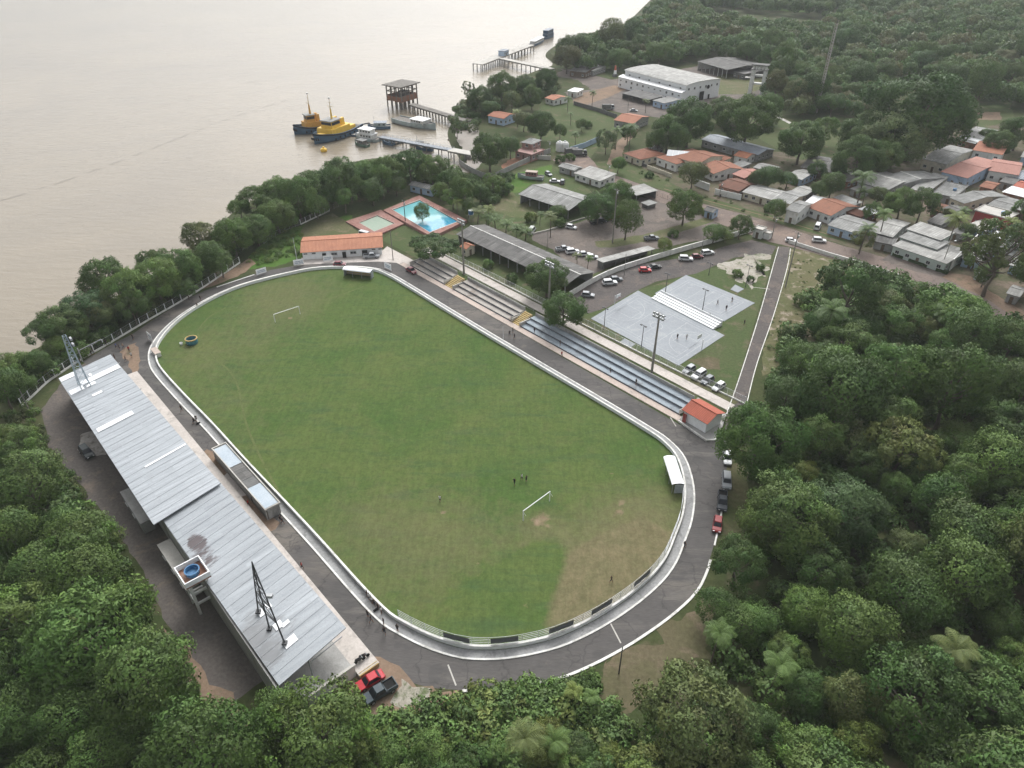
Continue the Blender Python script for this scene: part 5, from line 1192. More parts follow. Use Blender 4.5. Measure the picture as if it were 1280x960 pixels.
def tug(lab, bow, stern_px, hm, bm, L=None, big=False):
    p, q = at(*bow, WZ), at(*stern_px, WZ); d = p-q; L = L or d.length; c = (p+q)/2; c.z = WZ
    T = thing('tugboat', lab, 'tugboat', c, atan2(d.y, d.x), None, (1.06, 1.15, 1.15)); B = L*.42
    hull(T, L, B, 2.6, -.6, hm, 'darkcon', 1.6, .82, .9, .7, fender=True)
    rb = MB()
    for s in (-1, 1):
        for k in range(6): rb.tube((-L*.35+k*L*.12, s*(B/2+.12), .9), (-L*.35+k*L*.12, s*(B/2+.12), 1.7), .32, None, 8)
    for k in range(5): rb.tube((L*.5-.15-abs(k-2)*.35, (k-2)*.9, 1.6), (L*.5+.1-abs(k-2)*.35, (k-2)*.9, 2.4), .3, None, 8)
    rb.build('tyre_fender', M['rubber'], T)
    def frust(name, x0, x1, y, z0, z1, k, m, par=T):
        mb = MB(); xm = (x0+x1)/2; lx = (x1-x0)/2
        mb.loft([[(xm-lx, -y, z0), (xm+lx, -y, z0), (xm+lx, y, z0), (xm-lx, y, z0)], [(xm-lx*k, -y*k, z1), (xm+lx*k, -y*k, z1), (xm+lx*k, y*k, z1), (xm-lx*k, y*k, z1)]]); return mb.build(name, M[m], par)
    frust('deckhouse', -L*.24, L*.24, B*.35, 1.5, 4.6, .95, bm)
    if big: frust('aft_house', -L*.40, -L*.22, B*.30, 1.5, 3.4, .94, bm); frust('foredeck_winch', L*.26, L*.36, B*.16, 1.7, 3.2, .8, bm)
    br = frust('bridge', -L*.05, L*.17, B*.25, 4.6, 7.3, .86, bm)
    mb = MB()
    for a, b in (((L*.172, -B*.22), (L*.172, B*.22)), ((L*.16, B*.248), (-L*.04, B*.248)), ((-L*.04, -B*.248), (L*.16, -B*.248))): mb.face([(a[0]-.02, a[1]*1.0, 5.8), (b[0]-.02, b[1], 5.8), (b[0]-.12, b[1]*.93, 6.9), (a[0]-.12, a[1]*.93, 6.9)])
    mb.build('window_band', M['glass'], br)
    frust('bridge_roof', -L*.07, L*.19, B*.26, 7.3, 7.6, .98, 'greywall')
    for s in (-1, 1): frust('funnel', -L*.18, -L*.09, .6, 4.2, 7.4, .8, bm).location.y = s*B*.16
    m2 = MB(); m2.tube((L*.02, 0, 7.1), (L*.02, 0, 11.5), .55, .3, 6); m2.build('mast_base', M[bm], T)
    m2 = MB(); m2.tube((L*.02, 0, 11.4), (L*.02, 0, 16.2), .16, .07, 5); m2.tube((L*.02, -1.4, 12.6), (L*.02, 1.4, 12.6), .09, None, 5); m2.tube((L*.02, -.8, 14.2), (L*.02, .8, 14.2), .07, None, 5); m2.tube((L*.02, 0, 11.6), (L*.02+1.1, 0, 12.4), .08, None, 5); m2.build('mast', M['yellow'], T)
    mb = MB().lathe([(0, 0), (.5, .1), (.5, .6), (0, .75)], (L*.02, 0, 15.6), 8); mb.build('radar', M['white'], T)
    return T
tug('blue hulled tugboat with dull orange house and tall mast, nearest open water', (369.5, 168), (414, 161), 'tugblue', 'tugorange' if 'tugorange' in M else (M.setdefault('tugorange', weathered('tug_orange_paint', (.60, .33, .07), (.48, .27, .07), .6, 4, .6)) and 'tugorange'))
tug('bright yellow tugboat with long deckhouse moored beside the barge', (395, 180), (441, 162), 'tugblue', 'tugyellow', big=True)
def barge():
    p, q = at(436, 170, WZ), at(462, 157, WZ); d = q-p; c = (p+q)/2; c.z = WZ; T = thing('barge', 'low dark barge with pale deck moored behind the yellow tugboat', 'barge', c, atan2(d.y, d.x))
    L = d.length; hull(T, L, 9, 1.2, -.5, 'tugblue', 'fibropale' if False else 'palecon', .4, .85, .9, .5, fender=True)
barge()
def workboat(lab, bow, st, B, hm, wm, rm, house=(-.35, .2), hh=2.2, two=False, name='workboat', dk=1.3):
    p, q = at(*bow, WZ), at(*st, WZ); d = p-q; c = (p+q)/2; c.z = WZ; L = d.length
    T = thing(name, lab, 'boat', c, atan2(d.y, d.x)); R = hull(T, L, B, dk, -.4, hm, 'greywood', .9, .75, .8, .4)
    x0, x1 = L*house[0], L*house[1]; lv = 2 if two else 1
    for k in range(lv):
        z = dk-.4+k*hh; w = B*.7
        o = MB().box(((x0+x1)/2, 0, z+hh/2), (x1-x0-k*1.5, w, hh)).build('cabin', M[wm], T)
        mb = MB()
        n = max(2, int((x1-x0)/2))
        for i in range(n):
            for s in (-1, 1): mb.box((x0+1+i*(x1-x0-1.5)/n, s*(w/2+.01), z+hh*.6), (1.0, .04, .7))
        mb.build('window_row', M['glass'], o)
        MB().box(((x0+x1)/2, 0, z+hh+.06), (x1-x0+.9-k*1.5, w+.9, .12)).build('roof', M[rm], T)
    MB().tube((x1, 0, .9+hh*lv), (x1, 0, .9+hh*lv+3), .08, .05, 5).build('mast', M['steel'], T)
    return T
workboat('white two deck workboat at the landing stage with red trim', (445, 172), (474, 177), 6.4, 'hullgrey', 'white', 'zincsheet', (-.3, .28), 2.2, True)
workboat('small green and grey workboat tied outside the white workboat', (444, 180), (460, 184), 3.6, 'greenhull' if 'greenhull' in M else (M.setdefault('greenhull', weathered('green_boat_paint', (.08, .16, .11), (.10, .14, .11), .6, 4, .7)) and 'greenhull'), 'greywood', 'fibro', (-.3, .15), 1.9)
workboat('blue roofed workboat moored above the white workboat', (460, 160.5), (488, 160), 5.4, 'tugblue', 'hullgrey', 'fibroblue', (-.32, .2), 2.1)
workboat('small blue boat lying against the inner landing stage', (478, 178), (492, 182), 3.2, 'tugblue', 'bluewall', 'fibroblue', (-.3, .2), 1.6)
workboat('dark low canoe boat with red edge below the gangway', (512, 181), (536, 184), 2.6, 'greywood', 'wood', 'fibrodark', (-.2, .1), 1.3)
workboat('narrow blue canoe boat further along below the gangway', (520, 186), (541, 189), 2.4, 'tugblue', 'hullgrey', 'fibro', (-.25, .05), 1.2)
T = workboat('white wooden river boat with rounded hull moored beside the old pier', (545, 162.5), (495, 152), 8.6, 'hullgrey', 'white', 'zincsheet', (-.02, .28), 2.0, name='river_boat', dk=2.4)
mb = MB(); mb.tube((2, 0, 2.5), (2, 0, 8), .1, .06, 5); mb.build('mast', M['wood'], T)
# beached boat on the lawn
p, q = at(679, 225.5), at(647, 222.5); d = q-p; c = (p+q)/2; T = thing('boat_on_land', 'grey old boat with maroon cabin standing on the club lawn', 'boat', c+Vector((0, 0, .7)), atan2(d.y, d.x)); L = d.length
hull(T, L, 3.4, 1.1, -.5, 'hullgrey', 'greywood', .6, .75, .85, .3); M['maroon'] = weathered('maroon_cabin', (.22, .10, .10), (.30, .17, .16), .7, 4, .7)
o = MB().box((-.5, 0, 1.7), (L*.42, 2.3, 1.7)).build('cabin', M['maroon'], T); MB().box((-.5, 0, 2.6), (L*.45, 2.6, .12)).build('roof', M['pinkpave'], T)
mb = MB()
for s in (-1, 1):
    for k in range(4): mb.box((-2.2+k*1.1, s*1.16, 1.9), (.6, .04, .6))
mb.build('window_row', M['glass'], o)
for x in (-L*.3, L*.25): MB().box((x, 0, -.55), (.4, 2.6, .5)).build('cradle', M['wood'], T)
# mooring buoy
T = thing('mooring_buoy', 'yellow mooring buoy floating before the yellow tugboat', 'buoy', at(405, 189.5, WZ))
MB().lathe([(0, -.5), (1.1, -.4), (1.5, .3), (1.5, 1.1), (1.0, 1.6), (0, 1.65)], (0, 0, 0), 16).build('float', M['tugyellow'], T)
MB().lathe([(.0, 1.6), (.35, 1.6), (.35, 2.3), (0, 2.35)], (0, 0, 0), 8).build('ring_post', M['tugyellow'], T)
# piers
def pier(name, lab, a, b, w, z, mat, sp, under=True, rail=False, pr=.22, cat='pier', skew=None):
    p, q = at(*a, z), at(*b, z); d = q-p; L = d.length; c = (p+q)/2; c.z = 0; T = thing(name, lab, cat, c, atan2(d.y, d.x))
    MB().box((0, 0, z-.2), (L, w, .4)).build('deck', M[mat], T)
    n = min(45, int(L/sp))
    for i in range(n+1):
        x = -L/2+.3+i*(L-.6)/n
        for s in (-1, 1): MB().tube((x, s*(w/2-.4), -6), (x, s*(w/2-.4), z-.4), pr, None, 6).build('pile', M['greywood'] if mat != 'palecon' else M['concrete'], T)
    mb = MB()
    for s in (-1, 1): mb.box((0, s*(w/2-.4), z-.62), (L, .3, .45))
    mb.build('beam', M['darkcon'], T)
    if rail:
        mb = MB()
        for s in (-1, 1):
            for zz in (.5, 1.0): mb.tube((-L/2, s*(w/2-.1), z+zz), (L/2, s*(w/2-.1), z+zz), .05, None, 4)
            for i in range(int(L/2)): mb.tube((-L/2+i*2, s*(w/2-.1), z), (-L/2+i*2, s*(w/2-.1), z+1), .05, None, 4)
        mb.build('railing', M['whitesteel'], T)
    return T
pier('old_pier', 'old grey timber pier leading from shore to the pier house', (514, 129.5), (585, 151), 4.2, 1.5, 'greywood', 2.6, rail=False)
def pierhouse():
    zt = 9.5; Pq = [at(u, v, zt) for u, v in ((497, 111), (522, 104), (505, 98.5), (481, 105))]; c = sum(Pq, Vector())/4; c.z = 0; e = Pq[1]-Pq[0]; ang = atan2(e.y, e.x); L = e.length; ey = Vector((-sin(ang), cos(ang), 0)); Wd = abs((Pq[3]-Pq[0]).dot(ey))
    T = thing('pier_house', 'derelict open framed pier house with flat grey roof in the river', 'pier house', c, ang)
    MB().box((0, 0, zt), (L, Wd, .4)).build('roof', M['greywood'], T)
    l, w = L*.78, Wd*.78
    for i in range(5):
        for j in range(4):
            x, y = -l/2+l*i/4, -w/2+w*j/3
            if i in (0, 4) or j in (0, 3): MB().box((x, y, 2.0), (.5, .5, 14.6)).build('column', M['greywood'], T)
            else: MB().box((x, y, -2.5), (.5, .5, 6)).build('pile', M['greywood'], T)
    MB().box((0, 0, 1.6), (l+.6, w+.6, .5)).build('floor_slab', M['brick'], T)
    for s in (-1, 1): MB().box((0, s*w/2, 3.1), (l-.5, .3, 2.4)).build('wall', M['brick'], T)
    MB().box((l/2, 0, 3.1), (.3, w-.55, 2.4)).build('wall', M['brick'], T); MB().box((-l/2, 0, 2.8), (.3, w-.55, 2)).build('wall', M['brick'], T)
    for z in (6.3, 8.8):
        mb = MB()
        for s in (-1, 1): mb.box((0, s*w/2, z), (l-.55, .3, .4)); mb.box((s*l/2, 0, z), (.3, w-.55, .4))
        mb.build('tie_beam', M['greywood'], T)
    MB().box((l*.1, 0, 3.8), (l*.3, w*.4, 4)).build('machine_room', M['darkcon'], T)
pierhouse()
pier('landing_stage', 'blue grey railed gangway from shore to the moored boats', (476, 170.5), (566, 187), 3.2, .6, 'fibroblue', 6, rail=True)
pier('landing_stage', 'short white piled landing ramp under the shore trees', (563, 186.5), (592, 192), 5.0, 2.0, 'palecon', 3)
def floatstage():
    p, q = at(474, 172, WZ), at(500, 180, WZ); d = q-p; c = (p+q)/2; c.z = WZ; T = thing('pontoon', 'rusty flat pontoon under the seaward end of the gangway', 'pontoon', c, atan2(d.y, d.x)); L = d.length
    MB().box((0, 0, .3), (L, 5, 1.2)).build('body', M['darkcon'], T); MB().box((0, 0, .95), (L-.2, 4.8, .12)).build('deck', M['wood'], T)
    mb = MB()
    for i in range(5): mb.tube((-L/2+.5+i*(L-1)/4, 2.2, 1), (-L/2+.5+i*(L-1)/4, 2.2, 2.1), .06, None, 5)
    mb.build('bollard', M['steel'], T)
floatstage()
# the long L shaped jetty
pier('jetty', 'long outer arm of the far concrete jetty along the river', (597, 79.8), (662, 55.5), 8.0, 2.0, 'palecon', 5.5, pr=.35)
pier('jetty', 'inner arm of the far concrete jetty leading to shore', (627, 72.5), (690, 86), 5.0, 1.9, 'palecon', 4.5, pr=.3)
T = thing('jetty_hut', 'blue grey hut at the corner of the far jetty', 'hut', at(629.5, 69, 2.0), atan2((at(662, 55.5)-at(597, 79.8)).y, (at(662, 55.5)-at(597, 79.8)).x))
MB().box((0, 0, 1.6), (7.5, 4.5, 3.2)).build('wall', M['bluewall'], T); MB().box((0, 0, 3.3), (8.2, 5.2, .25)).build('roof', M['fibroblue'], T); put_door(T, 0, -2.25, 0, 0); put_window(T, -2.2, -2.25, 1.7, 0); put_window(T, 2.2, -2.25, 1.7, 0)
workboat('long white ferry boat moored at the far jetty end', (680, 50), (664, 58), 6, 'tugblue', 'white', 'zincsheet', (-.4, .3), 2.4, name='ferry')
workboat('dark blue boat furthest up river beyond the white ferry', (692, 44), (680, 49), 6, 'tugblue', 'tugblue', 'fibroblue', (-.4, .25), 2.6, True)
for a, b, lab in (((612, 105), (624, 101.5), 'long dark canoe nearest the pier side among shore bushes'), ((617, 102.5), (630, 100.5), 'long dark canoe behind the nearer canoe by shore bushes'), ((580, 183), (574, 176), 'broken brown canoe on the mud near the landing ramp'), ((560, 175), (574, 177), 'half sunk dark canoe lying beneath the drowned branches')):
    p, q = at(*a, WZ), at(*b, WZ); d = q-p; c = (p+q)/2; c.z = WZ; T = thing('canoe', lab, 'canoe', c, atan2(d.y, d.x), 'canoes along the muddy shore'); hull(T, d.length, 1.5, .5, -.2, 'wood', 'greywood', .3, .7, .4, .1)
# current line: ripple seam added as darker ribbons, built with the river
# ================================================================== poles and masts
def mast(lab, base, top, mat='polecon', h=None, group=None):
    p = at(*base); h = h or hgt(base[0], base[1], top); T = thing('floodlight_mast', lab, 'floodlight mast', p, AXA, group)
    MB().tube((0, 0, 0), (0, 0, h), .34, .20, 8).build('pole', M[mat], T)
    mb = MB()
    for z in (h-.2, h-1.1): mb.box((0, 0, z), (3.6, .16, .16))
    for x in (-1.4, 1.4): mb.box((x, 0, h-.65), (.12, .12, .75))
    mb.build('crossarm', M['darksteel'], T)
    for z in (h-.2, h-1.1):
        for x in (-1.3, -.45, .45, 1.3): MB().box((x, -.3, z-.1), (.6, .3, .5)).build('floodlight', M['steel'], T)
    return T
G = 'tall floodlight masts behind the bleachers'
mast('tall floodlight mast between the near bleachers and the courts', (814.5, 466), 391, group=G)
mast('tall floodlight mast behind the gap of the two stained bleachers', (580, 343), 274, group=G)
mast('tall floodlight mast standing among the round trees behind the bleachers', (685.5, 400), 327, group=G)
def lamp(lab, base, top, mat='darksteel', n=2, rz=AXA, group=None, name='lamp_post', cat='lamp post', r=.11):
    p = at(*base); h = hgt(base[0], base[1], top); T = thing(name, lab, cat, p, rz, group)
    MB().tube((0, 0, 0), (0, 0, h), r, r*.6, 7).build('pole', M[mat], T)
    if n == 2:
        mb = MB().box((0, 0, h), (1.7, .1, .1)); mb.build('crossarm', M[mat], T)
        for x in (-.7, .7): MB().box((x, -.12, h+.02), (.55, .42, .2)).build('lamp', M['darksteel'], T)
    elif n == 1:
        MB().tube((0, 0, h-.1), (1.6, 0, h+.25), .06, None, 5).build('arm', M[mat], T); MB().box((1.8, 0, h+.25), (.8, .3, .15)).build('lamp', M['whitesteel'], T)
    elif n == 3:
        MB().box((0, 0, h-.5), (2.0, .12, .12)).build('crossarm', M[mat], T)
        mb = MB()
        for x in (-.85, 0, .85): mb.tube((x, 0, h-.46), (x, 0, h-.22), .06, None, 5)
        MB().tube((.35, 0, h-1.6), (.35, 0, h-.9), .22, None, 8).build('transformer', M['steel'], T)
        for x in (-.85, .85): MB().tube((x, 0, h-.44), (x, 0, h-.2), .06, None, 5).build('insulator', M['whitesteel'], T)
    return T
G = 'dark lamp posts around the courts'
lamp('court lamp post at the car park corner of the larger court', (754.8, 412), 385, group=G)
lamp('court lamp post at the bleacher side of the larger court', (801.5, 435), 407, group=G)
lamp('court lamp post at the near back end of the white stand', (877.5, 391), 362, group=G)
lamp('court lamp post at the far back end of the white stand', (831, 370.5), 342, group=G)
lamp('court lamp post on the grass beyond the smaller court near the lane', (885.8, 344), 329, group=G)
lamp('court lamp post standing in the pale sand patch', (931.8, 359), 332, group=G)
G = 'utility poles'
lamp('thin pole on the verge of the club lane beside parked red car', (780, 345), 317, 'polecon', 0, group=G, name='utility_pole', cat='utility pole')
lamp('thin pole on the verge of the club lane behind the white cars', (876, 319), 295, 'polecon', 0, group=G, name='utility_pole', cat='utility pole')
lamp('very tall dark pole on the island of the club car park', (765.5, 303.5), 236, 'polecon', 3, group=G, name='utility_pole', cat='utility pole', r=.26)
lamp('slim pole on the left edge of the club car park', (684, 311), 289, 'polecon', 0, group=G, name='utility_pole', cat='utility pole')
lamp('utility pole beside the white gate building', (964.6, 297.5), 271, 'polecon', 3, group=G, name='utility_pole', cat='utility pole', r=.17)
lamp('tall utility pole on the grass slope right of the lane', (981.6, 359), 290, 'polecon', 3, group=G, name='utility_pole', cat='utility pole', r=.22)
lamp('street lamp with long arm before the tiered hall', (1175.5, 337), 303, 'polecon', 1, radians(20), group=None, r=.14)
lamp('dark pole at the corner between the two swimming pools', (507, 279.5), 250, 'darksteel', 3, group=G, name='utility_pole', cat='utility pole', r=.16)
lamp('slim grey pole on the pavement right of the changing block', (491.5, 325), 289, 'polecon', 0, group=G, name='utility_pole', cat='utility pole', r=.15)
lamp('slim white pole leaning at the left end of the changing block', (371.5, 326), 297, 'whitesteel', 0, group=G, name='utility_pole', cat='utility pole', r=.1)
lamp('dark pole beside the lower outer kerb of the near bend', (773.5, 842), 808, 'darksteel', 0, group=G, name='utility_pole', cat='utility pole', r=.12)
lamp('concrete post at the foot of the left woods beside the yard', (224, 829), 794, 'polecon', 0, group=G, name='utility_pole', cat='utility pole', r=.16)
lamp('concrete pole in the bushes at the left photo edge', (38, 516), 487, 'polecon', 0, group=G, name='utility_pole', cat='utility pole', r=.14)
lamp('thin white pole at the track edge beside the middle bleachers', (629, 425), 408, 'whitesteel', 0, group=G, name='utility_pole', cat='utility pole', r=.07)
lamp('thin utility pole before the white warehouse porch', (784.5, 141), 119, 'polecon', 0, group=G, name='utility_pole', cat='utility pole', r=.14)
lamp('grey utility pole between derelict pink house and dirt yard', (686, 199), 176, 'polecon', 3, group=G, name='utility_pole', cat='utility pole', r=.14)
lamp('utility pole before the white street wall of the village', (899, 247), 227, 'polecon', 3, group=G, name='utility_pole', cat='utility pole', r=.14)
lamp('utility pole on the roadside near the dirt track to the meadow', (760, 225), 205, 'polecon', 3, group=G, name='utility_pole', cat='utility pole', r=.14)
def radio_mast():
    b = at(1020, 141); h = hgt(1020, 141, 29); T = thing('radio_mast', 'very tall thin lattice radio mast on the lawn before the far forest', 'radio mast', b, .3)
    w = .75; mb = MB()
    C3 = [Vector((w*cos(k*2.094), w*sin(k*2.094), 0)) for k in range(3)]
    for c in C3: MB().tube(c, c+Vector((0, 0, h)), .14, .10, 5).build('leg', M['mastpaint'] if 'mastpaint' in M else M.setdefault('mastpaint', weathered('faded_mast_paint', (.40, .33, .31), (.45, .43, .42), .12, 2, .7)), T)
    n = 32
    for k in range(n):
        z0, z1 = h*k/n, h*(k+1)/n
        for i in range(3): mb.tube(C3[i]+Vector((0, 0, z0)), C3[(i+1) % 3]+Vector((0, 0, z1)), .07, None, 4)
    mb.build('bracing', M['mastpaint'], T)
    MB().tube((0, 0, h), (0, 0, h+3), .1, .04, 5).build('antenna', M['darksteel'], T)
radio_mast()

# ================================================================== vehicles
def car_proto(kind):
    L, Wd, H, zb = {'hatch': (3.9, 1.68, 1.48, .28), 'sedan': (4.4, 1.74, 1.46, .28), 'suv': (4.5, 1.84, 1.70, .34), 'pickup': (5.2, 1.86, 1.78, .40), 'van': (4.8, 1.9, 2.0, .32), 'truck': (6.8, 2.2, 2.6, .5)}[kind]
    T = thing('parked_car' if kind != 'truck' else 'parked_truck', 'x', 'car' if kind not in ('pickup', 'truck', 'van') else {'pickup': 'pickup truck', 'truck': 'truck', 'van': 'van'}[kind])
    hw = Wd/2; zs = zb+(H-zb)*.46                     # shoulder line
    X = lambda s: L*(s-.5)
    R = []
    prof = {'hatch': [(0, .80), (.04, .97), (.5, 1), (.72, .98), (.93, .80), (1, .55)], 'sedan': [(0, .62), (.03, .92), (.2, .97), (.68, .97), (.94, .78), (1, .52)], 'suv': [(0, .85), (.03, 1), (.5, 1.02), (.72, 1), (.95, .86), (1, .6)],
            'pickup': [(0, .95), (.02, 1), (.5, 1), (.74, 1), (.96, .86), (1, .62)], 'van': [(0, 1), (.02, 1.02), (.5, 1.02), (.85, 1), (.97, .8), (1, .6)], 'truck': [(0, .55), (.02, .6), (.6, .6), (.72, .7), (.97, .7), (1, .6)]}[kind]
    rings = []
    for s, k in prof:
        z = zb+(zs-zb)*k; w = hw*(.90 if s in (0, 1) else 1.0); x = X(s)
        rings.append([(x, -w*.92, zb), (x, -w, zb+(z-zb)*.5), (x, -w*.93, z), (x, w*.93, z), (x, w, zb+(z-zb)*.5), (x, w*.92, zb)])
    mb = MB(); mb.loft(rings)
    cb, ct = {'hatch': ((.05, .74), (.14, .56)), 'sedan': ((.14, .73), (.27, .56)), 'suv': ((.03, .74), (.08, .58)), 'pickup': ((.36, .77), (.40, .64)), 'van': ((.02, .90), (.03, .74)), 'truck': ((.74, .99), (.75, .93))}[kind]
    z0 = zs*.97; z1 = H; wb, wt = hw*.90, hw*.74
    B = [(X(cb[0]), -wb, z0), (X(cb[1]), -wb, z0), (X(cb[1]), wb, z0), (X(cb[0]), wb, z0)]; U = [(X(ct[0]), -wt, z1), (X(ct[1]), -wt, z1), (X(ct[1]), wt, z1), (X(ct[0]), wt, z1)]
    mb.loft([B, [(a[0]*.12+u[0]*.88+(.0), a[1]*.12+u[1]*.88, z0+(z1-z0)*.88) for a, u in zip(B, U)], [(u[0]*.97+X((ct[0]+ct[1])/2)*.03, u[1]*.93, z1) for u in U]])
    if kind == 'pickup':
        x0, x1 = X(.02), X(.34)
        for s in (-1, 1): mb.box(((x0+x1)/2, s*hw*.88, zs+.13), (x1-x0, .10, .28))
        mb.box((x0+.05, 0, zs+.13), (.1, Wd*.84, .28))
    bo = mb.build('body', M['carpaint'], T)
    if kind == 'pickup': MB().box((X(.18), 0, zs+.04), (L*.30, Wd*.80, .05)).build('load_bed', M['rubber'], T)
    if kind == 'truck':
        MB().box((X(.35), 0, 1.75), (L*.68, Wd, 2.0)).build('cargo_box', M['darkcon'], T)
    V = [Vector(p) for p in B]; Q = [Vector(p)*.86+Vector(b)*.14 for p, b in zip(U, B)]
    def glass(name, i, j, m=.10):
        a, b, c, d = V[i], V[j], Q[j], Q[i]; ce = (a+b+c+d)/4; n = (b-a).cross(d-a).normalized()
        q = [ce+(p-ce)*(1-m)+n*.03 for p in (a, b, c, d)]
        MB().face(q).build(name, M['glass'], T)
    glass('windscreen', 1, 2); glass('side_window', 0, 1); glass('side_window', 2, 3)
    if kind != 'van' or True: glass('rear_window', 3, 0)
    r = {'suv': .36, 'pickup': .38, 'truck': .48}.get(kind, .31)
    for sx in (.19, .80):
        for s in (-1, 1):
            w = MB(); w.tube((X(sx), s*(hw-.20), r), (X(sx), s*(hw+.02), r), r, None, 14); o = w.build('wheel', M['tyre'], T)
            MB().tube((X(sx), s*(hw+.015), r), (X(sx), s*(hw+.03), r), r*.6, None, 12).build('rim', M['rim'], o)
    zl = zb+(zs-zb)*.5
    for s in (-1, 1):
        MB().box((L/2*.985, s*hw*.62, zl), (.10, .36, .16)).build('headlight', M['lampglass'], T)
        MB().box((-L/2*.985, s*hw*.68, zl+.14), (.10, .26, .2)).build('taillight', M['redlamp'], T)
    return T
PROTO = {}
def car(kind, lab, f, r=None, col=(.7, .7, .7), head=None, z=0.02, group=None, name=None):
    """f = pixel of the front end, r = pixel of the rear end (or head = world heading with f the centre)"""
    if r is not None:
        a, b = at(*f), at(*r); d = a-b; c = (a+b)/2; h = atan2(d.y, d.x)
    else: c = at(*f); h = head
    c.z = z
    if kind not in PROTO: PROTO[kind] = T = car_proto(kind); T.location = c; T.rotation_euler.z = h; T['label'] = lab
    else: T = copy_thing(PROTO[kind], lab, c, h)
    if group: T['group'] = group
    for ch in T.children: ch.color = (*col, 1)
    return T
WHT, SIL, DRK, RED, MAR, BLK, GRY = (.60, .61, .61), (.28, .295, .31), (.035, .042, .05), (.42, .02, .03), (.14, .018, .025), (.015, .016, .018), (.13, .145, .16)
car('sedan', 'bright red sedan parked nose to the woods beside the dark pickup', (450, 861), (476, 846), RED)
car('pickup', 'dark slate pickup truck beside the bright red sedan near the grandstand', (459, 878), (492, 858), (.035, .052, .062))
car('suv', 'dark green grey SUV parked alone in the rear yard behind the grandstand', (116, 575), (103, 561), (.03, .04, .042))
G = 'cars along the right edge of the near bend'
car('suv', 'white and dark SUV uppermost of three cars along the right bend', (908, 611), (907.5, 597), SIL, group=G)
car('pickup', 'dark pickup between the two other cars along the right bend', (902, 638), (902.5, 621), DRK, group=G)
car('hatch', 'small red car lowest of three along the right bend by trees', (895, 667), (897.5, 649), (.25, .03, .03), group=G)
car('hatch', 'white car half hidden under the tree above the right bend', (909, 580), (908, 570), WHT)
G = 'cars parked behind the mesh fence below the courts'
for f, col, kd, lab in (((861, 464), SIL, 'hatch', 'silver hatchback nearest the court corner behind the mesh fence'), ((873, 471), WHT, 'suv', 'white SUV second from the court corner behind the mesh fence'), ((884, 477.5), GRY, 'hatch', 'dark grey hatchback third in the row behind the mesh fence'), ((898, 485.5), WHT, 'hatch', 'white roofed hatchback nearest the lane behind the mesh fence')):
    car(kd, lab, f, None, col, AXA-pi/2, group=G)
G = 'cars parked along the club lane'
def lane(kd, lab, f, col, h=None): car(kd, lab, f, None, col, h if h is not None else radians(8), group=G)
lane('hatch', 'silver hatchback on the club lane nearest the bleacher trees', (734.5, 370.5), SIL, radians(-12))
lane('suv', 'white SUV beside the dark hatchback on the club lane', (762, 355.5), WHT)
lane('hatch', 'dark hatchback partly behind the white SUV on the club lane', (770, 351), GRY)
lane('hatch', 'bright red car parked on the club lane verge', (806, 339.5), (.45, .025, .03), radians(0))
lane('sedan', 'black car just behind the bright red car on the lane', (818, 335.5), BLK, radians(20))
lane('suv', 'white car beside the dark red car on the club lane', (857, 325.5), WHT, radians(-6))
lane('hatch', 'dark red car between two white cars on the club lane', (871, 322.5), MAR, radians(10))
lane('suv', 'white car furthest up the club lane near the gate', (884, 318), WHT, radians(16))
G = 'cars in the club car park'
for kd, f, h, col, lab in (('hatch', (714, 285.5), -25, WHT, 'white hatchback alone by the kerb of the club car park'), ('pickup', (704, 313.5), 15, SIL, 'silver pickup at the left end of the row by palms'), ('suv', (715.5, 316.5), 15, WHT, 'white car second from the left in the palm row'),
                          ('sedan', (730, 319.5), 5, WHT, 'white car behind the small palms in the car park row'), ('hatch', (740, 323), 0, WHT, 'white car at the right end of the palm row near car shelter'), ('van', (664.5, 290.5), 70, WHT, 'white van tucked under the palms at the car park corner'),
                          ('pickup', (746, 279.5), 20, BLK, 'black pickup under the big tree in the car park'), ('suv', (752, 278), 20, DRK, 'dark SUV beside the black pickup under the tree'), ('suv', (760, 275.5), 20, (.30, .02, .025), 'red SUV right of the dark SUV under the tree'),
                          ('van', (770, 272.5), 20, (.50, .12, .05), 'orange red van mostly hidden behind the car park tree'), ('pickup', (814, 300), 12, GRY, 'dark pickup on the strip beyond the car shelter')):
    car(kd, lab, f, None, col, radians(h), group=G)
G = 'cars beside the beached boat'
car('sedan', 'white car between the beached boat and the open hall', (693.5, 228), None, WHT, radians(-5), group=G)
car('hatch', 'pale grey car nearest the beached boat', (685.5, 219), None, SIL, radians(-60), group=G)
car('suv', 'grey car with dark rear beside the white car at the hall', (703, 229), None, GRY, radians(80), group=G)
G = 'trucks by the dirt yard tanks'
car('truck', 'dark truck left in the yard by the white tanks', (715, 192.5), None, DRK, radians(20), group=G)
car('truck', 'dark truck right in the yard near the bare tree', (724.5, 194.5), None, BLK, radians(-5), group=G)
car('truck', 'grey truck parked on the depot yard before the warehouse', (760, 137), None, SIL, radians(5))
car('hatch', 'white car leaving the lane mouth onto the village road', (988.5, 302.5), None, WHT, radians(-12))
car('suv', 'white patrol car with blue stripe driving on the village road', (1023.5, 302.5), None, WHT, radians(-14))
car('van', 'white van parked before the patched orange roof house', (1021.5, 285.5), None, WHT, radians(60))
car('pickup', 'silver pickup before the changing block', (470, 322), (459, 322.5), SIL)
car('sedan', 'dark red sedan parked on the track beside the first bleacher', (521, 344), (508, 336), MAR)
car('hatch', 'dark red car half hidden behind the far dugout', (425, 332), None, MAR, radians(0))
car('van', 'white van behind the changing block beside the small pool', (457, 296), None, WHT, radians(-30))
car('sedan', 'grey car in the depot yard by the orange roofed house', (792, 139.5), None, SIL, radians(-8))
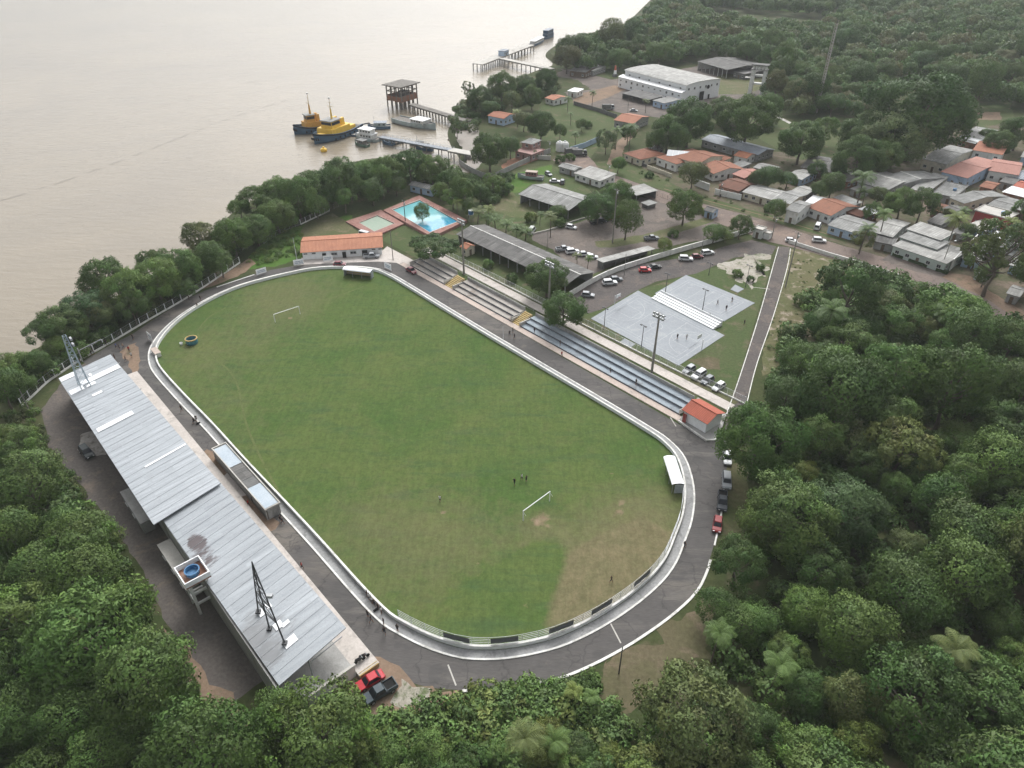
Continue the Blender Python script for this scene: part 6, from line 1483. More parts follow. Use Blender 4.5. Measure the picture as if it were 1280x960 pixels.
for (u, v), lab in (((699.5, 188.5), 'white upright tank left of the pair in the dirt yard'), ((706, 189), 'rounded blue white tank beside the left white tank')):
    T = thing('storage_tank', lab, 'tank', at(u, v)); MB().lathe([(0, 0), (1.7, 0), (1.8, 3.4), (1.2, 4.1), (0, 4.3)], (0, 0, 0), 14).build('tank_body', M['white'], T); MB().lathe([(0, 4.3), (.5, 4.3), (.5, 4.6), (0, 4.6)], (0, 0, 0), 10).build('hatch', M['steel'], T)
# motorbikes
def moto(lab, u, v, rz, z=0.0, col=(.05, .05, .05)):
    T = thing('motorbike', lab, 'motorbike', at(u, v, z), rz, 'motorbikes parked at the near end')
    for x in (-.65, .65):
        mb = MB(); n = 14
        mb.loft([[(x+r*cos(2*pi*k/n), y, .32+r*sin(2*pi*k/n)) for k in range(n)] for y, r in ((-.06, .25), (-.05, .32), (.05, .32), (.06, .25))]); mb.build('wheel', M['tyre'], T)
    mb = MB(); mb.loft([[(-.75, -.10, .62), (-.75, .10, .62), (-.75, .1, .78), (-.75, -.1, .78)], [(0, -.16, .42), (0, .16, .42), (0, .16, .88), (0, -.16, .88)], [(.45, -.1, .6), (.45, .1, .6), (.45, .1, .95), (.45, -.1, .95)]]); o = mb.build('frame', M['paint'], T); o.color = (*col, 1)
    MB().box((-.3, 0, .88), (.75, .26, .10)).build('seat', M['rubber'], T)
    mb = MB(); mb.tube((.45, 0, .9), (.66, 0, .32), .05); mb.tube((.36, 0, 1.02), (.45, 0, .85), .04); mb.tube((.36, -.36, 1.05), (.36, .36, 1.05), .03); mb.build('handlebar', M['steel'], T)
for lab, u, v, r, z, c in (('dark motorbike on the platform edge furthest from the stand', 455, 822.5, .5, .72, (.05, .03, .03)), ('dark motorbike on the platform edge beside the end wall', 450, 827, .6, .72, (.02, .02, .02)), ('reddish motorbike against the end wall corner near the tree', 425, 851, .4, 0, (.2, .03, .03)), ('white motorbike beside the reddish one near the tree', 427, 856, .9, 0, (.5, .5, .5)), ('black motorbike in the cluster nearest the tree by the end wall', 421, 857, .2, 0, (.02, .02, .02))):
    moto(lab, u, v, r, z, c)

# ================================================================== people (one continuous skinned body each)
M['skin'] = plain('brown_skin', (.22, .12, .075), .6, .3, var=.02); M['hair'] = plain('dark_hair', (.012, .010, .009), .7)
M['shirt'] = tinted('shirt_cloth', .85, .2, 0, .1); M['shorts'] = plain('dark_shorts_cloth', (.03, .032, .045), .85)
def person_mesh(pose):
    st = {'stand': dict(), 'walk': dict(w=.26), 'sit': dict(s=1)}[pose]; w = st.get('w', .04); sit = 'sit' in pose
    V = []; E = []; R = []
    def v(p, r, par=None):
        V.append(p); R.append(r)
        if par is not None: E.append((par, len(V)-1))
        return len(V)-1
    hz = .52 if sit else .92
    pel = v((0, 0, hz), .14); ch = v((.01, 0, hz+.30), .155, pel); sh = v((.01, 0, hz+.48), .13, ch); nk = v((.02, 0, hz+.58), .06, sh); hd = v((.04, 0, hz+.68), .095, nk); tp = v((.035, 0, hz+.80), .08, hd); v((.12, 0, hz+.69), .035, hd)
    for s in (-1, 1):
        a = v((.01, s*.19, hz+.48), .062, sh); e = v((.02-s*w*.4, s*.25, hz+.20), .048, a); h = v((.10-s*w*.6, s*.24, hz-.04), .038, e); v((.12-s*w*.6, s*.235, hz-.13), .03, h); v((.15-s*w*.6, s*.21, hz-.08), .018, h)
        hp = v((0, s*.095, hz-.06), .095, pel)
        if sit: k = v((.42, s*.12, hz-.03), .072, hp); f = v((.44, s*.12, .08), .05, k); v((.60, s*.13, .035), .04, f)
        else: k = v((.04+s*w*.5, s*.10, .50), .07, hp); f = v((-.02+s*w, s*.10, .08), .048, k); v((.15+s*w, s*.11, .035), .042, f)
    me = bpy.data.meshes.new('person'); me.from_pydata(V, E, []); o = bpy.data.objects.new('person', me); COL.objects.link(o)
    sk = o.modifiers.new('Skin', 'SKIN'); me.skin_vertices[0].data.foreach_set('radius', [x for r in R for x in (r, r)])
    for i, d in enumerate(me.skin_vertices[0].data): d.use_root = (i == 0)
    sb = o.modifiers.new('Sub', 'SUBSURF'); sb.levels = 1; sb.render_levels = 1
    dg = bpy.context.evaluated_depsgraph_get(); dg.update(); m2 = bpy.data.meshes.new_from_object(o.evaluated_get(dg)); m2.name = 'person'
    bpy.data.objects.remove(o); bpy.data.meshes.remove(me)
    m2.materials.clear()
    for k in ('skin', 'shirt', 'shorts', 'hair'): m2.materials.append(M[k])
    for p in m2.polygons:
        c = p.center; i = 0
        if c.z > hz+.70 and c.x < .10: i = 3
        elif hz+.02 < c.z < hz+.56 and abs(c.y) < .235 and (c.z > hz+.24 or abs(c.y) < .19): i = 1
        elif hz-.48 < c.z <= hz+.02 and abs(c.y) < .20 and (not sit or c.x < .45): i = 2
        p.material_index = i; p.use_smooth = True
    return m2
PM = {k: person_mesh(k) for k in ('stand', 'walk', 'sit')}
CL = dict(w=(.62, .62, .60), k=(.02, .02, .024), r=(.34, .03, .03), b=(.04, .09, .24), y=(.5, .36, .06), g=(.06, .16, .08), n=(.09, .085, .08), t=(.34, .26, .18))
CN = dict(w='white', k='black', r='red', b='blue', y='yellow', g='green', n='grey', t='beige')
prn = random.Random(5)
def person(lab, u, v, c, pose='stand', z=.02, grp=None, rz=None):
    o = link('person', PM[pose]); o.location = at(u, v, z); o.rotation_euler.z = prn.uniform(0, 6.28) if rz is None else rz; o.color = (*CL[c], 1); s = prn.uniform(.96, 1.06); o.scale = (s, s, s)
    return tag(o, lab, 'person', grp)
PL = """walk k 227.5 514 .|walking on the left straight track near its outer edge
stand k 246 527 .|standing by the pitch wall above the team bench shelter
sit k 243 528 .|crouching beside the pitch wall above the bench shelter
stand k 316 628 .|standing between the grandstand and the lower shelter end
walk r 311 633 .|walking on red soil by the lower end of the shelter
stand k 351 652 .|standing on the track just below the team bench shelter
walk k 354 655 .|second figure on the track just below the team bench shelter
walk r 378 711 .|alone on the track beside the near grandstand roof
stand k 459 746 .|uppermost of the line along the near left wall
stand w 462 750 .|in the line along the near left wall, second from its top
stand w 465 754 .|in the line along the near left wall, third from its top
walk n 468 757 .|in the line along the near left wall, fourth from its top
stand k 473 762 .|in the line along the near left wall, beside a dark bag
stand w 477 767 .|last of the line along the near left wall
stand n 460 771 .|standing on open track left of the line at the wall
walk k 464 778 .|black shirted walker just below the pair on the track
walk k 481 793 .|lone walker nearest the bend below the wall line
stand k 480 781 .|figure close to the wall below the end of the line
stand n 497 789 .|leaning on the wall where the near bend begins
walk k 643 606 .|left of the trio standing on the near pitch half
walk w 652 600 .|middle of the trio on the near pitch half
stand n 658 602 .|right of the trio on the near pitch half
stand w 550 627 .|bending alone near the middle of the near pitch half
walk k 637 420 .|left of the three on the right straight track
stand n 641 416 .|middle of the three on the right straight track
walk k 643 424 .|nearest of the three on the right straight track
walk r 702 446 .|red dressed walker at the bleacher kerb on the right straight
stand k 846.5 424 .|left player on the larger court
walk w 858 424 .|right player on the larger court
walk k 896.5 381 .|left player on the smaller court
stand k 907.5 388 .|nearest player on the smaller court
walk k 914.5 378 .|furthest player on the smaller court
stand k 886.5 398 .|seated watcher behind the white stand, nearest the near lamp post
walk k 930 406 .|walking alone on the grass beside the lane
walk k 251 376 .|walking on the track at the far left bend
stand k 247 385 .|by the wall on the far left bend below the walker
stand k 101 456 .|by the shore fence left of the grandstand roof end
walk w 106 447 .|by the shore fence, second from the grandstand roof end
stand k 115 444 .|in the pair near the fence above the grandstand roof
walk n 117.5 443 .|paler figure of the pair near the fence above the roof
stand k 133 432 .|tallest looking figure near the fence at the yard corner
walk b 146 436 .|blue figure in the crowd beyond the grandstand roof end
stand k 150 437 .|dark figure in the crowd beyond the grandstand roof end
walk t 155 436 .|beige figure in the crowd near the asphalt edge
stand r 162 440 .|red figure at the right of the crowd near the asphalt
walk k 158 452 .|dark figure on bare soil beside the roof corner
stand w 165 447 .|white figure on bare soil beside the pale slab
stand k 144 449 .|dark figure right beside the roof corner
walk k 167 425 .|furthest figure of the crowd towards the left bend
walk k 668 416 .|seated figure on the upper end of the blue bleachers
stand k 700 432 .|figure standing on the front step of the blue bleachers
stand n 763 466 .|small figure on the blue bleachers above their middle
stand k 795 481 .|small dark figure on the lower blue bleachers
walk k 764 728 .|small figure by the wall on the lower right bend
walk k 855 685 .|figure by the outer gutter of the right bend
stand k 888 274 .|figure before the gatehouse of the car park
walk k 763 225 .|figure on the roof level verge by the white store
stand k 900 248 .|figure at the white street wall""".split('\n')
for ln in PL:
    a, lab = ln.split('|'); ps, c, u, v, g = a.split(); u, v = float(u), float(v); z = .02
    if 'bleachers' in lab: z = .95 if 'front' not in lab else .55
    if 'court' in lab and 'beside' not in lab: z = .11
    person(('person in %s top ' % CN[c])+lab, u, v, c, ps, z)
for lab, u, v, c in (('black kit bag lying at the foot of the near left wall', 470, 763, 'k'), ('dark kit bag on the track above the upper end of the bench shelter', 248, 530, 'k')):
    T = thing('kit_bag', lab, 'bag', at(u, v), .8); mb = MB(); n = 10
    mb.loft([[(x, r*cos(2*pi*k/n), .22+r*sin(2*pi*k/n)) for k in range(n)] for x, r in ((-.45, .12), (-.4, .2), (.4, .2), (.45, .12))]); mb.build('bag_body', M['rubber'], T); mb = MB(); mb.path([(.2*cos(k*pi/6), 0, .4+.14*sin(k*pi/6)) for k in range(7)], .02, 4); mb.build('handle', M['rubber'], T)
# the patrol car's stripe and the hall's white roof panel
# ================================================================== trees
TK = 1.85
TONE = {'dark green': (.030, .060, .018), 'mid green': (.044, .078, .024), 'fresh green': (.060, .104, .028), 'yellowish green': (.088, .108, .030), 'bluish green': (.034, .066, .028),
        'olive green': (.064, .074, .032), 'brownish': (.074, .066, .036), 'pale grey green': (.074, .096, .048)}
TONE = {k: tuple(TK*(.68*x+.32*y) for x, y in zip(c, (.055, .086, .015))) for k, c in TONE.items()}
def leafmat(name, clump=.30):
    m, t = nt(name); oi = N(t, 'ShaderNodeObjectInfo').outputs['Color']; g = N(t, 'ShaderNodeNewGeometry')
    at_ = N(t, 'ShaderNodeAttribute', attribute_name='tint').outputs['Color']
    c = mixc(t, 1.0, oi, at_, 'MULTIPLY')
    r = g.outputs['Random Per Island']
    c = mixc(t, .52, c, ramp(t, r, [(0, (.30, .31, .28)), (.5, (.5, .5, .5)), (1, (.74, .70, .60))]), 'SOFT_LIGHT')
    n1 = noise(t, g.outputs['Position'], .22, 3, .6)
    c = mixc(t, .7, c, ramp(t, n1, [(.32, .33), (.68, .66)]), 'SOFT_LIGHT')
    on = N(t, 'ShaderNodeAttribute', attribute_name='outn').outputs['Vector']; ow = N(t, 'ShaderNodeVectorTransform', {0: on}, vector_type='NORMAL', convert_from='OBJECT', convert_to='WORLD').outputs[0]
    ws = N(t, 'ShaderNodeVectorMath', {0: ow, 'Scale': 1.05}, operation='SCALE').outputs[0]; nn = N(t, 'ShaderNodeVectorMath', {0: N(t, 'ShaderNodeVectorMath', {0: ws, 1: g.outputs['Normal']}, operation='ADD').outputs[0]}, operation='NORMALIZE').outputs[0]
    d = N(t, 'ShaderNodeBsdfPrincipled', {'Base Color': c, 'Roughness': .6, 'Specular IOR Level': .25, 'Normal': nn}); tr = N(t, 'ShaderNodeBsdfTranslucent', {'Color': c})
    mx = N(t, 'ShaderNodeMixShader', {0: .2}); t.links.new(d.outputs[0], mx.inputs[1]); t.links.new(tr.outputs[0], mx.inputs[2])
    o = N(t, 'ShaderNodeOutputMaterial'); t.links.new(mx.outputs[0], o.inputs[0]); return m
M['leaf'] = leafmat('tree_leaves'); M['bark'] = weathered('bark', (.15, .125, .10), (.10, .085, .07), .8, 5, .95, c3=(.20, .18, .15))
def leaf_cloud(seed, R=6.0, vz=4.6, zc=6.4, nl=28, n=10500, size=.36, droop=0.0, lobe=(.26, .42), low=-.55, spread=.64, jit=.6, asp=.62):
    g = np.random.default_rng(seed)
    # lobes spread over an uneven dome
    k = np.arange(nl); cz = low+(1-low)*((k+.5)/nl); ph = k*2.39996+g.normal(0, .35, nl)
    rr = np.sqrt(np.clip(1-cz**2, .02, 1)); rad = spread*g.uniform(.72, 1.18, nl)
    C = np.stack([rr*np.cos(ph)*rad*R, rr*np.sin(ph)*rad*R, cz*rad*vz*1.05], 1)
    lr = g.uniform(*lobe, nl)*R
    w = lr**2; w /= w.sum()
    idx = g.choice(nl, n, p=w)
    d = g.normal(0, 1, (n, 3)); d[:, 2] += .35; d /= np.linalg.norm(d, axis=1)[:, None]
    out = C[idx]/np.array([R, R, vz]); out /= np.linalg.norm(out, axis=1)[:, None]+1e-6
    flip = (d*out).sum(1) < -.25; d[flip] *= -1
    sub = 1+.22*np.sin(d[:, 0]*5+idx)*np.sin(d[:, 1]*6+idx*2)+.14*np.sin(d[:, 2]*9+idx)
    pos = C[idx]+d*lr[idx][:, None]*(sub*g.uniform(.72, 1.06, n))[:, None]*np.array([1, 1, .80])
    pos[:, 2] += zc-droop*np.hypot(pos[:, 0], pos[:, 1])**2/R
    nrm = d*.75+out*.35+g.normal(0, jit, (n, 3)); nrm /= np.linalg.norm(nrm, axis=1)[:, None]
    a = np.cross(nrm, g.normal(0, 1, (n, 3))); a /= np.linalg.norm(a, axis=1)[:, None]; b = np.cross(nrm, a)
    s = size*g.uniform(.55, 1.35, n)[:, None]
    q = np.stack([pos-a*s*.5, pos+b*s*asp*.5-a*s*.08, pos+a*s*.55-nrm*s*.16, pos-b*s*asp*.5-a*s*.08], 1)
    lobetint = g.uniform(.82, 1.20, (nl, 1))*np.array([[1, 1, 1]])+g.normal(0, .05, (nl, 3))
    tint = np.clip(lobetint[idx], .5, 1.6)
    on = d*.7+out*.55+np.array([0, 0, .15]); on /= np.linalg.norm(on, axis=1)[:, None]
    return q, tint, C+np.array([0, 0, zc]), lr, on
def quads_mesh(name, q, tint, mat, on=None):
    n = len(q); me = bpy.data.meshes.new(name); me.vertices.add(4*n); me.loops.add(4*n); me.polygons.add(n)
    me.vertices.foreach_set('co', q.reshape(-1).astype(np.float32)); me.loops.foreach_set('vertex_index', np.arange(4*n, dtype=np.int32))
    me.polygons.foreach_set('loop_start', np.arange(0, 4*n, 4, dtype=np.int32)); me.polygons.foreach_set('loop_total', np.full(n, 4, np.int32))
    a = me.attributes.new('tint', 'FLOAT_COLOR', 'FACE'); a.data.foreach_set('color', np.concatenate([tint, np.ones((n, 1))], 1).reshape(-1).astype(np.float32))
    if on is None: on = np.tile(np.array([[0, 0, 1.0]]), (n, 1))
    me.attributes.new('outn', 'FLOAT_VECTOR', 'FACE').data.foreach_set('vector', on.reshape(-1).astype(np.float32))
    me.materials.append(mat); me.update(); return me
def trunk_mesh(seed, C, lr, h0=3.2, r0=.32, zc=6.4, limbs=7):
    r = random.Random(seed); mb = MB(); pts = [Vector((0, 0, -.3)), Vector((r.uniform(-.2, .2), r.uniform(-.2, .2), h0*.5)), Vector((r.uniform(-.4, .4), r.uniform(-.4, .4), h0)), Vector((r.uniform(-.5, .5), r.uniform(-.5, .5), zc))]
    rad = [r0*1.25, r0*.9, r0*.72, r0*.4]
    rings = [[(p.x+q*cos(k*pi/4), p.y+q*sin(k*pi/4), p.z) for k in range(8)] for p, q in zip(pts, rad)]; mb.loft(rings)
    order = sorted(range(len(C)), key=lambda i: -lr[i])[:limbs]
    for i in order:
        a = pts[2].lerp(pts[3], r.uniform(0, .7)); b = Vector(C[i]); m = a.lerp(b, .5)+Vector((0, 0, -.4)); mb.tube(a, m, r0*.38, r0*.26, 6); mb.tube(m, b, r0*.26, r0*.08, 6)
    return mb.mesh('trunk', M['bark'])
PR = []
SPEC = [dict(), dict(nl=18, lobe=(.30, .48), spread=.60), dict(nl=40, lobe=(.18, .30), spread=.74, n=11000), dict(vz=3.2, nl=30, low=-.3, spread=.74, lobe=(.2, .34)), dict(vz=5.8, zc=7.4, nl=30, low=-.65), dict(nl=34, lobe=(.16, .30), spread=.8, n=8000, droop=.05),
        dict(vz=3.0, nl=44, low=-.15, spread=.82, lobe=(.14, .24), n=9500, size=.40), dict(nl=22, lobe=(.26, .46), n=11000, size=.34), dict(vz=3.2, nl=16, low=-.2, lobe=(.22, .36), spread=.78), dict(vz=6.6, zc=8.2, nl=34, low=-.7, spread=.6, lobe=(.2, .36)), dict(vz=5.0, nl=24, spread=.66, lobe=(.2, .4), droop=.04, n=9000, asp=.4, size=.52)]
for i, k in enumerate(SPEC):
    q, tn, C, lr, on = leaf_cloud(100+i, **k); PR.append((quads_mesh('crown', q, tn, M['leaf'], on), trunk_mesh(i, C, lr, zc=k.get('zc', 6.4)), k.get('zc', 6.4)))
HD = []
for i in range(3):
    q, tn, C, lr, on = leaf_cloud(200+i, vz=4.4, nl=64, lobe=(.16, .30), spread=.76, low=-.8, n=24000, size=.29); HD.append((quads_mesh('crown', q, tn, M['leaf'], on), trunk_mesh(60+i, C, lr, limbs=9), 6.4))
AIRY = []
for i in range(2):
    q, tn, C, lr, on = leaf_cloud(300+i, vz=4.6, nl=36, lobe=(.10, .20), spread=.86, n=7500, size=.34); AIRY.append((quads_mesh('crown', q, tn, M['leaf'], on), trunk_mesh(40+i, C, lr, limbs=24), 6.4))
FAR = [leaf_cloud(500+i, n=1200, size=1.1, nl=(14, 20, 26)[i % 3], vz=(4.4, 3.6, 5.2)[i % 3], lobe=(.26, .46)) for i in range(5)]
MID = [leaf_cloud(550+i, n=2400, size=.72, nl=26, lobe=(.22, .4)) for i in range(3)]
BUSH = []
for i in range(3):
    q, tn, C, lr, on = leaf_cloud(700+i, R=2.0, vz=1.5, zc=1.1, nl=12, n=1500, size=.34, lobe=(.3, .5)); BUSH.append(quads_mesh('foliage', q, tn, M['leaf'], on))
def palm_proto(seed, H=8.5, nf=17, fl=3.6, up=.55):
    r = random.Random(seed); mb = MB(); top = Vector((r.uniform(-.5, .5), r.uniform(-.5, .5), H)); pts = [Vector((0, 0, -.2)), Vector((top.x*.2, top.y*.2, H*.4)), Vector((top.x*.55, top.y*.55, H*.75)), top]
    mb.loft([[(p.x+q*cos(k*pi/4), p.y+q*sin(k*pi/4), p.z) for k in range(8)] for p, q in zip(pts, (.24, .17, .14, .12))]); tm = mb.mesh('trunk', M['bark'])
    Q = []
    for f in range(nf):
        az = f*2.39996+r.uniform(-.2, .2); e0 = up+r.uniform(-.45, .55) if f > 4 else 1.15; p = top.copy(); d0 = Vector((cos(az), sin(az), 0)); L = fl*r.uniform(.85, 1.1); n = 13; el = e0
        side = Vector((-sin(az), cos(az), 0))
        for k in range(n):
            s = k/n; el = e0-1.75*s**1.25; d = d0*cos(el)+Vector((0, 0, sin(el))); q = p+d*(L/n); upv = side.cross(d)*-1
            w = 1.05*(sin(pi*min(1, s*.9+.12))**.7)*fl/3.6
            for sd in (-1, 1):
                tip = p+side*(sd*w*.86)+d*(w*.55)-Vector((0, 0, w*.42)); wd = .15
                Q.append([p-d*wd*.3, p+d*wd, tip+d*.04, tip-d*.03])
            Q.append([p+side*.035, p-side*.035, q-side*.03, q+side*.03]); p = q
    q = np.array([[tuple(v) for v in f] for f in Q]); return quads_mesh('fronds', q, np.ones((len(q), 3))*np.array([[1.05, 1.05, .9]]), M['leaf']), tm, H
PALM = [palm_proto(1), palm_proto(2, 7.0, 15, 3.3), palm_proto(3, 9.5, 19, 3.9, .4), palm_proto(4, 3.6, 17, 3.6, .7), palm_proto(5, 3.0, 19, 3.6, .6)]
trn = random.Random(11)
LISTED = []      # explicit trees: crown centre pixel, crown radius in pixels, tone, prototype, label
def dist(p): return (p-CAM).length
def place(u, v, rpx, zc0=6.4):
    z = 8.0
    for _ in range(4):
        p = at(u, v, z); R = rpx*dist(p)/F; z = zc0*R/6.0
    return Vector((p.x, p.y, 0)), R/6.0
TREES = []       # dicts: u v r s loc tone proto label
def add_tree(u, v, rpx, tone, k=None, lab=None, airy=False):
    k = trn.randrange(len(PR)) if k is None else k; pr = AIRY[k % 2] if airy else PR[k]
    loc, s = place(u, v, rpx, pr[2])
    if s > 1.0 and not airy and k != 6: pr = HD[k % 3]
    TREES.append(dict(u=u, v=v, r=rpx, s=s, loc=loc, tone=tone, pr=pr, lab=lab, zs=.66 if k == 6 and lab else None))
T_ = 'dark green,mid green,fresh green,yellowish green,bluish green,olive green,brownish,pale grey green'.split(',')
D, MG, FG, YG, BG_, OG, BR, PG = range(8)
EX = [(949, 552, 47, MG, 4, 'tall full tree nearest the red roofed terrace hut'), (985, 645, 54, FG, 7, 'large bright lumpy tree right of the cars on the bend'), (1055, 640, 44, BG_, 0, 'large bluish tree right of the bright lumpy tree'), (921, 708, 31, MG, 2, 'tree leaning over the kerb below the small red car'), (896, 762, 25, D, 0, 'dark tree at the kerb end beside the clearing'), (930, 775, 32, FG, 7, 'fresh tree behind the dark kerb end tree'), (541, 298, 30, D, 6, 'spreading dark tree between the pool lawn and first bleacher'), (705, 383, 30, MG, 1, 'round tree behind the middle of the bleachers, nearer of two'), (684, 345, 27, MG, 0, 'looser tree behind the bleachers with blossoms, farther of two'),
      (527, 266, 10.5, D, 4, 'small round headed tree standing beside the big pool'), (748, 255, 24, D, 7, 'large dark tree behind the open hall and car park'), (772, 243, 20, MG, 0, 'tall tree joined to the large dark car park tree'), (783, 277, 19, MG, 4, 'upright tree on the car park island beside the tall pole'),
      (856, 259, 21, FG, 7, 'round bright tree on the car park verge near the gatehouse'), (697, 264, 12, D, 0, 'small dark tree at the front corner of the open hall'), (831, 305, 11, YG, 0, 'low yellow green tree at the end of the car shelter'),
      (893, 290, 13, FG, 0, 'left bushy tree behind the club lane wall'), (926, 284, 14, MG, 2, 'right bushy tree beside the white gate building'), (908, 294, 9, YG, 0, 'small yellowish tree between two bushy trees behind lane wall'),
      (612, 188, 24, D, 1, 'large dark tree on the bank beside the landing ramp'), (638, 183, 14, MG, 0, 'tree beside the derelict pink house on its river side'), (676, 158, 16, D, 2, 'dark palmy tree above the derelict pink house'), (655, 150, 13, OG, 0, 'olive tree between pale blue hut and the meadow'), (700, 165, 9, D, 0, 'small dark tree on the meadow side of the pink house'),
      (727, 155, 8, MG, 0, 'lone bush like tree on the open meadow'), (758, 178, 13, PG, 5, 'grey half bare tree over the dirt track'), (785, 168, 11, D, 0, 'tree beside the palms below the orange meadow house'), (773, 207, 9, FG, 0, 'small tree on the roadside bank before the brown cottage'),
      (862, 152, 27, D, 1, 'huge dark tree in front of the warehouse annex'), (835, 168, 20, D, 0, 'dark tree between the orange meadow house and huge tree'), (822, 178, 14, MG, 7, 'tree behind the brown hipped cottage'), (848, 178, 15, MG, 0, 'tree directly behind the solar panel house'), (935, 152, 30, D, 0, 'broad dark tree behind the long grey blue building'), (905, 135, 18, MG, 0, 'tree between the huge dark tree and broad dark tree'),
      (960, 135, 16, MG, 2, 'tree at the lawn edge below the white water tower'), (1003, 173, 27, D, 7, 'big rounded dark tree in the middle of the village lawn'), (1030, 165, 14, FG, 5, 'thin green tree beside the big rounded lawn tree'), (1080, 165, 27, D, 0, 'dark tree left of the pale branched tree'), (1122, 168, 34, PG, 2, 'pale branched silvery tree above the village'), (1152, 132, 52, D, 1, 'giant dark tree dominating the edge of the village'), (1195, 140, 24, D, 0, 'right shoulder tree of the giant dark tree'),
      (1072, 200, 24, MG, 0, 'bushy tree behind the dark timber roof'), (1103, 194, 21, MG, 2, 'bushy tree right of the one behind the timber roof'), (962, 219, 16, D, 0, 'dark tree behind the pale split roof house'), (946, 226, 11, D, 0, 'small dark tree beside the salmon tiled roof'), (985, 223, 12, D, 0, 'thin tree between grey shacks of the first row'), (1040, 233, 15, MG, 0, 'tree behind the patched orange roof house'), (1091, 268, 11, MG, 2, 'bushy yard tree between the street palm and leafy yard trees'), (1210, 288, 9, MG, 0, 'bush like tree beside the tan lean-to roof'), (1186, 268, 8, OG, 0, 'small tree between dark gables of the middle block'), (1047, 212, 10, D, 0, 'dark bush like tree below the wide timber roof'), (1022, 214, 11, D, 2, 'dark palm yard tree right of the light grey shack'), (1098, 245, 11, OG, 0, 'olive yard tree in front of the patchwork roofs'), (1232, 345, 12, MG, 0, 'low tree at the foot of the airy street tree'), (1292, 340, 20, MG, 0, 'tree cut by the right edge below the village'),
      (1027, 238, 12, MG, 0, 'small yard tree between grey roofs of first row'), (866, 219, 16, OG, 0, 'bushy tree before the solar panel house'), (878, 214, 9, BR, 0, 'brownish small tree beside the wide orange house'), (970, 262, 12, MG, 0, 'low tree on the roadside before the cream houses'), (1128, 253, 19, FG, 0, 'leafy banana like tree in the village yard'), (1152, 260, 18, MG, 2, 'leafy tree right of the banana like yard tree'), (1078, 300, 12, OG, 5, 'thin street tree beside the grey porch block'),
      (1272, 300, 17, MG, 0, 'tree at the right edge behind the white roof panel shed'), (1277, 268, 12, MG, 5, 'palm like tree at the right edge beside the beige slab roof'), (1250, 178, 14, MG, 0, 'tree behind the white fronted building with orange roof'), (1275, 165, 17, D, 0, 'dark tree at the right edge above the village'), (1235, 168, 9, MG, 0, 'small tree beside the jumbled grey roofs'),
      (1063, 220, 0, D, 0, ''), (348, 238, 27, FG, 7, 'bright spreading shore tree furthest out over the river'), (318, 247, 22, MG, 0, 'low shore tree at the tip of the green point'), (600, 123, 15, D, 0, 'dark tree at the river edge between pier and jetty'), (627, 112, 16, MG, 0, 'tree behind the dark canoes on the shore'), (655, 104, 17, D, 1, 'tree nearest the inner end of the far jetty'), (683, 103, 13, D, 0, 'dark tree beside the small orange and white hut'), (640, 128, 13, OG, 0, 'olive tree above the pale blue hut'), (612, 133, 12, MG, 0, 'tree beside the old pier landing'), (665, 122, 13, MG, 0, 'mid tree between jetty trees and orange hut'), (590, 130, 8, OG, 0, 'low tree at the very tip by the old pier')]
for u, v, r, tn, k, lab in EX:
    if r: add_tree(u, v, r, T_[tn], k, lab)
add_tree(1247, 326, 38, T_[OG], 0, 'tall airy tree beside the street end at the right edge', True); add_tree(1222, 318, 17, T_[OG], 1, 'slender airy tree by the blue wall house', True); add_tree(571, 163, 9, T_[PG], 0, 'half drowned pale tree standing in water by the landing', True); add_tree(585, 113, 8, T_[PG], 1, 'thin bare topped tree at the river tip by the old pier', True)
for u, v, r, tn in ((75, 402, 27, MG), (55, 415, 20, BG_), (103, 385, 27, BG_), (131, 352, 27, D), (120, 395, 20, OG), (160, 360, 27, D), (192, 325, 19, MG), (196, 352, 26, D), (165, 388, 18, MG), (225, 335, 24, D), (248, 296, 20, OG), (262, 315, 22, D), (232, 360, 13, MG), (290, 296, 22, D), (275, 330, 16, MG), (318, 280, 22, D), (345, 268, 22, MG), (372, 250, 24, D), (398, 237, 24, D), (425, 228, 25, MG), (454, 216, 24, D),
                     (482, 209, 22, D), (512, 208, 21, D), (540, 212, 20, D), (560, 226, 16, MG), (578, 240, 16, D), (600, 240, 13, MG), (566, 248, 13, FG), (585, 258, 10, MG), (395, 258, 15, D), (430, 250, 15, D), (465, 240, 16, D), (495, 230, 14, D), (550, 238, 12, D), (362, 276, 10, FG), (20, 458, 20, D), (45, 452, 16, MG), (5, 490, 22, D), (28, 478, 13, FG), (95, 418, 14, MG), (70, 432, 15, FG), (478, 228, 15, D), (410, 246, 14, MG), (345, 250, 18, MG), (300, 262, 14, FG)):
    add_tree(u, v, r, T_[tn if tn != D or (u*7+v) % 3 == 0 else (MG if (u+v) % 2 else FG)])
NE = len(TREES)
RESERVED = [(t['u'], t['v'], t['r']) for t in TREES]
OFF = []
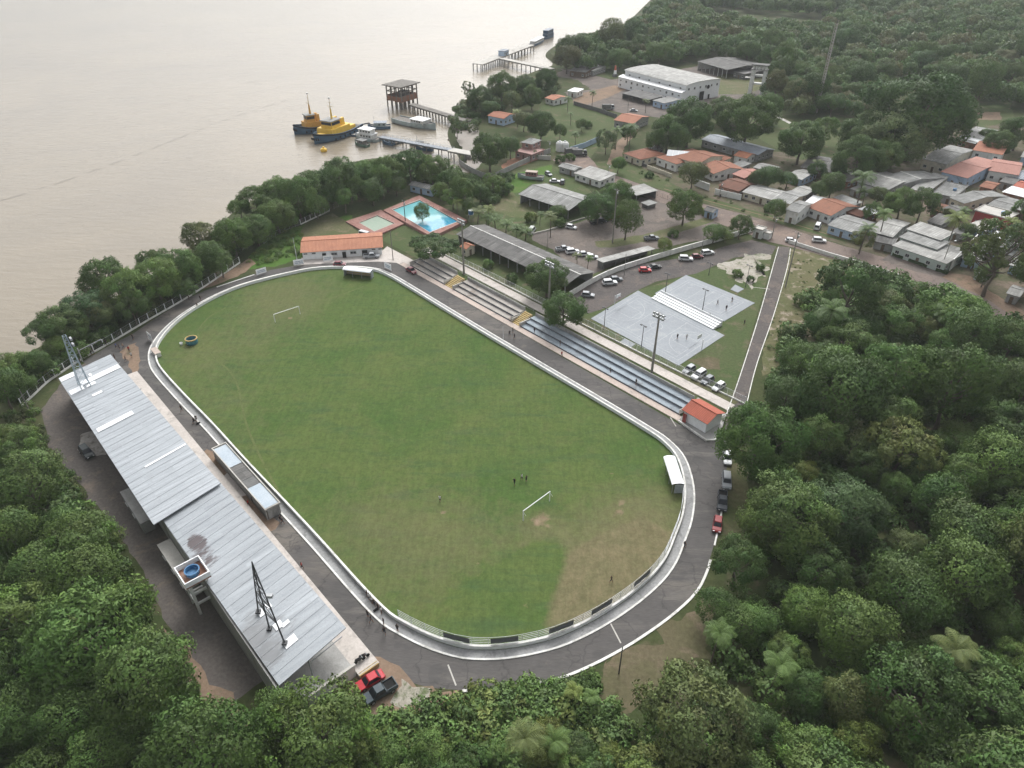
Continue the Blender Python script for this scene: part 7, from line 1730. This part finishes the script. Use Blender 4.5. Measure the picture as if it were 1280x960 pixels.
def fill(poly, r0, r1, tones, seed, zpl=9.0, sep=.80, tries=2600, keep=None):
    g = random.Random(seed); us = [p[0] for p in poly]; vs_ = [p[1] for p in poly]; W_ = [(p.x, p.y) for p in px(poly, zpl)]
    x0, x1, y0, y1 = min(p[0] for p in W_), max(p[0] for p in W_), min(p[1] for p in W_), max(p[1] for p in W_); got = []; fails = 0
    while fails < tries:
        x, y = g.uniform(x0, x1), g.uniform(y0, y1); R = r0+(r1-r0)*g.random()**1.2; R *= 1 if g.random() < .78 else .62
        if not inside((x, y), W_): fails += .3; continue
        if any((x-a)**2+(y-b)**2 < (sep*(R+c))**2 for a, b, c in got): fails += 1; continue
        got.append((x, y, R)); fails = 0 if len(got) < 40 else max(0, fails-60)
    for x, y, R in got:
        k = g.randrange(len(PR)); z = PR[k][2]*R/6; u, v = pj((x, y, z)); rp = R*F/dist(Vector((x, y, z)))
        if u < -rp or u > 1280+rp or v < -rp-8 or v > 960+rp:
            if -260 < u < 1760 and v < 1130: OFF.append(((x, y, 0), R/6, TONE[T_[g.choice(tones)]]))
            continue
        if any(hypot(u-a, v-b) < .75*(rp+c) for a, b, c in RESERVED): continue
        TREES.append(dict(u=u, v=v, r=rp, s=R/6, loc=Vector((x, y, 0)), tone=T_[g.choice(tones)], pr=PR[k], lab=None))
RW = [(1040, 374), (1068, 364), (1095, 360), (1150, 372), (1200, 386), (1262, 414), (1360, 430), (1700, 430), (1760, 1050), (1250, 1120), (850, 1120), (770, 985), (790, 930), (850, 880), (895, 830), (912, 780), (905, 745), (922, 705), (938, 655), (948, 610), (950, 545), (980, 480), (1006, 430), (1024, 398)]
fill(RW, 4.8, 9.6, [D, D, MG, MG, FG, MG, OG, FG, YG], 21, sep=.62)
fill([(120, 1120), (310, 960), (318, 905), (345, 868), (385, 880), (440, 915), (520, 925), (560, 905), (640, 900), (700, 893), (760, 905), (790, 930), (770, 985), (850, 1120)], 3.2, 7.0, [FG, MG, FG, YG, MG, D], 22, sep=.64)
fill([(-160, 500), (-10, 500), (15, 545), (30, 590), (70, 640), (125, 668), (140, 720), (140, 790), (185, 850), (225, 905), (280, 960), (120, 1120), (-300, 1120)], 4.2, 8.6, [D, MG, MG, D, FG, FG], 23, sep=.64)
FARP = [(700, 66), (760, 44), (800, 26), (826, 4), (870, 8), (900, 24), (1000, 34), (1060, 20), (1080, -14), (1700, -14), (1700, 120), (1290, 118), (1220, 112), (1170, 100), (1110, 100), (1060, 108), (1010, 118), (965, 95), (955, 70), (900, 58), (860, 62), (800, 72), (760, 72), (700, 78)]
fill(FARP, 5.5, 9.5, [D, D, MG, MG, BG_, BR, OG, MG], 24, sep=.62, tries=1500)
fill([(826, 0), (840, -14), (1080, -14), (1060, 16), (1010, 8), (900, 2)], 6, 9, [D, MG, BG_], 25, sep=.8, tries=300)
fill([(960, 100), (1010, 112), (1060, 105), (1100, 112), (1100, 150), (1060, 120), (1040, 128), (985, 125), (960, 118)], 5, 8, [D, MG, OG, BR], 26, sep=.7, tries=300)
fill([(1300, 130), (1700, 110), (1700, 440), (1380, 410), (1320, 330)], 4, 7, [D, MG, FG, OG], 28, sep=.8, tries=400)
fill([(590, 240), (600, 222), (640, 215), (600, 205), (575, 215)], 3, 4.5, [D, MG, FG], 27, sep=.8, tries=200)
order = sorted(range(len(TREES)), key=lambda i: (i >= NE, -TREES[i]['r']))
NI = 298; IND = order[:NI]; REST = order[NI:]
# ---- labels: named trees keep their own words, the others are counted from the nearest landmark
LMK = [('the bright red sedan', 462, 853), ('the dark slate pickup', 475, 867), ('the red hut at the terrace end', 880, 525), ('the small red car on the right bend', 896, 658), ('the near right dugout', 845, 590), ('the clearing below the near bend', 820, 820), ('the lower right photo corner', 1280, 960), ('the lower left photo corner', 0, 960),
       ('the middle of the right photo edge', 1280, 640), ('the bottom photo edge middle', 640, 960), ('the tank tower behind the grandstand', 240, 715), ('the SUV in the rear yard', 110, 567), ('the concrete post at the left woods', 216, 812), ('the left edge level with the dugout', 0, 590), ('the left edge level with the tank tower', 0, 715), ('the lane kerb below the courts', 948, 440),
       ('the tall pole on the grass slope', 985, 355), ('the end of the white road wall', 1125, 348), ('the airy tree base at the street end', 1225, 390), ('the pale sponsor board on the left bend', 188, 425), ('the radio mast top', 1042, 30), ('the white water tower', 945, 95), ('the far green field', 960, 5), ('the right upper photo corner', 1280, 0), ('the white warehouse roof', 840, 90), ('the far jetty end', 690, 50),
       ('the changing block', 425, 315), ('the teal tub', 240, 425), ('the lattice tower on the roof', 92, 450), ('the right photo edge level with the hut', 1280, 520), ('the bottom edge below the dark pickup', 480, 960), ('the bottom edge near its right third', 950, 960), ('the right photo edge near its lower quarter', 1280, 800), ('the dark pole on the near bend kerb', 773, 825), ('the small pool', 470, 278), ('the yellow tugboat', 425, 165), ('the river edge on the left photo side', 0, 450),
       ('the upper end of the bottom left yard', 300, 870), ('the dirt patch above the village', 1230, 145), ('the open depot shed', 915, 78), ('the middle of the right woods', 1100, 600), ('the left end of the road wall', 990, 305), ('the right bend kerb', 885, 712), ('the far lawn slab', 968, 130), ('the giant dark tree top', 1150, 85), ('the river corner of the far forest', 800, 15), ('the long grey blue building', 920, 180), ('the bottom edge left of the dark pickup', 330, 960), ('the shore fence middle', 220, 380), ('the pool shack', 527, 232), ('the top photo edge above the mast', 1100, 0)]
ORD = ['nearest', 'second nearest', 'third nearest', 'fourth nearest', 'fifth nearest', 'sixth nearest', 'seventh nearest', 'eighth nearest', 'ninth nearest', 'tenth nearest', 'eleventh nearest', 'twelfth nearest', 'thirteenth nearest', 'fourteenth nearest', 'fifteenth nearest', 'sixteenth nearest', 'seventeenth nearest', 'eighteenth nearest', 'nineteenth nearest', 'twentieth nearest']
rank = {}
for name, u, v in LMK:
    for k, i in enumerate(sorted(IND, key=lambda i: hypot(TREES[i]['u']-u, TREES[i]['v']-v))): rank.setdefault(i, []).append((k, name))
def zone(t):
    u, v = t['u'], t['v']
    if v < 130 and u > 690: return 'trees of the far forest'
    if u > 880 and v > 320: return 'trees of the right hand woods'
    if v > 845: return 'trees of the woods below the track'
    if u < 300 and v > 480: return 'trees of the left hand woods'
    if u < 620 and v < 480: return 'trees along the river bank'
    return 'trees in the club and village'
def tree_label(i):
    t = TREES[i]
    if t['lab']: return t['lab']
    k, nm = min(rank[i]); size = 'broad' if t['s'] > 1.15 else 'small' if t['s'] < .75 else 'leafy'
    return '%s %s tree, %s to %s' % (t['tone'], size, ORD[k] if k < 20 else 'far', nm)
for i in IND:
    t = TREES[i]; T = thing('tree', tree_label(i), 'tree', t['loc'], trn.uniform(0, 6.28), zone(t), (t['s']*trn.uniform(.92, 1.1), t['s']*trn.uniform(.92, 1.1), t['s']*(t.get('zs') or trn.uniform(.86, 1.26))))
    o = link('crown', t['pr'][0], T); c = TONE[t['tone']]; j = trn.uniform(.86, 1.16); o.color = (c[0]*j*trn.uniform(.92, 1.08), c[1]*j, c[2]*j*trn.uniform(.9, 1.1), 1)
    link('trunk', t['pr'][1], T)
def scatter(name, items, lab_kind='stuff'):
    qs, ts, os_ = [], [], []; g = np.random.default_rng(3)
    for (loc, s, tone, src) in items:
        q, tn = src[0], src[1]; a = g.uniform(0, 6.28); c, sn = np.cos(a), np.sin(a); R = np.array([[c, sn, 0], [-sn, c, 0], [0, 0, 1]])
        qs.append((q.reshape(-1, 3) @ R*s+np.array(loc)).reshape(-1, 4, 3)); ts.append(tn*np.array([tone])*g.uniform(.85, 1.15)); os_.append(src[4] @ R)
    me = quads_mesh(name, np.concatenate(qs), np.concatenate(ts), M['leaf'], np.concatenate(os_)); o = link(name, me); o.color = (1, 1, 1, 1); return tag(o, kind=lab_kind)
far_items = [(tuple(TREES[i]['loc']), TREES[i]['s'], TONE[TREES[i]['tone']], FAR[trn.randrange(5)]) for i in REST]+[(a, b, c, MID[trn.randrange(3)]) for a, b, c in OFF]
if far_items: scatter('far_forest', far_items)
# undergrowth on the wood floors and rough bank
ug = []
UB = leaf_cloud(900, R=2.2, vz=1.3, zc=.8, nl=9, n=520, size=.42, lobe=(.3, .5)); UB2 = leaf_cloud(901, R=1.6, vz=.8, zc=.4, nl=7, n=240, size=.36, lobe=(.3, .5))
def under(poly, n, sc, tones, src, seed, z=0):
    g = random.Random(seed); W_ = [(p.x, p.y) for p in px(poly)]; x0, x1, y0, y1 = min(p[0] for p in W_), max(p[0] for p in W_), min(p[1] for p in W_), max(p[1] for p in W_); k = 0
    for _ in range(n*8):
        x, y = g.uniform(x0, x1), g.uniform(y0, y1)
        if inside((x, y), W_):
            ug.append(((x, y, z), g.uniform(*sc), TONE[T_[g.choice(tones)]], src)); k += 1
            if k >= n: break
RWG = [(1010, 372), (1060, 352), (1120, 352), (1200, 380), (1290, 420), (1330, 960), (1300, 1000), (800, 1000), (800, 930), (870, 870), (915, 820), (930, 740), (940, 690), (945, 600), (950, 540), (965, 480), (985, 420)]
under(RWG, 520, (.8, 1.9), [D, MG, MG, FG], UB, 1)
under([(300, 985), (335, 925), (395, 892), (470, 905), (560, 890), (600, 872), (660, 866), (720, 862), (745, 880), (770, 905), (810, 960), (800, 1000)], 260, (.7, 1.5), [FG, MG, FG, YG], UB, 2)
under([(590, 867), (660, 862), (716, 852), (740, 842), (748, 860), (700, 885), (600, 885)], 90, (.5, 1.0), [FG, MG, D], UB2, 12)
under([(-60, 560), (40, 560), (70, 600), (140, 690), (165, 730), (180, 800), (230, 860), (270, 920), (240, 1000), (-100, 1000)], 320, (.8, 1.8), [D, MG, FG], UB, 3)
under([(0, 470), (60, 440), (150, 385), (240, 330), (300, 285), (380, 232), (470, 205), (570, 215), (575, 235), (500, 228), (420, 250), (330, 295), (270, 340), (180, 395), (100, 445), (40, 495), (10, 520)], 300, (.8, 1.7), [D, MG, FG, OG], UB, 4)
under([(305, 335), (318, 318), (345, 292), (378, 284), (374, 318), (335, 330)], 60, (.4, .9), [FG, FG, YG], UB2, 5)
under([(0, 520), (40, 505), (60, 560), (105, 620), (150, 690), (140, 700), (90, 640), (30, 570)], 70, (.6, 1.2), [FG, MG, OG], UB2, 6)
under([(690, 66), (720, 50), (790, 32), (800, 62), (760, 78), (700, 80)], 160, (1.2, 2.4), [FG, MG, D], UB, 7)
under([(585, 140), (600, 122), (650, 108), (690, 100), (700, 115), (640, 140), (600, 150)], 90, (.8, 1.6), [D, MG, OG], UB, 8)
under([(985, 315), (1060, 335), (1120, 352), (1010, 380), (960, 440), (962, 410)], 90, (.06, .3), [OG, FG, MG], UB2, 22)
under([(560, 150), (575, 130), (600, 128), (605, 150), (592, 165), (575, 165)], 60, (.7, 1.4), [MG, D, OG], UB, 18)
under([(1000, 190), (1110, 200), (1230, 165), (1290, 170), (1290, 300), (1190, 320), (1100, 300), (1000, 262), (930, 240), (930, 215)], 110, (.4, .8), [MG, D, OG], UB2, 19)
under([(790, 200), (860, 236), (930, 256), (985, 272), (985, 279), (920, 262), (850, 242), (790, 212)], 26, (.3, .6), [MG, FG, OG], UB2, 20)
under([(560, 215), (600, 228), (640, 222), (630, 250), (590, 262), (565, 245)], 70, (.6, 1.3), [D, MG], UB, 9)
under([(880, 505), (930, 520), (950, 470), (972, 400), (960, 500), (930, 620), (910, 690), (925, 600)], 10, (.4, .8), [MG], UB2, 10)
scatter('undergrowth', ug)
# grass tufts of the rough lawns stay in the ground materials; single palms and shrubs are things
def palm(u, v, rpx, k, tone, lab):
    me, tm, H = PALM[k]; fl = 3.4; z = 7.0
    for _ in range(4):
        p = at(u, v, z); s = rpx*dist(p)/F/fl; z = H*s
    T = thing('palm_tree', lab, 'palm', Vector((p.x, p.y, 0)), trn.uniform(0, 6.28), 'palms of the club, village and woods', s); o = link('fronds', me, T); o.color = (*TONE[tone], 1); link('trunk', tm, T)
PA = [(597, 266, 13, 3, OG, 'palm nearest the blue water tank in the row behind the club shed'), (608, 272, 12, 4, MG, 'second palm from the blue water tank behind the club shed'), (619, 275, 13, 3, D, 'third palm from the blue water tank behind the club shed'), (632, 281, 13, 3, MG, 'fourth palm from the blue water tank behind the club shed'), (645, 287, 13, 3, D, 'fifth palm from the blue water tank behind the club shed'), (657, 290, 12, 4, MG, 'last palm of the row, beside the white van'),
      (610, 262, 10, 1, YG, 'upper palm of the row nearest the mown olive patch'), (689, 270, 11, 0, OG, 'single palm on the lawn below the open hall'), (675, 268, 7, 1, D, 'small dark palm left of the single lawn palm'), (571, 252, 8, 1, YG, 'young palm beside the far corner of the big pool'), (722, 319, 8, 1, OG, 'left small palm before the parked car row'), (735, 323, 8, 1, MG, 'right small palm before the parked car row'), (668, 322, 6, 1, OG, 'small pale palm at the end of the club shed roof'),
      (741, 116, 6, 0, D, 'lone palm by the dirt patch of the depot yard'), (710, 124, 6, 0, D, 'dark palm beside the orange and white hut'), (714, 143, 6, 1, D, 'small dark palm on the meadow'), (771, 163, 9, 0, MG, 'left palm below the orange meadow house'), (789, 160, 10, 2, D, 'right palm below the orange meadow house'), (647, 141, 8, 1, YG, 'yellowish palm beside the pale blue hut'), (720, 168, 7, 0, D, 'palm on the meadow above the tanks'), (808, 127, 6, 1, OG, 'thin palm before the warehouse porch'),
      (1081, 222, 14, 2, D, 'tall dark palm beside the white ridge roof'), (1083, 240, 12, 1, MG, 'lower palm crown below the tall dark palm'), (1022, 205, 9, 1, OG, 'palm among dark timber roofs'), (1083, 286, 12, 0, MG, 'street palm beside the pale blue house'), (1108, 268, 12, 0, FG, 'bright palm before the grey roof of the yard'), (1196, 274, 13, 2, YG, 'dry yellowish palm before the red painted wall'), (1205, 265, 9, 0, MG, 'palm behind the dry yellowish palm'), (1211, 296, 8, 1, MG, 'low palm beside the white end wall'), (1268, 278, 11, 1, YG, 'yellow palm at the right edge of the village'),
      (718, 862, 13, 0, YG, 'young palm on a thin stem below the near bend'), (655, 922, 24, 2, OG, 'large palm at the bottom of the photo, left of two'), (690, 930, 22, 0, MG, 'large palm at the bottom of the photo, right of two'), (742, 872, 14, 1, MG, 'small palm right of the thin stemmed palm'), (898, 792, 19, 2, MG, 'palm at the right edge of the grass clearing'), (975, 828, 24, 0, MG, 'palm in a dark gap of the lower right woods'), (1195, 815, 24, 2, OG, 'grey olive palm in the lower right woods'), (1240, 845, 20, 0, MG, 'green palm right of the grey olive palm in lower woods'), (1040, 390, 22, 0, D, 'dark palm in the upper part of the right woods'), (1110, 455, 20, 2, MG, 'palm in a dark gap of the upper right woods'), (1190, 395, 18, 0, D, 'palm at the upper edge of the woods near the street'), (125, 690, 14, 1, OG, 'pale dry palm in the left woods beside the yard')]
for u, v, r, k, tn, lab in PA: palm(u, v, r, k, T_[tn], lab)
SH = [(950, 338, 'pale bush on the sand patch beside the court lamp', .8), (921, 345, 'left scrubby bush on the sand patch', .9), (938, 352, 'lower scrubby bush on the sand patch', .7), (1000, 267, 'dark shrub by the narrow two storey house', .9), (960, 264, 'round shrub before the cream house wall', 1.0), (1072, 305, 'shrub on the verge before the pale blue house', .8), (775, 206, 'shrub on the roadside bank', 1.3), (812, 222, 'shrub on the verge before the cream pillared wall', 1.0), (664, 277, 'dark round shrub on the club lawn', 1.3), (700, 283, 'yellowish hedge shrub below the open hall', 1.2), (842, 296, 'low shrub beside the yellow green tree', 1.0), (610, 335, 'shrub below the long club shed', 1.0), (640, 352, 'shrub near the end of the club shed', 1.0), (880, 268, 'shrub beside the gatehouse', .9), (735, 160, 'flat shrub on the meadow', 1.3), (700, 203, 'shrub beside the small grey store', 1.3), (712, 200, 'brown shrub beside the road bend', 1.2), (668, 198, 'shrub at the red dirt yard mouth', 1.2), (1207, 322, 'shrub below the pale blue wall house', 1.0)]
for k, (u, v, lab, s) in enumerate(SH):
    T = thing('shrub', lab, 'shrub', at(u, v), trn.uniform(0, 6), 'single shrubs', s); o = link('foliage', BUSH[k % 3], T); o.color = (*TONE[T_[(1, 2, 0, 3, 1)[k % 5]]], 1)
    MB().tube((0, 0, -.1), (0, 0, 1.0), .08, .04, 5).build('stem', M['bark'], T)
print('TREES', len(TREES), 'individual', len(IND), 'rest', len(REST))
# ================================================================== sky, light, air, camera
W = bpy.data.worlds.new('World'); SC.world = W; W.use_nodes = True; t = W.node_tree
for n in list(t.nodes): t.nodes.remove(n)
SUN_EL, SUN_AZ = radians(46), radians(9)           # azimuth measured clockwise from straight ahead (+Y)
sky = N(t, 'ShaderNodeTexSky', sky_type='NISHITA', sun_disc=False, sun_elevation=SUN_EL, sun_rotation=SUN_AZ, air_density=1.0, dust_density=5.0, ozone_density=1.0)
hsv = N(t, 'ShaderNodeHueSaturation', {'Saturation': .18, 'Color': sky.outputs[0]})
bg = N(t, 'ShaderNodeBackground', {'Color': hsv.outputs[0], 'Strength': .15}); wo = N(t, 'ShaderNodeOutputWorld'); t.links.new(bg.outputs[0], wo.inputs[0])
ld = bpy.data.lights.new('sun', 'SUN'); ld.energy = 1.05; ld.angle = radians(32); ld.color = (.96, .985, 1.0)
lo = bpy.data.objects.new('sun', ld); COL.objects.link(lo)
lo.rotation_euler = Vector((-sin(SUN_AZ)*cos(SUN_EL), -cos(SUN_AZ)*cos(SUN_EL), -sin(SUN_EL))).to_track_quat('-Z', 'Y').to_euler()
HAZE = True
if HAZE:
    mb = MB().box((0, 1000, 48), (6600, 3200, 110)); m, t = nt('haze_air')
    v = N(t, 'ShaderNodeVolumePrincipled', {'Color': (.88, .91, .92, 1), 'Density': .00014, 'Anisotropy': .0}); o = N(t, 'ShaderNodeOutputMaterial'); t.links.new(v.outputs[0], o.inputs['Volume'])
    h = mb.build('haze', m); tag(h, kind='stuff'); h.location.z = 0
cd = bpy.data.cameras.new('camera'); cam = bpy.data.objects.new('camera', cd); COL.objects.link(cam); SC.camera = cam
cd.sensor_width = 36; cd.lens = F/1280*36; cd.clip_start = .5; cd.clip_end = 8000
cam.location = (0, 0, CH); cam.rotation_euler = (radians(90)-TH, 0, 0)
SC.render.engine = 'CYCLES'; c = SC.cycles
c.use_denoising = True; c.max_bounces = 4; c.diffuse_bounces = 2; c.glossy_bounces = 2; c.transmission_bounces = 2; c.transparent_max_bounces = 4; c.volume_bounces = 0
c.use_adaptive_sampling = True; c.adaptive_threshold = .015; c.caustics_reflective = False; c.caustics_refractive = False
vs = SC.view_settings; vs.view_transform = 'Standard'; vs.look = 'None'; vs.gamma = 1; vs.exposure = .70; vs.use_curve_mapping = False
